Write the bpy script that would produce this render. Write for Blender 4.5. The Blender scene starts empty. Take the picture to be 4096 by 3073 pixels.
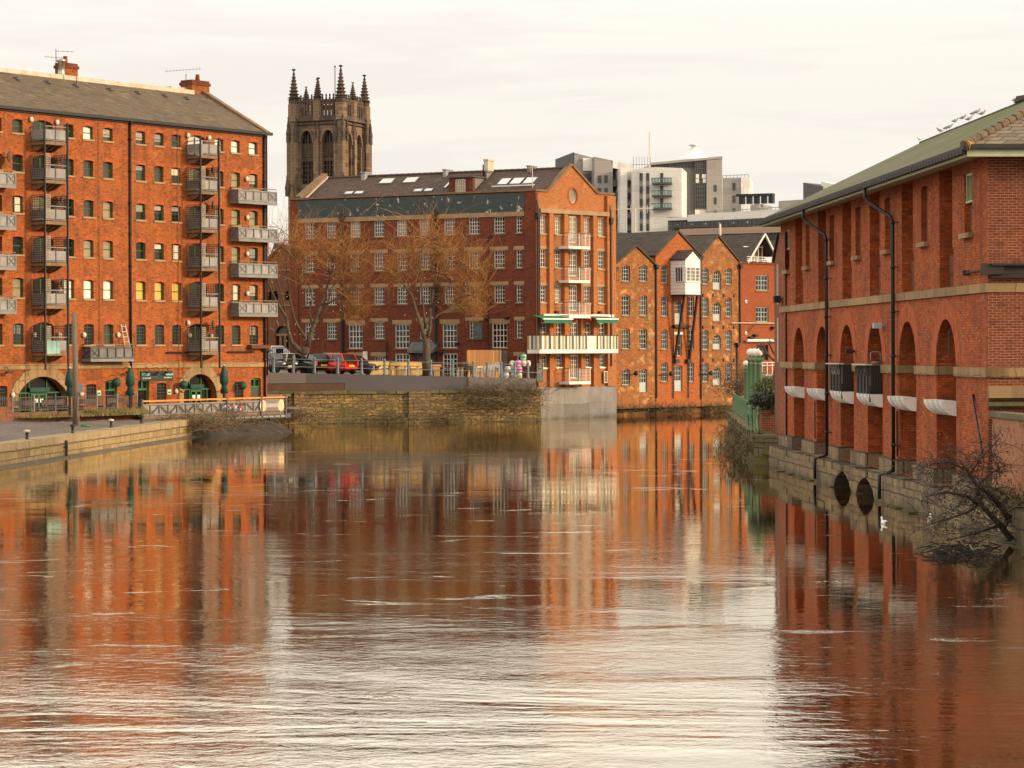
import bpy, math, random
from math import sin, cos, pi, sqrt, atan2, radians, hypot
from mathutils import Vector, Matrix
from mathutils.geometry import delaunay_2d_cdt
R = random.Random(11)
SC = bpy.context.scene
COL = SC.collection
# ---------------------------------------------------------------- survey of the place: pixel + distance -> metres
F, CX, HY, HC, TH = 2450.0, 512.0, 350.0, 5.2, .0038
def ray(px, py):
    a, b = px-CX, HY-py
    return (a+b*TH)/F, (b-a*TH)/F
def at(px, py, D):
    r = ray(px, py); return Vector((r[0]*D, D, HC+r[1]*D))
def atz(px, py, z):
    r = ray(px, py); D = (z-HC)/r[1]; return Vector((r[0]*D, D, z))

# ---------------------------------------------------------------- materials
MATS = {}
def newmat(name):
    m = bpy.data.materials.new(name); m.use_nodes = True
    nt = m.node_tree; nt.nodes.clear()
    o = nt.nodes.new('ShaderNodeOutputMaterial'); p = nt.nodes.new('ShaderNodeBsdfPrincipled')
    nt.links.new(p.outputs[0], o.inputs[0]); MATS[name] = m
    return m, nt, p
def N(nt, t, **k):
    n = nt.nodes.new(t)
    for a, b in k.items(): setattr(n, a, b)
    return n
def mix(nt, a, b, fac, mode='MIX'):
    n = N(nt, 'ShaderNodeMix', data_type='RGBA', blend_type=mode)
    for s, v in ((6, a), (7, b), (0, fac)):
        if hasattr(v, 'is_linked') or hasattr(v, 'links'): nt.links.new(v, n.inputs[s])
        else: n.inputs[s].default_value = (*v, 1) if isinstance(v, tuple) else v
    return n.outputs[2]
def noise(nt, vec, scale, detail=5, rough=.6, dist=0):
    n = N(nt, 'ShaderNodeTexNoise'); n.inputs['Scale'].default_value = scale
    n.inputs['Detail'].default_value = detail; n.inputs['Roughness'].default_value = rough
    n.inputs['Distortion'].default_value = dist
    if vec is not None: nt.links.new(vec, n.inputs['Vector'])
    return n.outputs['Fac']
def ramp(nt, v, a, b, lo=0., hi=1.):
    n = N(nt, 'ShaderNodeMapRange'); nt.links.new(v, n.inputs[0])
    n.inputs[1].default_value = a; n.inputs[2].default_value = b
    n.inputs[3].default_value = lo; n.inputs[4].default_value = hi
    return n.outputs[0]
def objco(nt): return N(nt, 'ShaderNodeTexCoord').outputs['Object']
def scaled(nt, v, s):
    n = N(nt, 'ShaderNodeMapping'); n.inputs['Scale'].default_value = s; nt.links.new(v, n.inputs[0]); return n.outputs[0]
def bump(nt, p, h, dist, strength=.6):
    b = N(nt, 'ShaderNodeBump'); b.inputs['Strength'].default_value = strength; b.inputs['Distance'].default_value = dist
    nt.links.new(h, b.inputs['Height']); nt.links.new(b.outputs[0], p.inputs['Normal'])
def pbr(name, col, rough=.6, var=.25, sc=3., metal=0., col2=None, streak=False, spec=.4):
    m, nt, p = newmat(name); c = objco(nt)
    if streak: c2 = scaled(nt, c, (4, 4, .5))
    else: c2 = c
    f = ramp(nt, noise(nt, c2, sc, 6), .3, .7)
    d = col2 or tuple(x*(1-var) for x in col)
    u = tuple(min(1, x*(1+var*.35)) for x in col)
    nt.links.new(mix(nt, d, u, f), p.inputs['Base Color'])
    p.inputs['Roughness'].default_value = rough; p.inputs['Metallic'].default_value = metal
    p.inputs['Specular IOR Level'].default_value = spec
    return m
def masonry(name, cols, mortar, bw=.235, bh=.078, ms=.008, patch=.5, pcol=(.05, .035, .025), pscale=.5, blot=None, bumpd=.01,
            rough=.85, streak=None, offs=.5, zs=1., damp=None, wob=.25):
    wobk = wob
    """courses of brick or stone; damp=(z, height): green-black staining above the waterline"""
    m, nt, p = newmat(name); c = objco(nt)
    s = N(nt, 'ShaderNodeSeparateXYZ'); nt.links.new(c, s.inputs[0])
    a = N(nt, 'ShaderNodeMath', operation='ADD'); nt.links.new(s.outputs[0], a.inputs[0]); nt.links.new(s.outputs[1], a.inputs[1])
    z = N(nt, 'ShaderNodeMath', operation='MULTIPLY'); nt.links.new(s.outputs[2], z.inputs[0]); z.inputs[1].default_value = zs
    v = N(nt, 'ShaderNodeCombineXYZ'); nt.links.new(a.outputs[0], v.inputs[0]); nt.links.new(z.outputs[0], v.inputs[1])
    wob = N(nt, 'ShaderNodeVectorMath', operation='ADD'); nt.links.new(v.outputs[0], wob.inputs[0])
    nn = N(nt, 'ShaderNodeTexNoise'); nn.inputs['Scale'].default_value = 2.5; nt.links.new(v.outputs[0], nn.inputs['Vector'])
    ws = N(nt, 'ShaderNodeVectorMath', operation='SCALE'); nt.links.new(nn.outputs['Color'], ws.inputs[0]); ws.inputs['Scale'].default_value = bh*wobk
    nt.links.new(ws.outputs[0], wob.inputs[1])
    def bt(c1, c2, mo, bias):
        b = N(nt, 'ShaderNodeTexBrick'); nt.links.new(wob.outputs[0], b.inputs['Vector'])
        b.offset = offs
        if wobk > 1: b.squash = .65; b.squash_frequency = 3; b.offset_frequency = 2
        b.inputs['Color1'].default_value = (*c1, 1); b.inputs['Color2'].default_value = (*c2, 1); b.inputs['Mortar'].default_value = (*mo, 1)
        b.inputs['Scale'].default_value = 1; b.inputs['Mortar Size'].default_value = ms; b.inputs['Mortar Smooth'].default_value = .3
        b.inputs['Bias'].default_value = bias; b.inputs['Brick Width'].default_value = bw; b.inputs['Row Height'].default_value = bh
        return b
    b1 = bt(cols[0], cols[1], mortar, 0)
    colr = b1.outputs['Color']
    if len(cols) > 2:
        b2 = bt(cols[1], cols[2], mortar, -.2)
        colr = mix(nt, colr, b2.outputs['Color'], ramp(nt, noise(nt, v.outputs[0], 1.7, 4, .7), .42, .6))
    # single odd bricks
    w = N(nt, 'ShaderNodeTexWhiteNoise', noise_dimensions='2D')
    q = N(nt, 'ShaderNodeVectorMath', operation='DIVIDE'); nt.links.new(wob.outputs[0], q.inputs[0]); q.inputs[1].default_value = (bw, bh, 1)
    fl = N(nt, 'ShaderNodeVectorMath', operation='FLOOR'); nt.links.new(q.outputs[0], fl.inputs[0]); nt.links.new(fl.outputs[0], w.inputs['Vector'])
    colr = mix(nt, colr, pcol, ramp(nt, w.outputs['Value'], .74, 1., 0, .75))
    # weathering
    f = ramp(nt, noise(nt, c, pscale, 8, .65), .46, .72, 0, patch)
    colr = mix(nt, colr, pcol, f)
    if blot:
        f = ramp(nt, noise(nt, c, blot[1], 5, .6, .5), blot[2], blot[2]+.12, 0, blot[3])
        colr = mix(nt, colr, blot[0], f)
    if streak:
        f = ramp(nt, noise(nt, scaled(nt, c, (1.6, 1.6, .12)), streak[1], 6, .7), .5, .75, 0, streak[2])
        colr = mix(nt, colr, streak[0], f)
    if damp:
        zz = N(nt, 'ShaderNodeMath', operation='ADD'); nt.links.new(s.outputs[2], zz.inputs[0])
        n2 = N(nt, 'ShaderNodeMath', operation='MULTIPLY'); nt.links.new(noise(nt, c, 1.2, 5), n2.inputs[0]); n2.inputs[1].default_value = damp[1]
        nt.links.new(n2.outputs[0], zz.inputs[1])
        colr = mix(nt, colr, damp[2], ramp(nt, zz.outputs[0], damp[0]+damp[1]*.9, damp[0]+damp[1]*.4, 0, damp[3]))
    nt.links.new(colr, p.inputs['Base Color']); p.inputs['Roughness'].default_value = rough
    p.inputs['Specular IOR Level'].default_value = .25
    inv = N(nt, 'ShaderNodeMath', operation='SUBTRACT'); inv.inputs[0].default_value = 1; nt.links.new(b1.outputs['Fac'], inv.inputs[1])
    ad = N(nt, 'ShaderNodeMath', operation='ADD'); nt.links.new(inv.outputs[0], ad.inputs[0]); nt.links.new(noise(nt, c, 14, 3), ad.inputs[1])
    bump(nt, p, ad.outputs[0], bumpd)
    return m

BRK_L = masonry('brick_left', [(.45, .115, .022), (.26, .058, .015), (.54, .175, .034)], (.26, .10, .038), patch=.8, pcol=(.13, .042, .016), pscale=.6,
                blot=((.52, .22, .07), .9, .61, .5), streak=((.10, .034, .015), 1.0, .65))
BRK_RED = masonry('brick_voussoir', [(.46, .10, .025), (.36, .07, .02)], (.3, .1, .04), bw=.078, bh=.3, patch=.2, pcol=(.15, .04, .02))
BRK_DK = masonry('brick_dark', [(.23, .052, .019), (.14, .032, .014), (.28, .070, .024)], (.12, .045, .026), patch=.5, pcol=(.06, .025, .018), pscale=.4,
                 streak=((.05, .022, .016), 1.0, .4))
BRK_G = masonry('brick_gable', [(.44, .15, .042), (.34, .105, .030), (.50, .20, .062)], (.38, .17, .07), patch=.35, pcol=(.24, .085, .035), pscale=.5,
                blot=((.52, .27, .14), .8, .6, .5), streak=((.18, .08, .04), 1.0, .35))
BRK_BR = masonry('brick_brown', [(.36, .135, .034), (.18, .06, .020), (.48, .205, .05)], (.33, .16, .06), patch=.6, pcol=(.12, .055, .028), pscale=.6,
                 blot=((.54, .28, .09), 1.3, .55, .8), streak=((.36, .085, .022), .7, .5), damp=(0, 2.2, (.07, .06, .03), .8))
BRK_OR = masonry('brick_bay', [(.44, .115, .024), (.31, .075, .018), (.50, .16, .038)], (.34, .12, .045), patch=.45, pcol=(.16, .06, .025), pscale=.5,
                 blot=((.45, .2, .08), 1.0, .62, .5), damp=(0, 2.2, (.07, .06, .03), .8))
BRK_MOD = masonry('brick_modern', [(.34, .08, .024), (.26, .058, .018)], (.24, .08, .035), patch=.5, pcol=(.2, .055, .025), pscale=.3)
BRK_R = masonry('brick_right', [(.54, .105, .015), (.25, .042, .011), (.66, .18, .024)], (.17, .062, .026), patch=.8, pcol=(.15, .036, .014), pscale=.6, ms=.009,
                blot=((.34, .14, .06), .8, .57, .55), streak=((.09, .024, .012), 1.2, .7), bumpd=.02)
BRK_RE = masonry('brick_end', [(.20, .044, .018), (.145, .032, .016), (.24, .06, .022)], (.34, .18, .10), patch=.45, pcol=(.10, .03, .018), pscale=.5, ms=.010, bumpd=.02)  # end wall's own darker brick, deepened further to carry its shade
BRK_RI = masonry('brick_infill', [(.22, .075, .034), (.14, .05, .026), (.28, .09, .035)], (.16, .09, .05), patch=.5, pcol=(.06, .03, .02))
BRK_FW = masonry('brick_banded', [(.30, .10, .04), (.38, .17, .085), (.20, .06, .025)], (.34, .19, .11), patch=.3, pcol=(.14, .05, .03), bh=.16, bw=.12,
                 blot=((.40, .22, .12), 2.2, .54, .35))
BRK_CH = masonry('brick_chapel', [(.22, .085, .04), (.17, .06, .03)], (.18, .085, .05), patch=.4, pcol=(.09, .04, .024))
ST_Q = masonry('stone_quay', [(.36, .25, .105), (.28, .19, .085), (.42, .30, .14)], (.10, .075, .04), bw=.95, bh=.36, ms=.022, patch=.5, pcol=(.17, .12, .06), pscale=.6,
               streak=((.075, .06, .035), 1.1, .75), bumpd=.05, damp=(-.05, .32, (.075, .058, .035), .95))
ST_RW = masonry('stone_river', [(.42, .26, .085), (.16, .11, .055), (.58, .35, .10)], (.06, .043, .024), bw=.62, bh=.23, ms=.03, patch=.85, pcol=(.09, .07, .038), pscale=.35, wob=2.0,
                blot=((.10, .09, .028), .45, .53, .6), streak=((.09, .065, .035), .8, .6), bumpd=.06, damp=(-.05, 1.2, (.065, .055, .03), .9))
ST_R = masonry('stone_right', [(.28, .195, .10), (.17, .125, .075), (.34, .24, .12)], (.06, .045, .03), bw=1.15, bh=.5, ms=.03, patch=.6, pcol=(.08, .06, .045), pscale=.7,
               streak=((.05, .04, .032), 1.3, .7), blot=((.15, .13, .035), .9, .56, .6), bumpd=.06, damp=(-.05, .8, (.045, .042, .018), .9))
ST_MOSS = masonry('stone_moss', [(.17, .13, .07), (.12, .095, .05)], (.05, .045, .025), bw=1.0, bh=.42, ms=.03, patch=.6, pcol=(.06, .05, .03),
                  blot=((.105, .092, .018), 1.0, .46, .9), bumpd=.08, damp=(-.05, .6, (.04, .045, .015), .9))
ST_T = masonry('stone_tower', [(.26, .175, .105), (.20, .135, .082), (.31, .21, .122)], (.15, .10, .065), bw=1.1, bh=.45, ms=.03, patch=.5, pcol=(.09, .06, .042), pscale=.25,
               streak=((.08, .055, .04), .7, .45), bumpd=.05)
ST_TD = pbr('stone_soot', (.10, .068, .046), .9, .5, 1.2, col2=(.045, .032, .024))
ST_B = masonry('stone_band', [(.35, .225, .10), (.27, .17, .078)], (.14, .09, .05), bw=1.5, bh=.9, ms=.02, patch=.4, pcol=(.2, .12, .06), streak=((.12, .08, .05), 1.8, .7))
ST_L = pbr('stone_lintel', (.34, .225, .115), .85, .35, 1.5)
ST_LD = pbr('stone_lintel_dark', (.20, .12, .065), .85, .35, 1.5)
SLATE = masonry('slate', [(.145, .098, .056), (.10, .07, .043), (.185, .13, .072)], (.055, .042, .032), bw=.5, bh=.3, ms=.02, patch=.5, pcol=(.06, .045, .034),
                blot=((.22, .17, .085), 1.2, .56, .5), zs=1.9, pscale=.3, bumpd=.02)
SLATE_M = masonry('slate_mid', [(.10, .062, .046), (.075, .05, .04), (.13, .085, .06)], (.05, .035, .03), bw=.5, bh=.3, ms=.02, patch=.5, pcol=(.055, .038, .03), zs=1.9,
                  blot=((.15, .11, .075), 1.4, .58, .5), bumpd=.02)
SLATE_G = masonry('slate_grey', [(.10, .072, .054), (.066, .05, .04), (.13, .095, .07)], (.04, .034, .03), bw=.5, bh=.3, ms=.02, patch=.5, pcol=(.05, .04, .034), zs=1.5,
                  blot=((.13, .11, .08), .9, .6, .5), bumpd=.02)
SLATE_MOSS = masonry('slate_moss', [(.20, .165, .105), (.14, .12, .08), (.25, .205, .13)], (.07, .06, .04), bw=.42, bh=.24, ms=.02, patch=.5, pcol=(.13, .105, .07), zs=2.2,
                     blot=((.10, .11, .022), .35, .44, .85), bumpd=.02)
SLATE_END = masonry('slate_end', [(.22, .165, .115), (.17, .13, .095)], (.05, .04, .03), bw=.55, bh=.26, ms=.025, patch=.3, pcol=(.12, .09, .06), zs=2.2, bumpd=.02)
BLACK = pbr('black_iron', (.014, .012, .011), .5, .3)
GREY = pbr('grey_steel', (.21, .20, .19), .55, .25, 2.)
GREYD = pbr('grey_steel_dark', (.085, .078, .072), .55, .3, 2.)
PANEL = pbr('pale_panel', (.27, .255, .235), .6, .3, 1.2)
WHITE = pbr('white_paint', (.72, .68, .61), .5, .25, 1.2)
WHITEC = pbr('white_cap', (.50, .45, .37), .6, .35, 1.2, col2=(.42, .33, .2))
CREAM = pbr('cream_paint', (.62, .53, .42), .5, .15)
LBLUE = pbr('grey_blue_paint', (.40, .42, .40), .5, .15)
GREEN = pbr('green_paint', (.02, .13, .035), .45, .25)
GREEND = pbr('green_dark', (.008, .055, .035), .6, .4, 4.)
GREENL = pbr('lamp_green', (.10, .175, .085), .5, .2, 2.)
GREENF = pbr('sage_fascia', (.40, .42, .25), .5, .15)
GREENE = pbr('sage_shaded', (.15, .21, .115), .5, .15)  # shaded copy of the sage green, shade in its colour; on recessed doors
TAN = pbr('tan_timber', (.22, .125, .06), .7, .35, 2.)
LATT = pbr('lattice_timber', (.10, .066, .044), .8, .3, 3.)
LATTP = pbr('lattice_pale', (.42, .34, .25), .8, .3, 3.)
ORANGE = pbr('orange_rail', (.80, .24, .03), .45, .15)
CONC = masonry('concrete', [(.25, .225, .20), (.21, .185, .165)], (.15, .13, .115), bw=2.9, bh=1.25, ms=.012, patch=.6, pcol=(.13, .115, .10), pscale=.5, offs=0.,
               streak=((.11, .09, .07), .9, .6), damp=(-.1, 1.0, (.07, .062, .035), .9), bumpd=.01)
GREYWALL = pbr('grey_render', (.085, .074, .074), .8, .14, .5)
GREYWALL2 = pbr('grey_render_pale', (.15, .125, .115), .8, .14, .5)
BROWNR = pbr('brown_render', (.10, .055, .036), .85, .35, .8)
TEAL = None
GLASS = {}
def glass(name, col, rough=.08, col2=None, sc=.9, spec=.5):
    m, nt, p = newmat('glass_'+name); c = objco(nt)
    f = ramp(nt, noise(nt, scaled(nt, c, (1, 1, .6)), sc, 4), .35, .65)
    nt.links.new(mix(nt, col, col2 or tuple(x*.45 for x in col), f), p.inputs['Base Color'])
    p.inputs['Roughness'].default_value = rough; p.inputs['Specular IOR Level'].default_value = spec
    GLASS[name] = m
glass('dark', (.018, .016, .013)); glass('mid', (.03, .027, .021)); glass('grey', (.075, .066, .05), col2=(.035, .03, .022)); glass('pale', (.34, .285, .18), col2=(.20, .165, .10))
glass('white', (.80, .76, .68), col2=(.66, .62, .55)); glass('yellow', (.62, .42, .10), col2=(.50, .33, .07)); glass('blue', (.05, .075, .075)); glass('sky', (.62, .60, .53), .05, (.52, .5, .45))  # 'sky' panes hold a bright sky reflection in their base colour
glass('warm', (.10, .06, .03), col2=(.03, .02, .015)); glass('far', (.055, .06, .055)); glass('aqua', (.30, .5, .42)); glass('skylight', (.66, .65, .62), .1, (.5, .5, .5))

# ---------------------------------------------------------------- mesh building
class MB:
    def __init__(s, m=None): s.v = []; s.f = []; s.mi = []; s.mats = []; s.c = 0; s.sm = []; s.smooth = False; s.use(m)
    def use(s, m):
        if m is None: return s
        if m not in s.mats: s.mats.append(m)
        s.c = s.mats.index(m); return s
    def face(s, pts):
        n = len(s.v); s.v += [tuple(p) for p in pts]; s.f.append(tuple(range(n, n+len(pts)))); s.mi.append(s.c); s.sm.append(s.smooth)
    def raw(s, vs, fs):
        n = len(s.v); s.v += [tuple(p) for p in vs]
        for f in fs: s.f.append(tuple(n+i for i in f)); s.mi.append(s.c); s.sm.append(s.smooth)
    def box(s, x0, x1, y0, y1, z0, z1):
        s.raw([(x0, y0, z0), (x1, y0, z0), (x1, y1, z0), (x0, y1, z0), (x0, y0, z1), (x1, y0, z1), (x1, y1, z1), (x0, y1, z1)],
              [(0, 3, 2, 1), (4, 5, 6, 7), (0, 1, 5, 4), (1, 2, 6, 5), (2, 3, 7, 6), (3, 0, 4, 7)]); return s
    def beam(s, p, q, w, h=None):
        p, q = Vector(p), Vector(q); d = (q-p).normalized(); h = h or w
        up = Vector((0, 0, 1)) if abs(d.z) < .9 else Vector((0, 1, 0))
        a = d.cross(up).normalized()*w/2; b = d.cross(a).normalized()*h/2
        s.raw([p-a-b, p+a-b, p+a+b, p-a+b, q-a-b, q+a-b, q+a+b, q-a+b],
              [(0, 1, 2, 3), (7, 6, 5, 4), (0, 4, 5, 1), (1, 5, 6, 2), (2, 6, 7, 3), (3, 7, 4, 0)]); return s
    def prism(s, pts, y0, y1):
        """(x,z) outline pushed from y0 to y1"""
        n = len(pts); s.raw([(x, y0, z) for x, z in pts]+[(x, y1, z) for x, z in pts],
              [tuple(range(n)), tuple(range(2*n-1, n-1, -1))]+[(i, i+n, (i+1) % n+n, (i+1) % n) for i in range(n)]); return s
    def slab(s, pts, z0, z1):
        n = len(pts); s.raw([(x, y, z0) for x, y in pts]+[(x, y, z1) for x, y in pts],
              [tuple(range(n-1, -1, -1)), tuple(range(n, 2*n))]+[(i, (i+1) % n, (i+1) % n+n, i+n) for i in range(n)]); return s
    def sheet(s, pts, t):
        """a flat polygon given real thickness along its normal"""
        P = [Vector(p) for p in pts]; nrm = (P[1]-P[0]).cross(P[2]-P[0]).normalized()*t
        n = len(P); s.raw(P+[p-nrm for p in P], [tuple(range(n)), tuple(range(2*n-1, n-1, -1))]+[(i, i+n, (i+1) % n+n, (i+1) % n) for i in range(n)]); return s
    def path(s, pts, rad, n=6, cap=True):
        P = [Vector(p) for p in pts]; vs = []; fs = []
        a = None
        for i, p in enumerate(P):
            d = (P[min(i+1, len(P)-1)]-P[max(i-1, 0)]).normalized()
            if a is None: a = d.orthogonal().normalized()
            a = (a-d*a.dot(d)); a = a.normalized() if a.length > 1e-6 else d.orthogonal().normalized()
            b = d.cross(a); r = rad[i] if isinstance(rad, (list, tuple)) else rad
            vs += [p+(a*cos(2*pi*k/n)+b*sin(2*pi*k/n))*r for k in range(n)]
        for i in range(len(P)-1):
            for k in range(n): fs.append((i*n+k, i*n+(k+1) % n, (i+1)*n+(k+1) % n, (i+1)*n+k))
        if cap: fs += [tuple(range(n-1, -1, -1)), tuple(range((len(P)-1)*n, len(P)*n))]
        s.raw(vs, fs); return s
    def lathe(s, prof, c=(0, 0, 0), n=10):
        vs = []; fs = []
        for r, z in prof: vs += [(c[0]+r*cos(2*pi*k/n), c[1]+r*sin(2*pi*k/n), c[2]+z) for k in range(n)]
        for i in range(len(prof)-1):
            for k in range(n): fs.append((i*n+k, i*n+(k+1) % n, (i+1)*n+(k+1) % n, (i+1)*n+k))
        fs += [tuple(range(n-1, -1, -1)), tuple(range((len(prof)-1)*n, len(prof)*n))]
        s.raw(vs, fs); return s
    def ball(s, c, r, n=10, sx=1, sy=1, sz=1):
        vs = [(c[0], c[1], c[2]-r*sz)]; fs = []; m = max(4, n//2)
        for i in range(1, m):
            t = -pi/2+pi*i/m
            vs += [(c[0]+r*sx*cos(t)*cos(2*pi*k/n), c[1]+r*sy*cos(t)*sin(2*pi*k/n), c[2]+r*sz*sin(t)) for k in range(n)]
        vs.append((c[0], c[1], c[2]+r*sz)); L = len(vs)-1
        for k in range(n):
            fs.append((0, 1+(k+1) % n, 1+k)); fs.append((L, L-n+k, L-n+(k+1) % n))
            for i in range(m-2): fs.append((1+i*n+k, 1+i*n+(k+1) % n, 1+(i+1)*n+(k+1) % n, 1+(i+1)*n+k))
        s.raw(vs, fs); return s
    def mesh(s, name):
        me = bpy.data.meshes.new(name); me.from_pydata(s.v, [], s.f)
        for m in s.mats: me.materials.append(m)
        if len(s.mats) > 1: me.polygons.foreach_set('material_index', s.mi)
        if any(s.sm): me.polygons.foreach_set('use_smooth', s.sm)
        me.update(); return me

MW = {}
def T(x=0, y=0, z=0): return Matrix.Translation((x, y, z))
def pose(loc, rz=0): return Matrix.Translation(loc) @ Matrix.Rotation(rz, 4, 'Z')
def tag(o, label=None, cat=None, group=None, kind=None):
    for k, v in (('label', label), ('category', cat), ('group', group), ('kind', kind)):
        if v: o[k] = v
    return o
def thing(name, label, cat, M=None, group=None, mesh=None):
    o = bpy.data.objects.new(name, mesh); COL.objects.link(o)
    M = M if M is not None else Matrix(); o.matrix_basis = M; MW[o] = M
    if mesh is None: o.empty_display_size = .3
    return tag(o, label, cat, group)
def part(name, mesh, parent, M=None, label=None):
    if isinstance(mesh, MB): mesh = mesh.mesh(name)
    o = bpy.data.objects.new(name, mesh); COL.objects.link(o); o.parent = parent
    M = M if M is not None else MW[parent]
    o.matrix_basis = MW[parent].inverted() @ M; MW[o] = M
    if label: o['label'] = label
    return o
def copy_tree(o, M, label=None, group=None):
    c = o.copy(); COL.objects.link(c); c.matrix_basis = M; MW[c] = M
    if label: c['label'] = label
    if group: c['group'] = group
    for ch in list(o.children):
        d = ch.copy(); COL.objects.link(d); d.parent = c
        for g in list(ch.children):
            e = g.copy(); COL.objects.link(e); e.parent = d
    return c
def struct(name, mb, M=None):
    o = bpy.data.objects.new(name, mb.mesh(name)); COL.objects.link(o); o['kind'] = 'structure'
    if M is not None: o.matrix_basis = M
    return o

class Fac:
    """a vertical wall plane through two surveyed points: x along it, y into the building, z up"""
    def __init__(s, x0, D0, x1, D1):
        a, b = at(x0, HY, D0), at(x1, HY, D1)
        s.o = Vector((a.x, a.y)); d = Vector((b.x-a.x, b.y-a.y)); s.L = d.length; s.d = d.normalized()
        s.rz = atan2(s.d.y, s.d.x); s.M = pose((a.x, a.y, 0), s.rz)
    def uz(s, px, py, off=0):
        rx, rz = ray(px, py); n = Vector((-s.d.y, s.d.x)); o = s.o+n*off
        D = o.dot(n)/(rx*n.x+n.y)
        return (Vector((rx*D, D))-o).dot(s.d), HC+rz*D
    def u(s, px, py=300, off=0): return s.uz(px, py, off)[0]
    def z(s, px, py, off=0): return s.uz(px, py, off)[1]
    def at(s, u=0, y=0, z=0): return s.M @ T(u, y, z)

def arch(u0, u1, z0, z1, rise=0, n=8):
    p = [(u0, z0), (u1, z0)]
    if rise <= 0: return p+[(u1, z1), (u0, z1)]
    w = (u1-u0)/2; r = (w*w+rise*rise)/(2*rise); c = (u0+u1)/2; zc = z1-r
    a = math.asin(min(1, w/r)) if rise < w+1e-6 else pi/2
    return p+[(c+r*sin(a-2*a*k/n), zc+r*cos(a-2*a*k/n)) for k in range(n+1)]
def pointed(u0, u1, z0, z1, n=6):
    w = u1-u0; zs = z1-w*.9
    r = [(u1-w/2*(k/n)**1.6, zs+w*.9*sin(pi/2*k/n)) for k in range(n+1)]
    l = [(u0+w/2*(k/n)**1.6, zs+w*.9*sin(pi/2*k/n)) for k in range(n-1, -1, -1)]
    return [(u0, z0), (u1, z0)]+r+l
def inpoly(x, y, P):
    c = False; j = len(P)-1
    for i in range(len(P)):
        if (P[i][1] > y) != (P[j][1] > y) and x < (P[j][0]-P[i][0])*(y-P[i][1])/(P[j][1]-P[i][1])+P[i][0]: c = not c
        j = i
    return c
def wall(mb, outline, holes, reveal, back, rmat=None, y=0., inner=None, chamfer=.0):
    """front face with real openings, their reveals, and the body behind"""
    pts = []; edges = []
    for P in [outline]+holes:
        n = len(pts); pts += [Vector(p) for p in P]; edges += [(n+i, n+(i+1) % len(P)) for i in range(len(P))]
    vs, es, fs, *_ = delaunay_2d_cdt(pts, edges, [], 0, 1e-5)
    bb = [(min(p[0] for p in h), max(p[0] for p in h), min(p[1] for p in h), max(p[1] for p in h), h) for h in holes]
    out = []
    for f in fs:
        cx = sum(vs[i].x for i in f)/len(f); cy = sum(vs[i].y for i in f)/len(f)
        if not inpoly(cx, cy, outline): continue
        if any(b[0] < cx < b[1] and b[2] < cy < b[3] and inpoly(cx, cy, b[4]) for b in bb): continue
        out.append(tuple(f))
    m0 = mb.c
    mb.raw([(p.x, y, p.y) for p in vs], out)
    n = len(outline)
    if back: 
        mb.raw([(a, y, b) for a, b in outline]+[(a, y+back, b) for a, b in outline],
               [(i, i+n, (i+1) % n+n, (i+1) % n) for i in range(n)]+[tuple(range(2*n-1, n-1, -1))])
    if rmat: mb.use(rmat)
    for k, h in enumerate(holes):
        d = reveal[k] if isinstance(reveal, list) else reveal
        m = len(h)
        mb.raw([(a, y, b) for a, b in h]+[(a, y+d, b) for a, b in h], [(i, (i+1) % m, (i+1) % m+m, i+m) for i in range(m)])
    mb.c = m0
    return mb

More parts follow.
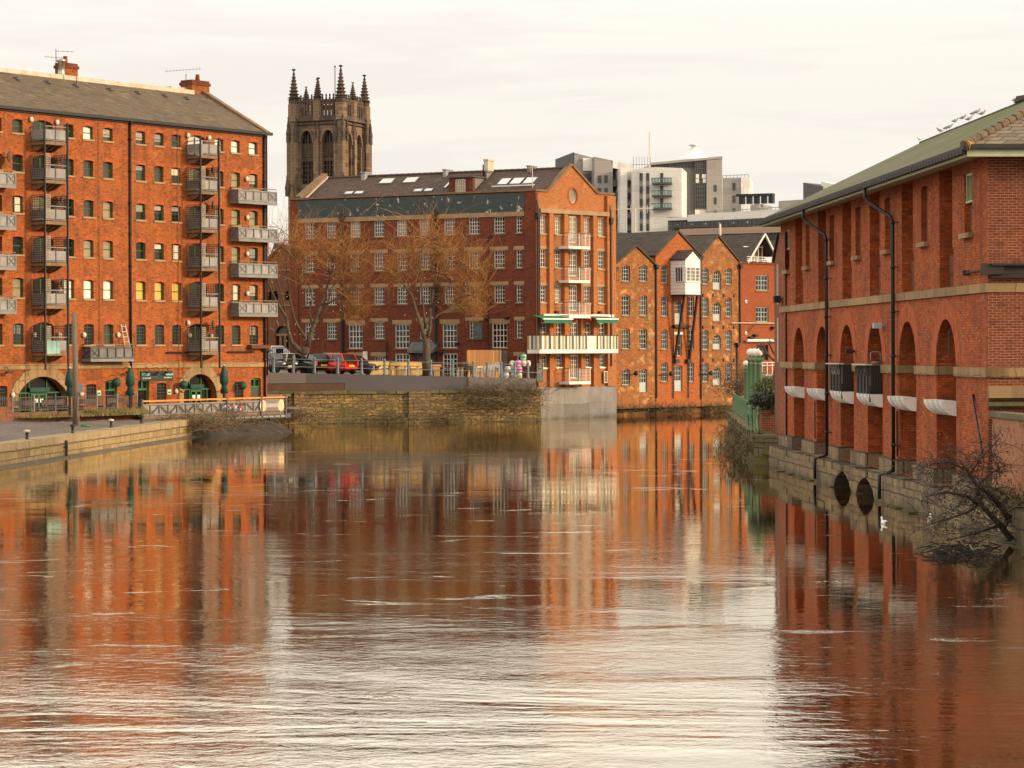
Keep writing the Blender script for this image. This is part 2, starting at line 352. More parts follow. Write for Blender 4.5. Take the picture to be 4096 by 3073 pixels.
# ---------------------------------------------------------------- windows
CACHE = {}
def cached(key, fn):
    if key not in CACHE: CACHE[key] = fn()
    return CACHE[key]
class WS:   # a window style
    def __init__(s, k, frame, nx, nz, fw=.06, mw=.03, rise=0, sill=None, lint=None, lo=.15, lh=.22, sh=.1, so=.08, lrise=False, mid=0, grille=None, blank=0., bmat=None):
        s.__dict__.update(locals())
def window(root, fac, u, z, w, h, st, pane, inset=.14, name='window'):
    q = (round(w, 2), round(h, 2), st.k)
    def mk():
        b = MB(st.frame); fw = st.fw; d = .07
        o = arch(-w/2, w/2, 0, h, st.rise); i = arch(-w/2+fw, w/2-fw, fw, h-fw, max(0, st.rise-fw*.4) if st.rise else 0); n = len(o)
        b.raw([(x, 0, y) for x, y in o]+[(x, 0, y) for x, y in i]+[(x, d, y) for x, y in i],
              [(k, (k+1) % n, (k+1) % n+n, k+n) for k in range(n)]+[(k+n, (k+1) % n+n, (k+1) % n+2*n, k+2*n) for k in range(n)])
        top = h-fw-(st.rise*.35 if st.rise else 0); z0 = fw
        if st.blank:
            b.use(st.bmat or st.frame); b.box(-w/2+fw, w/2-fw, .012, .05, fw, fw+h*st.blank); z0 = fw+h*st.blank; b.use(st.frame)
        for k in range(1, st.nx):
            x = -w/2+fw+(w-2*fw)*k/st.nx; mm = st.mw*(2. if st.mid and k == st.nx//2 and st.nx % 2 == 0 else 1)
            b.box(x-mm/2, x+mm/2, .018, .055, z0, top)
        for k in range(1, st.nz):
            y = z0+(h-z0-fw)*k/st.nz; b.box(-w/2+fw, w/2-fw, .022, .05, y-st.mw/2, y+st.mw/2)
        return b.mesh('window')
    o = part(name, cached(('w',)+q, mk), root, fac.at(u, inset, z))
    def mp():
        b = MB(GLASS[pane]); b.face([(x, 0, y) for x, y in arch(-w/2+.01, w/2-.01, .01, h-.01, st.rise)]); return b.mesh('pane')
    part('pane', cached(('p', pane)+q, mp), o, fac.at(u, inset+.06, z))
    if st.grille:
        def mg():
            b = MB(st.grille)
            for k in range(1, 6): x = -w/2+w*k/6; b.box(x-.01, x+.01, 0, .02, .02, h-.04)
            for k in range(1, 6): y = h*k/6; b.box(-w/2+.02, w/2-.02, -.012, .0, y-.01, y+.01)
            return b.mesh('grille')
        part('grille', cached(('g',)+q, mg), o, fac.at(u, inset-.05, z))
    if st.sill:
        part('sill', cached(('s', st.k, round(w, 2)), lambda: MB(st.sill).box(-w/2-st.so, w/2+st.so, -inset-.07, -.005, -st.sh, .012).mesh('sill')), o, fac.at(u, inset, z))
    if st.lint:
        def ml():
            b = MB(st.lint); a = w/2+st.lo; t = h+.0
            if st.rise: 
                ou = arch(-w/2-.02, w/2+.02, 0, h+.0, st.rise)[2:]; up = [(x*(1+.12*(k != 0)), y+st.lh) for k, (x, y) in enumerate(ou)]
                P = [(x, y+.004) for x, y in ou]+up[::-1]; b.prism([(x, y) for x, y in P], -inset-.012, -inset+.10)
            elif st.lrise: b.prism([(-w/2-.03, t+.004), (w/2+.03, t+.004), (a, t+st.lh), (-a, t+st.lh)], -inset-.012, -inset+.1)
            else: b.box(-a, a, -inset-.015, -inset+.1, t+.004, t+st.lh)
            return b.mesh('lintel')
        part('lintel', cached(('l', st.k, round(w, 2), round(h, 2)), ml), o, fac.at(u, inset, z))
    return o
def tube_part(name, mat, root, pts, r, n=7, M=None, label=None):
    b = MB(mat); b.smooth = True; b.path(pts, r, n); return part(name, b, root, M, label)
# ================================================================ camera, light, sky
cam = bpy.data.cameras.new('camera'); co = bpy.data.objects.new('camera', cam); COL.objects.link(co)
cam.sensor_width = 36; cam.lens = 36*F/1024; cam.shift_y = -(384-HY)/1024; cam.clip_end = 6000; cam.clip_start = .5
co.location = (0, 0, HC); co.rotation_euler = (pi/2, TH, 0); SC.camera = co
SAZ, SEL = atan2(.95, -.31), radians(17)
sun = bpy.data.lights.new('sun', 'SUN'); so = bpy.data.objects.new('sun', sun); COL.objects.link(so)
sun.energy = 4.0; sun.angle = radians(9); sun.color = (1, .75, .46)
sd = Vector((sin(SAZ)*cos(SEL), cos(SAZ)*cos(SEL), sin(SEL)))
so.rotation_euler = (-sd).to_track_quat('-Z', 'Y').to_euler()
W = bpy.data.worlds.new('World'); SC.world = W; W.use_nodes = True
nt = W.node_tree; nt.nodes.clear()
out = N(nt, 'ShaderNodeOutputWorld'); bg = N(nt, 'ShaderNodeBackground'); nt.links.new(bg.outputs[0], out.inputs[0])
sky = N(nt, 'ShaderNodeTexSky', sky_type='NISHITA'); sky.sun_disc = False; sky.sun_elevation = SEL; sky.sun_rotation = SAZ
gen = N(nt, 'ShaderNodeTexCoord').outputs['Generated']
cl = noise(nt, scaled(nt, gen, (9, 9, 80)), 1.0, 7, .6, .5)
cl2 = noise(nt, scaled(nt, gen, (3.2, 3.2, 30)), 1.3, 4, .5, .3)
av = N(nt, 'ShaderNodeMath', operation='ADD'); nt.links.new(cl, av.inputs[0]); nt.links.new(cl2, av.inputs[1])
cloud = mix(nt, (10.75, 10.15, 9.05), (10.05, 9.4, 8.65), ramp(nt, av.outputs[0], .98, 1.16))
sep = N(nt, 'ShaderNodeSeparateXYZ'); nt.links.new(gen, sep.inputs[0])
cr = N(nt, 'ShaderNodeFloatCurve'); nt.links.new(ramp(nt, sep.outputs[2], 0, 1, 0, 1), cr.inputs['Value']); cv_ = cr.mapping.curves[0]
for k, (x, y) in enumerate(((0, .4), (.13, .4), (.30, .86), (.6, .62), (1, .56))):
    if k in (0, 4): cv_.points[0 if k == 0 else -1].location = (x, y)
    else: cv_.points.new(x, y)
cr.mapping.update()
lift = ramp(nt, cr.outputs[0], 0, 1, 0, 2.5)
mul = N(nt, 'ShaderNodeVectorMath', operation='SCALE'); nt.links.new(cloud, mul.inputs[0]); nt.links.new(lift, mul.inputs['Scale'])
nt.links.new(mix(nt, sky.outputs[0], mul.outputs[0], .93), bg.inputs[0]); bg.inputs[1].default_value = .1
SC.view_settings.view_transform = 'Standard'; SC.view_settings.look = 'None'; SC.view_settings.exposure = 0; SC.view_settings.gamma = 1

# ================================================================ river and ground
def P2(v): return (v.x, v.y)
QA = atz(0, 468.5, 0); QB = atz(192, 437, 0)               # left quay, waterline
qd = (QB-QA).normalized(); QA0 = QA-qd*95
FL = Fac(0, 146, 267, 165)                                  # left warehouse
FC = Fac(291, 194, 536, 184)                                # long dark facade
FG = Fac(536, 184, 614, 190.6)                              # sunlit gable facade
FB = Fac(614, 193, 740, 203.5)                              # brown row
FR = Fac(781, 108.0, 988, 70)                               # right warehouse: u runs towards the camera
SW0 = atz(150, 425, 0); SW1 = atz(292, 424, 0); SW2 = atz(541, 421.3, 0)   # stone river wall, waterline
nR = Vector((-FR.d.y, FR.d.x))                              # into the right building
def fr(u, y, z=0): return (FR.o.x+FR.d.x*u+nR.x*y, FR.o.y+FR.d.y*u+nR.y*y)
GQ = [atz(755, 465, 0), atz(727.5, 433, 0)]                 # garden quay waterline
river = [(-75, -40), P2(QA0), P2(QA), P2(QB), (QB.x-3.5, QB.y+7), (SW0.x, SW0.y+.6), P2(SW1), P2(SW2), P2(FG.at(0, .5)@Vector()), P2(FG.at(FG.L, .5)@Vector()),
         P2(FB.at(FB.L+14, .5)@Vector()), (60, 205), (60, 160), (GQ[1].x+8, GQ[1].y+4), P2(GQ[1]), P2(GQ[0]), fr(1.2, -.35), fr(FR.L+8, -.35), fr(FR.L+60, -.35), (16, -40)]
river = [(p[0], p[1]) if not isinstance(p, Vector) else P2(p) for p in river]
gb = MB(pbr('earth', (.13, .095, .06), .95, .4, .4))
big = [(-2500, -300), (2500, -300), (2500, 4500), (-2500, 4500)]
wall_tmp = MB(None)
pts = [Vector(p) for p in big+river]; nb = len(big); nr = len(river)
vs, es, fs, *_ = delaunay_2d_cdt(pts, [(i, (i+1) % nb) for i in range(nb)]+[(nb+i, nb+(i+1) % nr) for i in range(nr)], [], 0, 1e-5)
fs = [tuple(f) for f in fs if not inpoly(sum(vs[i].x for i in f)/3, sum(vs[i].y for i in f)/3, river)]
gb.raw([(v.x, v.y, .55) for v in vs], fs); struct('ground', gb)

def water_mat():
    m, nt, p = newmat('river_water'); c = objco(nt)
    big = noise(nt, scaled(nt, c, (.05, .022, 1)), 1., 3, .5, .4)
    nt.links.new(mix(nt, (.028, .013, .005), (.040, .019, .007), ramp(nt, big, .35, .65)), p.inputs['Base Color'])
    p.inputs['Roughness'].default_value = .012; p.inputs['IOR'].default_value = 1.40; p.inputs['Specular IOR Level'].default_value = .62
    s = N(nt, 'ShaderNodeSeparateXYZ'); nt.links.new(c, s.inputs[0])
    def op(o, a, b):
        n = N(nt, 'ShaderNodeMath', operation=o)
        for i, v in enumerate((a, b)):
            if isinstance(v, (int, float)): n.inputs[i].default_value = v
            else: nt.links.new(v, n.inputs[i])
        return n.outputs[0]
    mul = lambda a, b: op('MULTIPLY', a, b)
    add = lambda a, b: op('ADD', a, b)
    # chop of several sizes: strongest in the open reach near the bridge, slack in the lee of the right bank
    w1 = noise(nt, scaled(nt, c, (1.25, 1.35, 1)), 1., 3, .55, 1.3)
    w2 = noise(nt, scaled(nt, c, (3.3, 3.9, 1)), 1., 4, .6, 1.0)
    w3 = noise(nt, scaled(nt, c, (.16, .22, 1)), 1., 2, .5, 1.2)
    near = op('POWER', ramp(nt, s.outputs[1], 78, 26, .0, 1.), 1.6)
    lee = ramp(nt, add(s.outputs[0], mul(s.outputs[1], -.055)), .4, 3.2, 1., .42)
    patch = ramp(nt, noise(nt, scaled(nt, c, (.04, .11, 1)), 1., 4, .62, 1.2), .38, .64, .3, 1.3)
    amp = mul(mul(add(mul(near, WN), WF), patch), lee)
    ln = ramp(nt, noise(nt, scaled(nt, c, (.24, .62, 1)), 1., 6, .66, 1.1), .635, .675)
    ln = mul(ln, ramp(nt, s.outputs[1], 34, 110, .9, .3))
    h = add(add(mul(w1, .045), mul(w2, .058)), mul(w3, .16))
    hh = add(mul(h, amp), mul(mul(w2, .035), ln))
    b = N(nt, 'ShaderNodeBump'); b.inputs['Strength'].default_value = 1; b.inputs['Distance'].default_value = 1
    nt.links.new(hh, b.inputs['Height']); nt.links.new(b.outputs[0], p.inputs['Normal'])
    # silty water is a strong mirror at this low angle
    g = N(nt, 'ShaderNodeBsdfGlossy'); g.inputs['Color'].default_value = (1, .91, .74, 1); g.inputs['Roughness'].default_value = .012; nt.links.new(b.outputs[0], g.inputs['Normal'])
    lw = N(nt, 'ShaderNodeLayerWeight'); nt.links.new(b.outputs[0], lw.inputs['Normal'])
    mx = N(nt, 'ShaderNodeMixShader'); nt.links.new(ramp(nt, lw.outputs['Facing'], .45, .93, .0, .62), mx.inputs[0]); nt.links.new(p.outputs[0], mx.inputs[1]); nt.links.new(g.outputs[0], mx.inputs[2])
    nt.links.new(mx.outputs[0], [n for n in nt.nodes if n.type == 'OUTPUT_MATERIAL'][0].inputs[0])
    return m
WN, WF = .25, .030
wb = MB(water_mat()); wb.face([(-110, -60, 0), (110, -60, 0), (110, 260, 0), (-110, 260, 0)]); struct('river_water', wb)

# left quay wall and its gravel bank
qn = Vector((-qd.y, qd.x, 0))                               # away from the water
qL = (QB-QA0).length; MQ = pose((QA0.x, QA0.y, 0), atan2(qd.y, qd.x))
QZ = 1.08
t = thing('quay_wall', 'long sandstone block quay wall along the gravel bank, bottom left', 'quay wall', MQ)
b = MB(ST_Q); b.box(0, qL, 0, .9, -1.2, QZ-.34); b.box(qL-.001-1.2, qL-.002, .9, 6, -1.2, QZ-.34); part('wall', b, t)
b = MB(pbr('coping_stone', (.32, .23, .115), .85, .3, .8, col2=(.22, .16, .085), streak=True))
x = 0
while x < qL-.2:
    w = R.uniform(.85, 1.35); x1 = min(qL, x+w); dz = R.uniform(-.015, .02)
    b.box(x+.008, x1-.008, -.06+R.uniform(-.015, .015), 1.0, QZ-.338, QZ+dz); x += w
part('coping', b, t)
b = MB(pbr('silt', (.10, .075, .045), .7, .3, 1.)); n = 60
for i in range(n):
    x0, x1 = qL*i/n, qL*(i+1)/n; w0 = .55+.25*sin(i*.7)+.2*sin(i*1.9); w1 = .55+.25*sin(i*.7+.7)+.2*sin(i*1.9+1.9)
    b.face([(x0, .02, .13), (x0, -w0, -.04), (x1, -w1, -.04), (x1, .02, .13)])
part('silt_ledge', b, t)
# mooring posts
for k, (px, py, lab) in enumerate([(27, 439.4, 'white-topped mooring post nearest the bridge on the quay edge'), (72.7, 433.2, 'short dark mooring post in front of the timber pole'), (111.2, 427.4, 'rusty-capped mooring post midway along the quay'),
                             (141.5, 423.3, 'dark mooring post below the left end of the deck railing'), (174.8, 418.2, 'last dark mooring post near the quay corner')]):
    p = atz(px, py, QZ)
    o = thing('mooring_post', lab, 'mooring post', pose(p), 'mooring posts on the quay')
    b = MB(BLACK); b.smooth = True; b.lathe([(.10, -.02), (.085, .05), (.07, .08), (.07, .30), (.10, .33)], n=10); part('post', b, o)
    b = MB(WHITEC if k in (0, 2) else BLACK); b.smooth = True; b.lathe([(.10, .33), (.16, .36), (.16, .42), (.05, .46)], n=10); part('cap', b, o)
for px in (4.5, 62.5):
    p = atz(px, 470 if px < 10 else 458, 0); 
    tp = MW[t].inverted() @ Vector((p.x, p.y, 0))
    o = thing('fender_post', 'dark timber fender post at the far left of the quay wall' if px < 10 else 'dark timber fender post on the quay below the timber pole', 'fender post', MQ @ T(tp.x, -.12, 0), 'fender posts on the quay wall')
    b = MB(pbr('wet_timber%d' % px, (.045, .034, .024), .8, .3)); b.box(-.06, .06, -.06, .06, -.6, .86); part('timber', b, o); b = MB(BLACK); b.box(-.07, .07, -.07, .18, .5, .56); part('strap', b, o)
# gravel
gm, gnt, gp = newmat('gravel'); c = objco(gnt)
f1 = ramp(gnt, noise(gnt, c, 9, 6, .75), .38, .62); f2 = ramp(gnt, noise(gnt, c, .5, 5), .4, .6)
gnt.links.new(mix(gnt, mix(gnt, (.055, .042, .036), (.23, .18, .15), f1), mix(gnt, (.07, .055, .045), (.16, .125, .10), f1), f2), gp.inputs['Base Color']); gp.inputs['Roughness'].default_value = .95
bump(gnt, gp, noise(gnt, c, 7, 5, .8), .08, 1.)
b = MB(gm); nx, ny = 90, 26
def gz(x, y): return QZ-.05+.5*min(1, y/11)+.10*sin(x*.6+y)*min(1, y/3)+R.uniform(-.05, .05)*min(1, y/2)
vs = [(qL*.30+(qL*.70-.4)*i/nx, .95+22*j/ny, gz(i*.5, 22*j/ny)) for i in range(nx+1) for j in range(ny+1)]
b.raw(vs, [(i*(ny+1)+j, (i+1)*(ny+1)+j, (i+1)*(ny+1)+j+1, i*(ny+1)+j+1) for i in range(nx) for j in range(ny)])
struct('gravel_bank', b, MQ)

# ================================================================ left warehouse
LB = thing('warehouse_flats', 'tall orange brick warehouse flats with grey balconies and slate roof, at left', 'building', FL.M)
zL = {}
for r, (a, bt) in enumerate([(126, 139.4), (160.2, 177), (200, 217), (239.7, 257.3), (279.8, 299), (324, 344.8)]): zL[r] = (FL.z(88, bt), FL.z(88, a))
GZ = 1.55                                                   # ground floor level
UL = FL.L; ZE = FL.z(266, 135.2); zcs0, zcs1 = FL.z(130, 368.2), FL.z(130, 363.2)
cols = [-3.6, 17.6, 68.6, 88.2, 107.8, 140.4, 158.8, 176, 219, 235.5, 253.2]
CU = [FL.u(x, 150) for x in cols]
bays = [FL.u(42.6, 150), FL.u(197.2, 150)]
UX0 = FL.u(-55, 200)
ww, hl, hr = .84, [], []
sash = WS('sash', GREEN, 1, 2, .045, .045, rise=.07, sill=ST_L, lint=BRK_RED, lrise=True, lo=.16, lh=.24)
grl = WS('grl', GREEN, 2, 2, .045, .03, rise=.06, sill=ST_L, lint=BRK_RED, lrise=True, lo=.16, lh=.24, grille=GREYD)
frw = WS('bay', GREEN, 2, 1, .06, .11, rise=.22, lint=BRK_RED, lo=.2, lh=.34)
wl = []
for r in range(6):
    z0, z1 = zL[r]
    for k, u in enumerate(CU+[FL.u(-24, 200), FL.u(-43, 200)]): wl.append((r, k, u, z0, z1-z0))
for r, k, u, z, h in wl: hl.append(arch(u-ww/2, u+ww/2, z, z+h, .07))
bl = []
for r in range(6):
    for k, u in enumerate(bays):
        z0 = zL[r][0]-.42; z1 = zL[r][1]+.08; bl.append((r, k, u, z0, z1-z0)); hl.append(arch(u-.84, u+.84, z0, z1, .22))
# ground floor
zg = lambda px, py: FL.z(px, py)
a1 = (FL.u(17.6), FL.u(66.5), FL.z(42, 376.5)); a2 = (FL.u(183), FL.u(215.8), FL.z(199, 374))
hl.append(arch(a1[0], a1[1], GZ, a1[2], 1.05, 14)); hl.append(arch(a2[0], a2[1], GZ, a2[2], 1.2, 14))
gw = [(1, .95, 'w'), (91, .86, 'w'), (110.8, 1.0, 'd'), (143.2, 1.0, 'd'), (161.3, .86, 'w'), (238.6, .86, 'w'), (255.6, 1.0, 'v')]
gz0 = FL.z(91, 404.5); gz1 = FL.z(91, 384.2); gdz1 = FL.z(110, 381)
for px, w, k in gw:
    u = FL.u(px); z0 = GZ+.02 if k != 'w' else gz0; hl.append(arch(u-w/2, u+w/2, z0, gz1 if k == 'w' else gdz1+.05, .05 if k == 'w' else .1))
b = MB(BRK_L)
wall(b, [(UX0, -.2), (UL, -.2), (UL, ZE), (UX0, ZE)], hl, [.28]*len(wl)+[.3]*len(bl)+[.55, .55]+[.3]*len(gw), 11.2)
part('wall', b, LB)
GL = ['dark', 'mid', 'mid', 'grey', 'dark', 'grey']
over = {(0, 3): 'white', (0, 8): 'white', (0, 9): 'white', (0, 10): 'white', (4, 3): 'white', (4, 4): 'white', (4, 2): 'white', (4, 5): 'yellow', (4, 6): 'yellow', (4, 7): 'yellow',
        (4, 1): 'pale', (1, 9): 'pale', (2, 9): 'pale', (3, 9): 'pale', (4, 9): 'grey', (2, 10): 'pale', (1, 10): 'grey', (3, 10): 'grey', (4, 10): 'grey', (3, 3): 'pale', (3, 4): 'pale',
        (0, 5): 'grey', (0, 6): 'grey', (2, 4): 'pale', (2, 3): 'grey', (1, 8): 'pale', (2, 8): 'pale', (3, 8): 'pale', (0, 7): 'grey', (1, 6): 'grey', (5, 4): 'grey'}
for r, k, u, z, h in wl:
    g = over.get((r, k)) or R.choice(GL)
    wo = window(LB, FL, u, z, ww, h, grl if r == 5 and k not in (4,) else sash, g, .16)
    if g in ('dark', 'mid', 'grey') and R.random() < .45:
        bh_ = h*R.choice((.25, .4, .55)); bx_ = R.choice((0, 0, .3)); part('blind', MB(R.choice((CREAM, PANEL, LATTP))).box(-ww/2+.05+bx_, ww/2-.05, .045, .055, h-.1-bh_ if not bx_ else .1, h-.09), wo, FL.at(u, .16, z))
for r, k, u, z, h in bl: window(LB, FL, u, z, 1.68, h, frw, 'sky' if (r, k) == (0, 1) else ['grey', 'mid', 'pale', 'grey', 'dark'][(r+k) % 5] if r < 5 else 'dark', .2, 'balcony_door')
gst = WS('grg', GREEND, 2, 2, .05, .03, rise=.05, lint=BRK_RED, lrise=True, lo=.1, lh=.22, grille=GREYD)
for px, w, k in gw:
    u = FL.u(px)
    if k == 'w': window(LB, FL, u, gz0, w, gz1-gz0, gst, 'dark', .16)
    else:
        h = gdz1+.05-GZ-.02
        o = part('door', MB(GREEN).box(-w/2, w/2, 0, .07, h-.68, h-.60).box(-w/2, -w/2+.08, 0, .07, 0, h-.05).box(w/2-.08, w/2, 0, .07, 0, h-.05).box(-w/2+.08, w/2-.08, .0, .07, h-.14, h-.05)
                 .box(-.05, .05, .0, .07, h-.6, h-.14).box(-w/2+.08, -.05, .01, .06, h-.6, h-.54).box(.05, w/2-.08, .01, .06, h-.6, h-.54), LB, FL.at(u, .15, GZ+.02))
        if k == 'v': 
            b = MB(GREYD)
            for j in range(9): b.box(-w/2+.08, w/2-.08, .03+.02*(j % 2), .06, (h-.7)*j/9+.01, (h-.7)*(j+.8)/9)
            part('shutter', b, o, FL.at(u, .15, GZ+.02))
        part('pane', MB(GLASS['dark']).box(-w/2+.02, w/2-.02, .08, .1, .02, h-.08), o, FL.at(u, .15, GZ+.02))
# arched shopfronts: stone surround, dark glazing with green bars, green double door
for (u0, u1, zt), rise in ((a1, 1.05), (a2, 1.2)):
    uc = (u0+u1)/2; w = u1-u0; b = MB(ST_B)
    A = arch(u0, u1, GZ, zt, rise, 14)[2:]; n = len(A)-1
    for k in range(n):
        def outp(p, e=.62): 
            d = Vector((p[0]-uc, (p[1]-(zt-rise-.7)))); d.normalize(); return (p[0]+d.x*e, p[1]+d.y*e)
        p, q = A[k], A[k+1]; P, Q = outp(p, .66-.06*(k % 2)), outp(q, .66-.06*(k % 2))
        b.prism([p, P, Q, q], -.05-.012*(k % 2), .12)
    for s, uu in ((-1, u0), (1, u1)):
        z = GZ
        for k in range(5):
            zt2 = GZ+(zt-rise-GZ)*(k+1)/5; e = .42+.12*(k % 2); b.box(uu if s > 0 else uu-e, uu+e if s > 0 else uu, -.045-.01*(k % 2), .12, z+.005, zt2-.005); z = zt2
    part('arch_surround', b, LB)
    h = zt-GZ; b = MB(GREEN); zz = GZ+h*.52
    b.box(u0, u1, .40, .46, zz, zz+.09)
    for f in (.14, .32, .68, .86): b.box(u0+w*f-.035, u0+w*f+.035,   .41, .45, GZ, zz+(.9 if .3 < f < .7 else 0))
    b.use(GREEND); b.box(uc-w*.2, uc+w*.2, .22, .40, zz+.1, zz+.36); b.use(GREEN)
    o = part('shopfront', b, LB)
    part('pane', MB(GLASS['dark']).prism([(x, z) for x, z in arch(u0-.05, u1+.05, GZ, zt+.02, rise, 14)], .48, .53), o)
    b = MB(GREEN); dw = w*.16
    for s in (-1, 1):
        x0, x1 = (uc-dw*1, uc-.0) if s < 0 else (uc, uc+dw)
        b.box(x0, x0+.07, .34, .40, GZ, zz-.02); b.box(x1-.07, x1, .34, .40, GZ, zz-.02); b.box(x0+.07, x1-.07, .34, .40, zz-.12, zz-.02); b.box(x0+.07, x1-.07, .34, .40, GZ, GZ+.2)
    part('door', b, LB)
    b = MB(WHITE); b.box(uc-.36, uc-.1, .32, .335, GZ+h*.26, GZ+h*.26+.24); b.box(uc+.1, uc+.36, .32, .335, GZ+h*.26, GZ+h*.26+.24); part('notice', b, LB)
b = MB(ST_B); b.box(UX0, UL+.04, -.09, .1, zcs0, zcs1); part('string_course', b, LB)
# eaves, roof, ridge, verge
b = MB(BLACK); b.box(UX0, UL+.35, -.30, -.12, ZE-.02, ZE+.17); b.box(UX0, UL, -.12, .02, ZE-.12, ZE+.02); part('gutter', b, LB)
rid = (5.6, at(205, 94, 168.2).z)
sl = (rid[1]-ZE-.12)/(rid[0]+.25)
b = MB(SLATE); b.sheet([(UX0, -.25, ZE+.12), (UL-.2, -.25, ZE+.12), (UL-.2, rid[0], rid[1]), (UX0, rid[0], rid[1])], .12)
b.sheet([(UX0, rid[0], rid[1]), (UL-.2, rid[0], rid[1]), (UL-.2, 11.45, ZE+.12), (UX0, 11.45, ZE+.12)], .12)
b.use(BRK_L); b.prism([(0, 0)], 0, 0) if 0 else None
rf = part('roof', b, LB)
b = MB(BRK_L); n = [(UL-.3, 0, ZE), (UL-.3, 5.6, rid[1]), (UL-.3, 11.2, ZE)]
b.raw([*n, *[(x+.3, y, z) for x, y, z in n]], [(0, 1, 2), (5, 4, 3), (0, 3, 4, 1), (1, 4, 5, 2)]); part('gable', b, LB)
b = MB(ST_LD); b.beam((UL-.12, -.3, ZE+.08), (UL-.12, rid[0], rid[1]+.12), .42, .22); b.beam((UL-.12, 11.5, ZE+.05), (UL-.12, rid[0], rid[1]+.12), .42, .22); part('verge_coping', b, LB)
b = MB(WHITEC); x = UX0
while x < UL-1.6: b.box(x+.005, x+1.19, rid[0]-.30, rid[0]+.28, rid[1]-.16, rid[1]+.13); x += 1.2
part('ridge_capping', b, LB)
for px, py in [(17, 79), (48, 82), (76, 84), (110, 90), (138, 94), (165, 98), (187, 101)]:
    f = 1.0
    for y in [4.3]:
        u, z = FL.uz(px, py, y); b = MB(GREYD); zz = ZE+.12+sl*(y+.25); b.prism([(u-.16, zz-.02), (u+.16, zz-.02), (u+.12, zz+.16), (u-.12, zz+.16)], y-.2, y+.25); part('roof_vent', b, rf)
b = MB(WHITEC); u = FL.u(187, 90, 6.2); b.box(u-1.6, u+1.4, 6.1, 7.4, rid[1]-.6, rid[1]+.35); part('roof_hatch', b, rf)
def chimney(px, w, d, zt, pots, y=6.2):
    u = FL.u(px, 90, y); b = MB(BRK_L); z0 = rid[1]-.6
    b.box(u-w/2, u+w/2, y-d/2, y+d/2, z0, zt-.35); b.use(BRK_DK); b.box(u-w/2-.07, u+w/2+.07, y-d/2-.07, y+d/2+.07, zt-.35, zt-.16); b.box(u-w/2, u+w/2, y-d/2, y+d/2, zt-.16, zt)
    o = part('chimney', b, LB); b = MB(BRK_MOD); b.smooth = True
    for dx in pots: b.lathe([(.16, 0), (.13, .42), (.15, .46), (.10, .47)], (u+dx, y, zt-.001), 8)
    part('chimney_pot', b, o); return u, y, o
c1 = chimney(66.5, 1.25, .8, FL.z(66, 63.5, 6.2), [-.1]); c2 = chimney(195, 1.7, 1.1, FL.z(195, 81, 6.2), [.25])
b = MB(pbr('flue_metal', (.42, .38, .32), .35, .3, metal=.8)); b.smooth = True; u = FL.u(61.5, 80, 5.5); z0 = FL.z(61, 77, 5.5)
b.lathe([(.30, -.7), (.30, -.2), (.22, -.18), (.22, .95), (.32, .98), (.32, 1.1), (.1, 1.2)], (u, 5.5, z0), 12); part('flue', b, LB)
def aerial(u, y, z0, z1, arms, label=None):
    b = MB(BLACK); b.path([(u, y, z0), (u, y, z1)], .024, 5)
    for zz, x0, x1, dz, teeth in arms:
        b.path([(u+x0, y, zz), (u+x1, y, zz+dz)], .015, 4)
        for k in range(teeth):
            f = (k+.5)/teeth; p = (u+x0+(x1-x0)*f, y, zz+dz*f); b.path([(p[0], y, p[2]-.10), (p[0], y, p[2]+.10)], .007, 3)
    part('aerial', b, LB)
aerial(FL.u(56, 70, 6), 6.0, rid[1], FL.z(56, 49, 6), [(FL.z(56, 49.5, 6)-.1, 0, 1.6, .1, 4), (FL.z(56, 58, 6), -1.0, .7, .06, 4)])
aerial(FL.u(186, 80, 6), 6.0, rid[1], FL.z(186, 73.5, 6), [(FL.z(186, 74, 6), -2.0, 1.5, .5, 11)])
aerial(FL.u(76.5, 80, 4.8), 4.8, rid[1]-.4, FL.z(77, 77, 5), [])
# downpipes and lamps
for nm, px, r, zz0, zz1 in (('downpipe', 129.5, .075, GZ, ZE), ('downpipe', 263.5, .07, GZ, ZE), ('downpipe', 265.9, .05, GZ+2, ZE), ('cable', 98.5, .022, GZ+3.3, ZE-.2), ('cable', 24, .02, GZ, GZ+3), ('downpipe', 177.5, .022, GZ, ZE-.1)):
    u = FL.u(px, 250); b = MB(BLACK if r > .03 else ST_LD); b.smooth = True; b.path([(u, -.10, zz0), (u, -.10, zz1)], r, 7)
    if r > .06:
        for k in range(9): b.path([(u, -.10, zz0+1+2*k), (u, -.10, zz0+1.12+2*k)], r*1.35, 7)
        b.path([(u, -.1, zz1-.2), (u, -.22, zz1)], r, 7)
    part(nm, b, LB)
LAMP = MB(CREAM); LAMP.smooth = True; LAMP.ball((0, -.14, 0), .15, 10, 1, .7, 1.2); LAMP.use(BLACK); LAMP.path([(0, 0, .02), (0, -.1, .02)], .05, 6); LAMP = LAMP.mesh('wall_lamp')
for px, py in [(29.8, 79.5+80), (55.6, 82+82), (46.8+186-33, 0), (147.1-6, 0)]: pass
lamps = [(30, 119.5), (55.8, 122.5), (55.9, 164.8), (56.5, 205.5), (56.9, 266-42+42-1+.2), (57.8, 289.6), (33.2, 335), (58, 335), (82.8, 335), (117, 335),
         (186.8, 135.5), (207.9, 138), (245.5, 179), (246, 217.5), (246, 253.8), (246.2, 293.5), (188.4, 335.5), (210, 336), (187.2, 323), (11.5, 395), (80.3, 394), (126.9, 393), (175, 391)]
for px, py in lamps:
    u, z = FL.uz(px, py); part('wall_lamp', LAMP, LB, FL.at(u, 0, z))
DISH = MB(GREYD); DISH.smooth = True; DISH.lathe([(.02, 0), (.2, .03), (.36, .12), (.36, .135), (.2, .05), (.02, .02)], n=14)
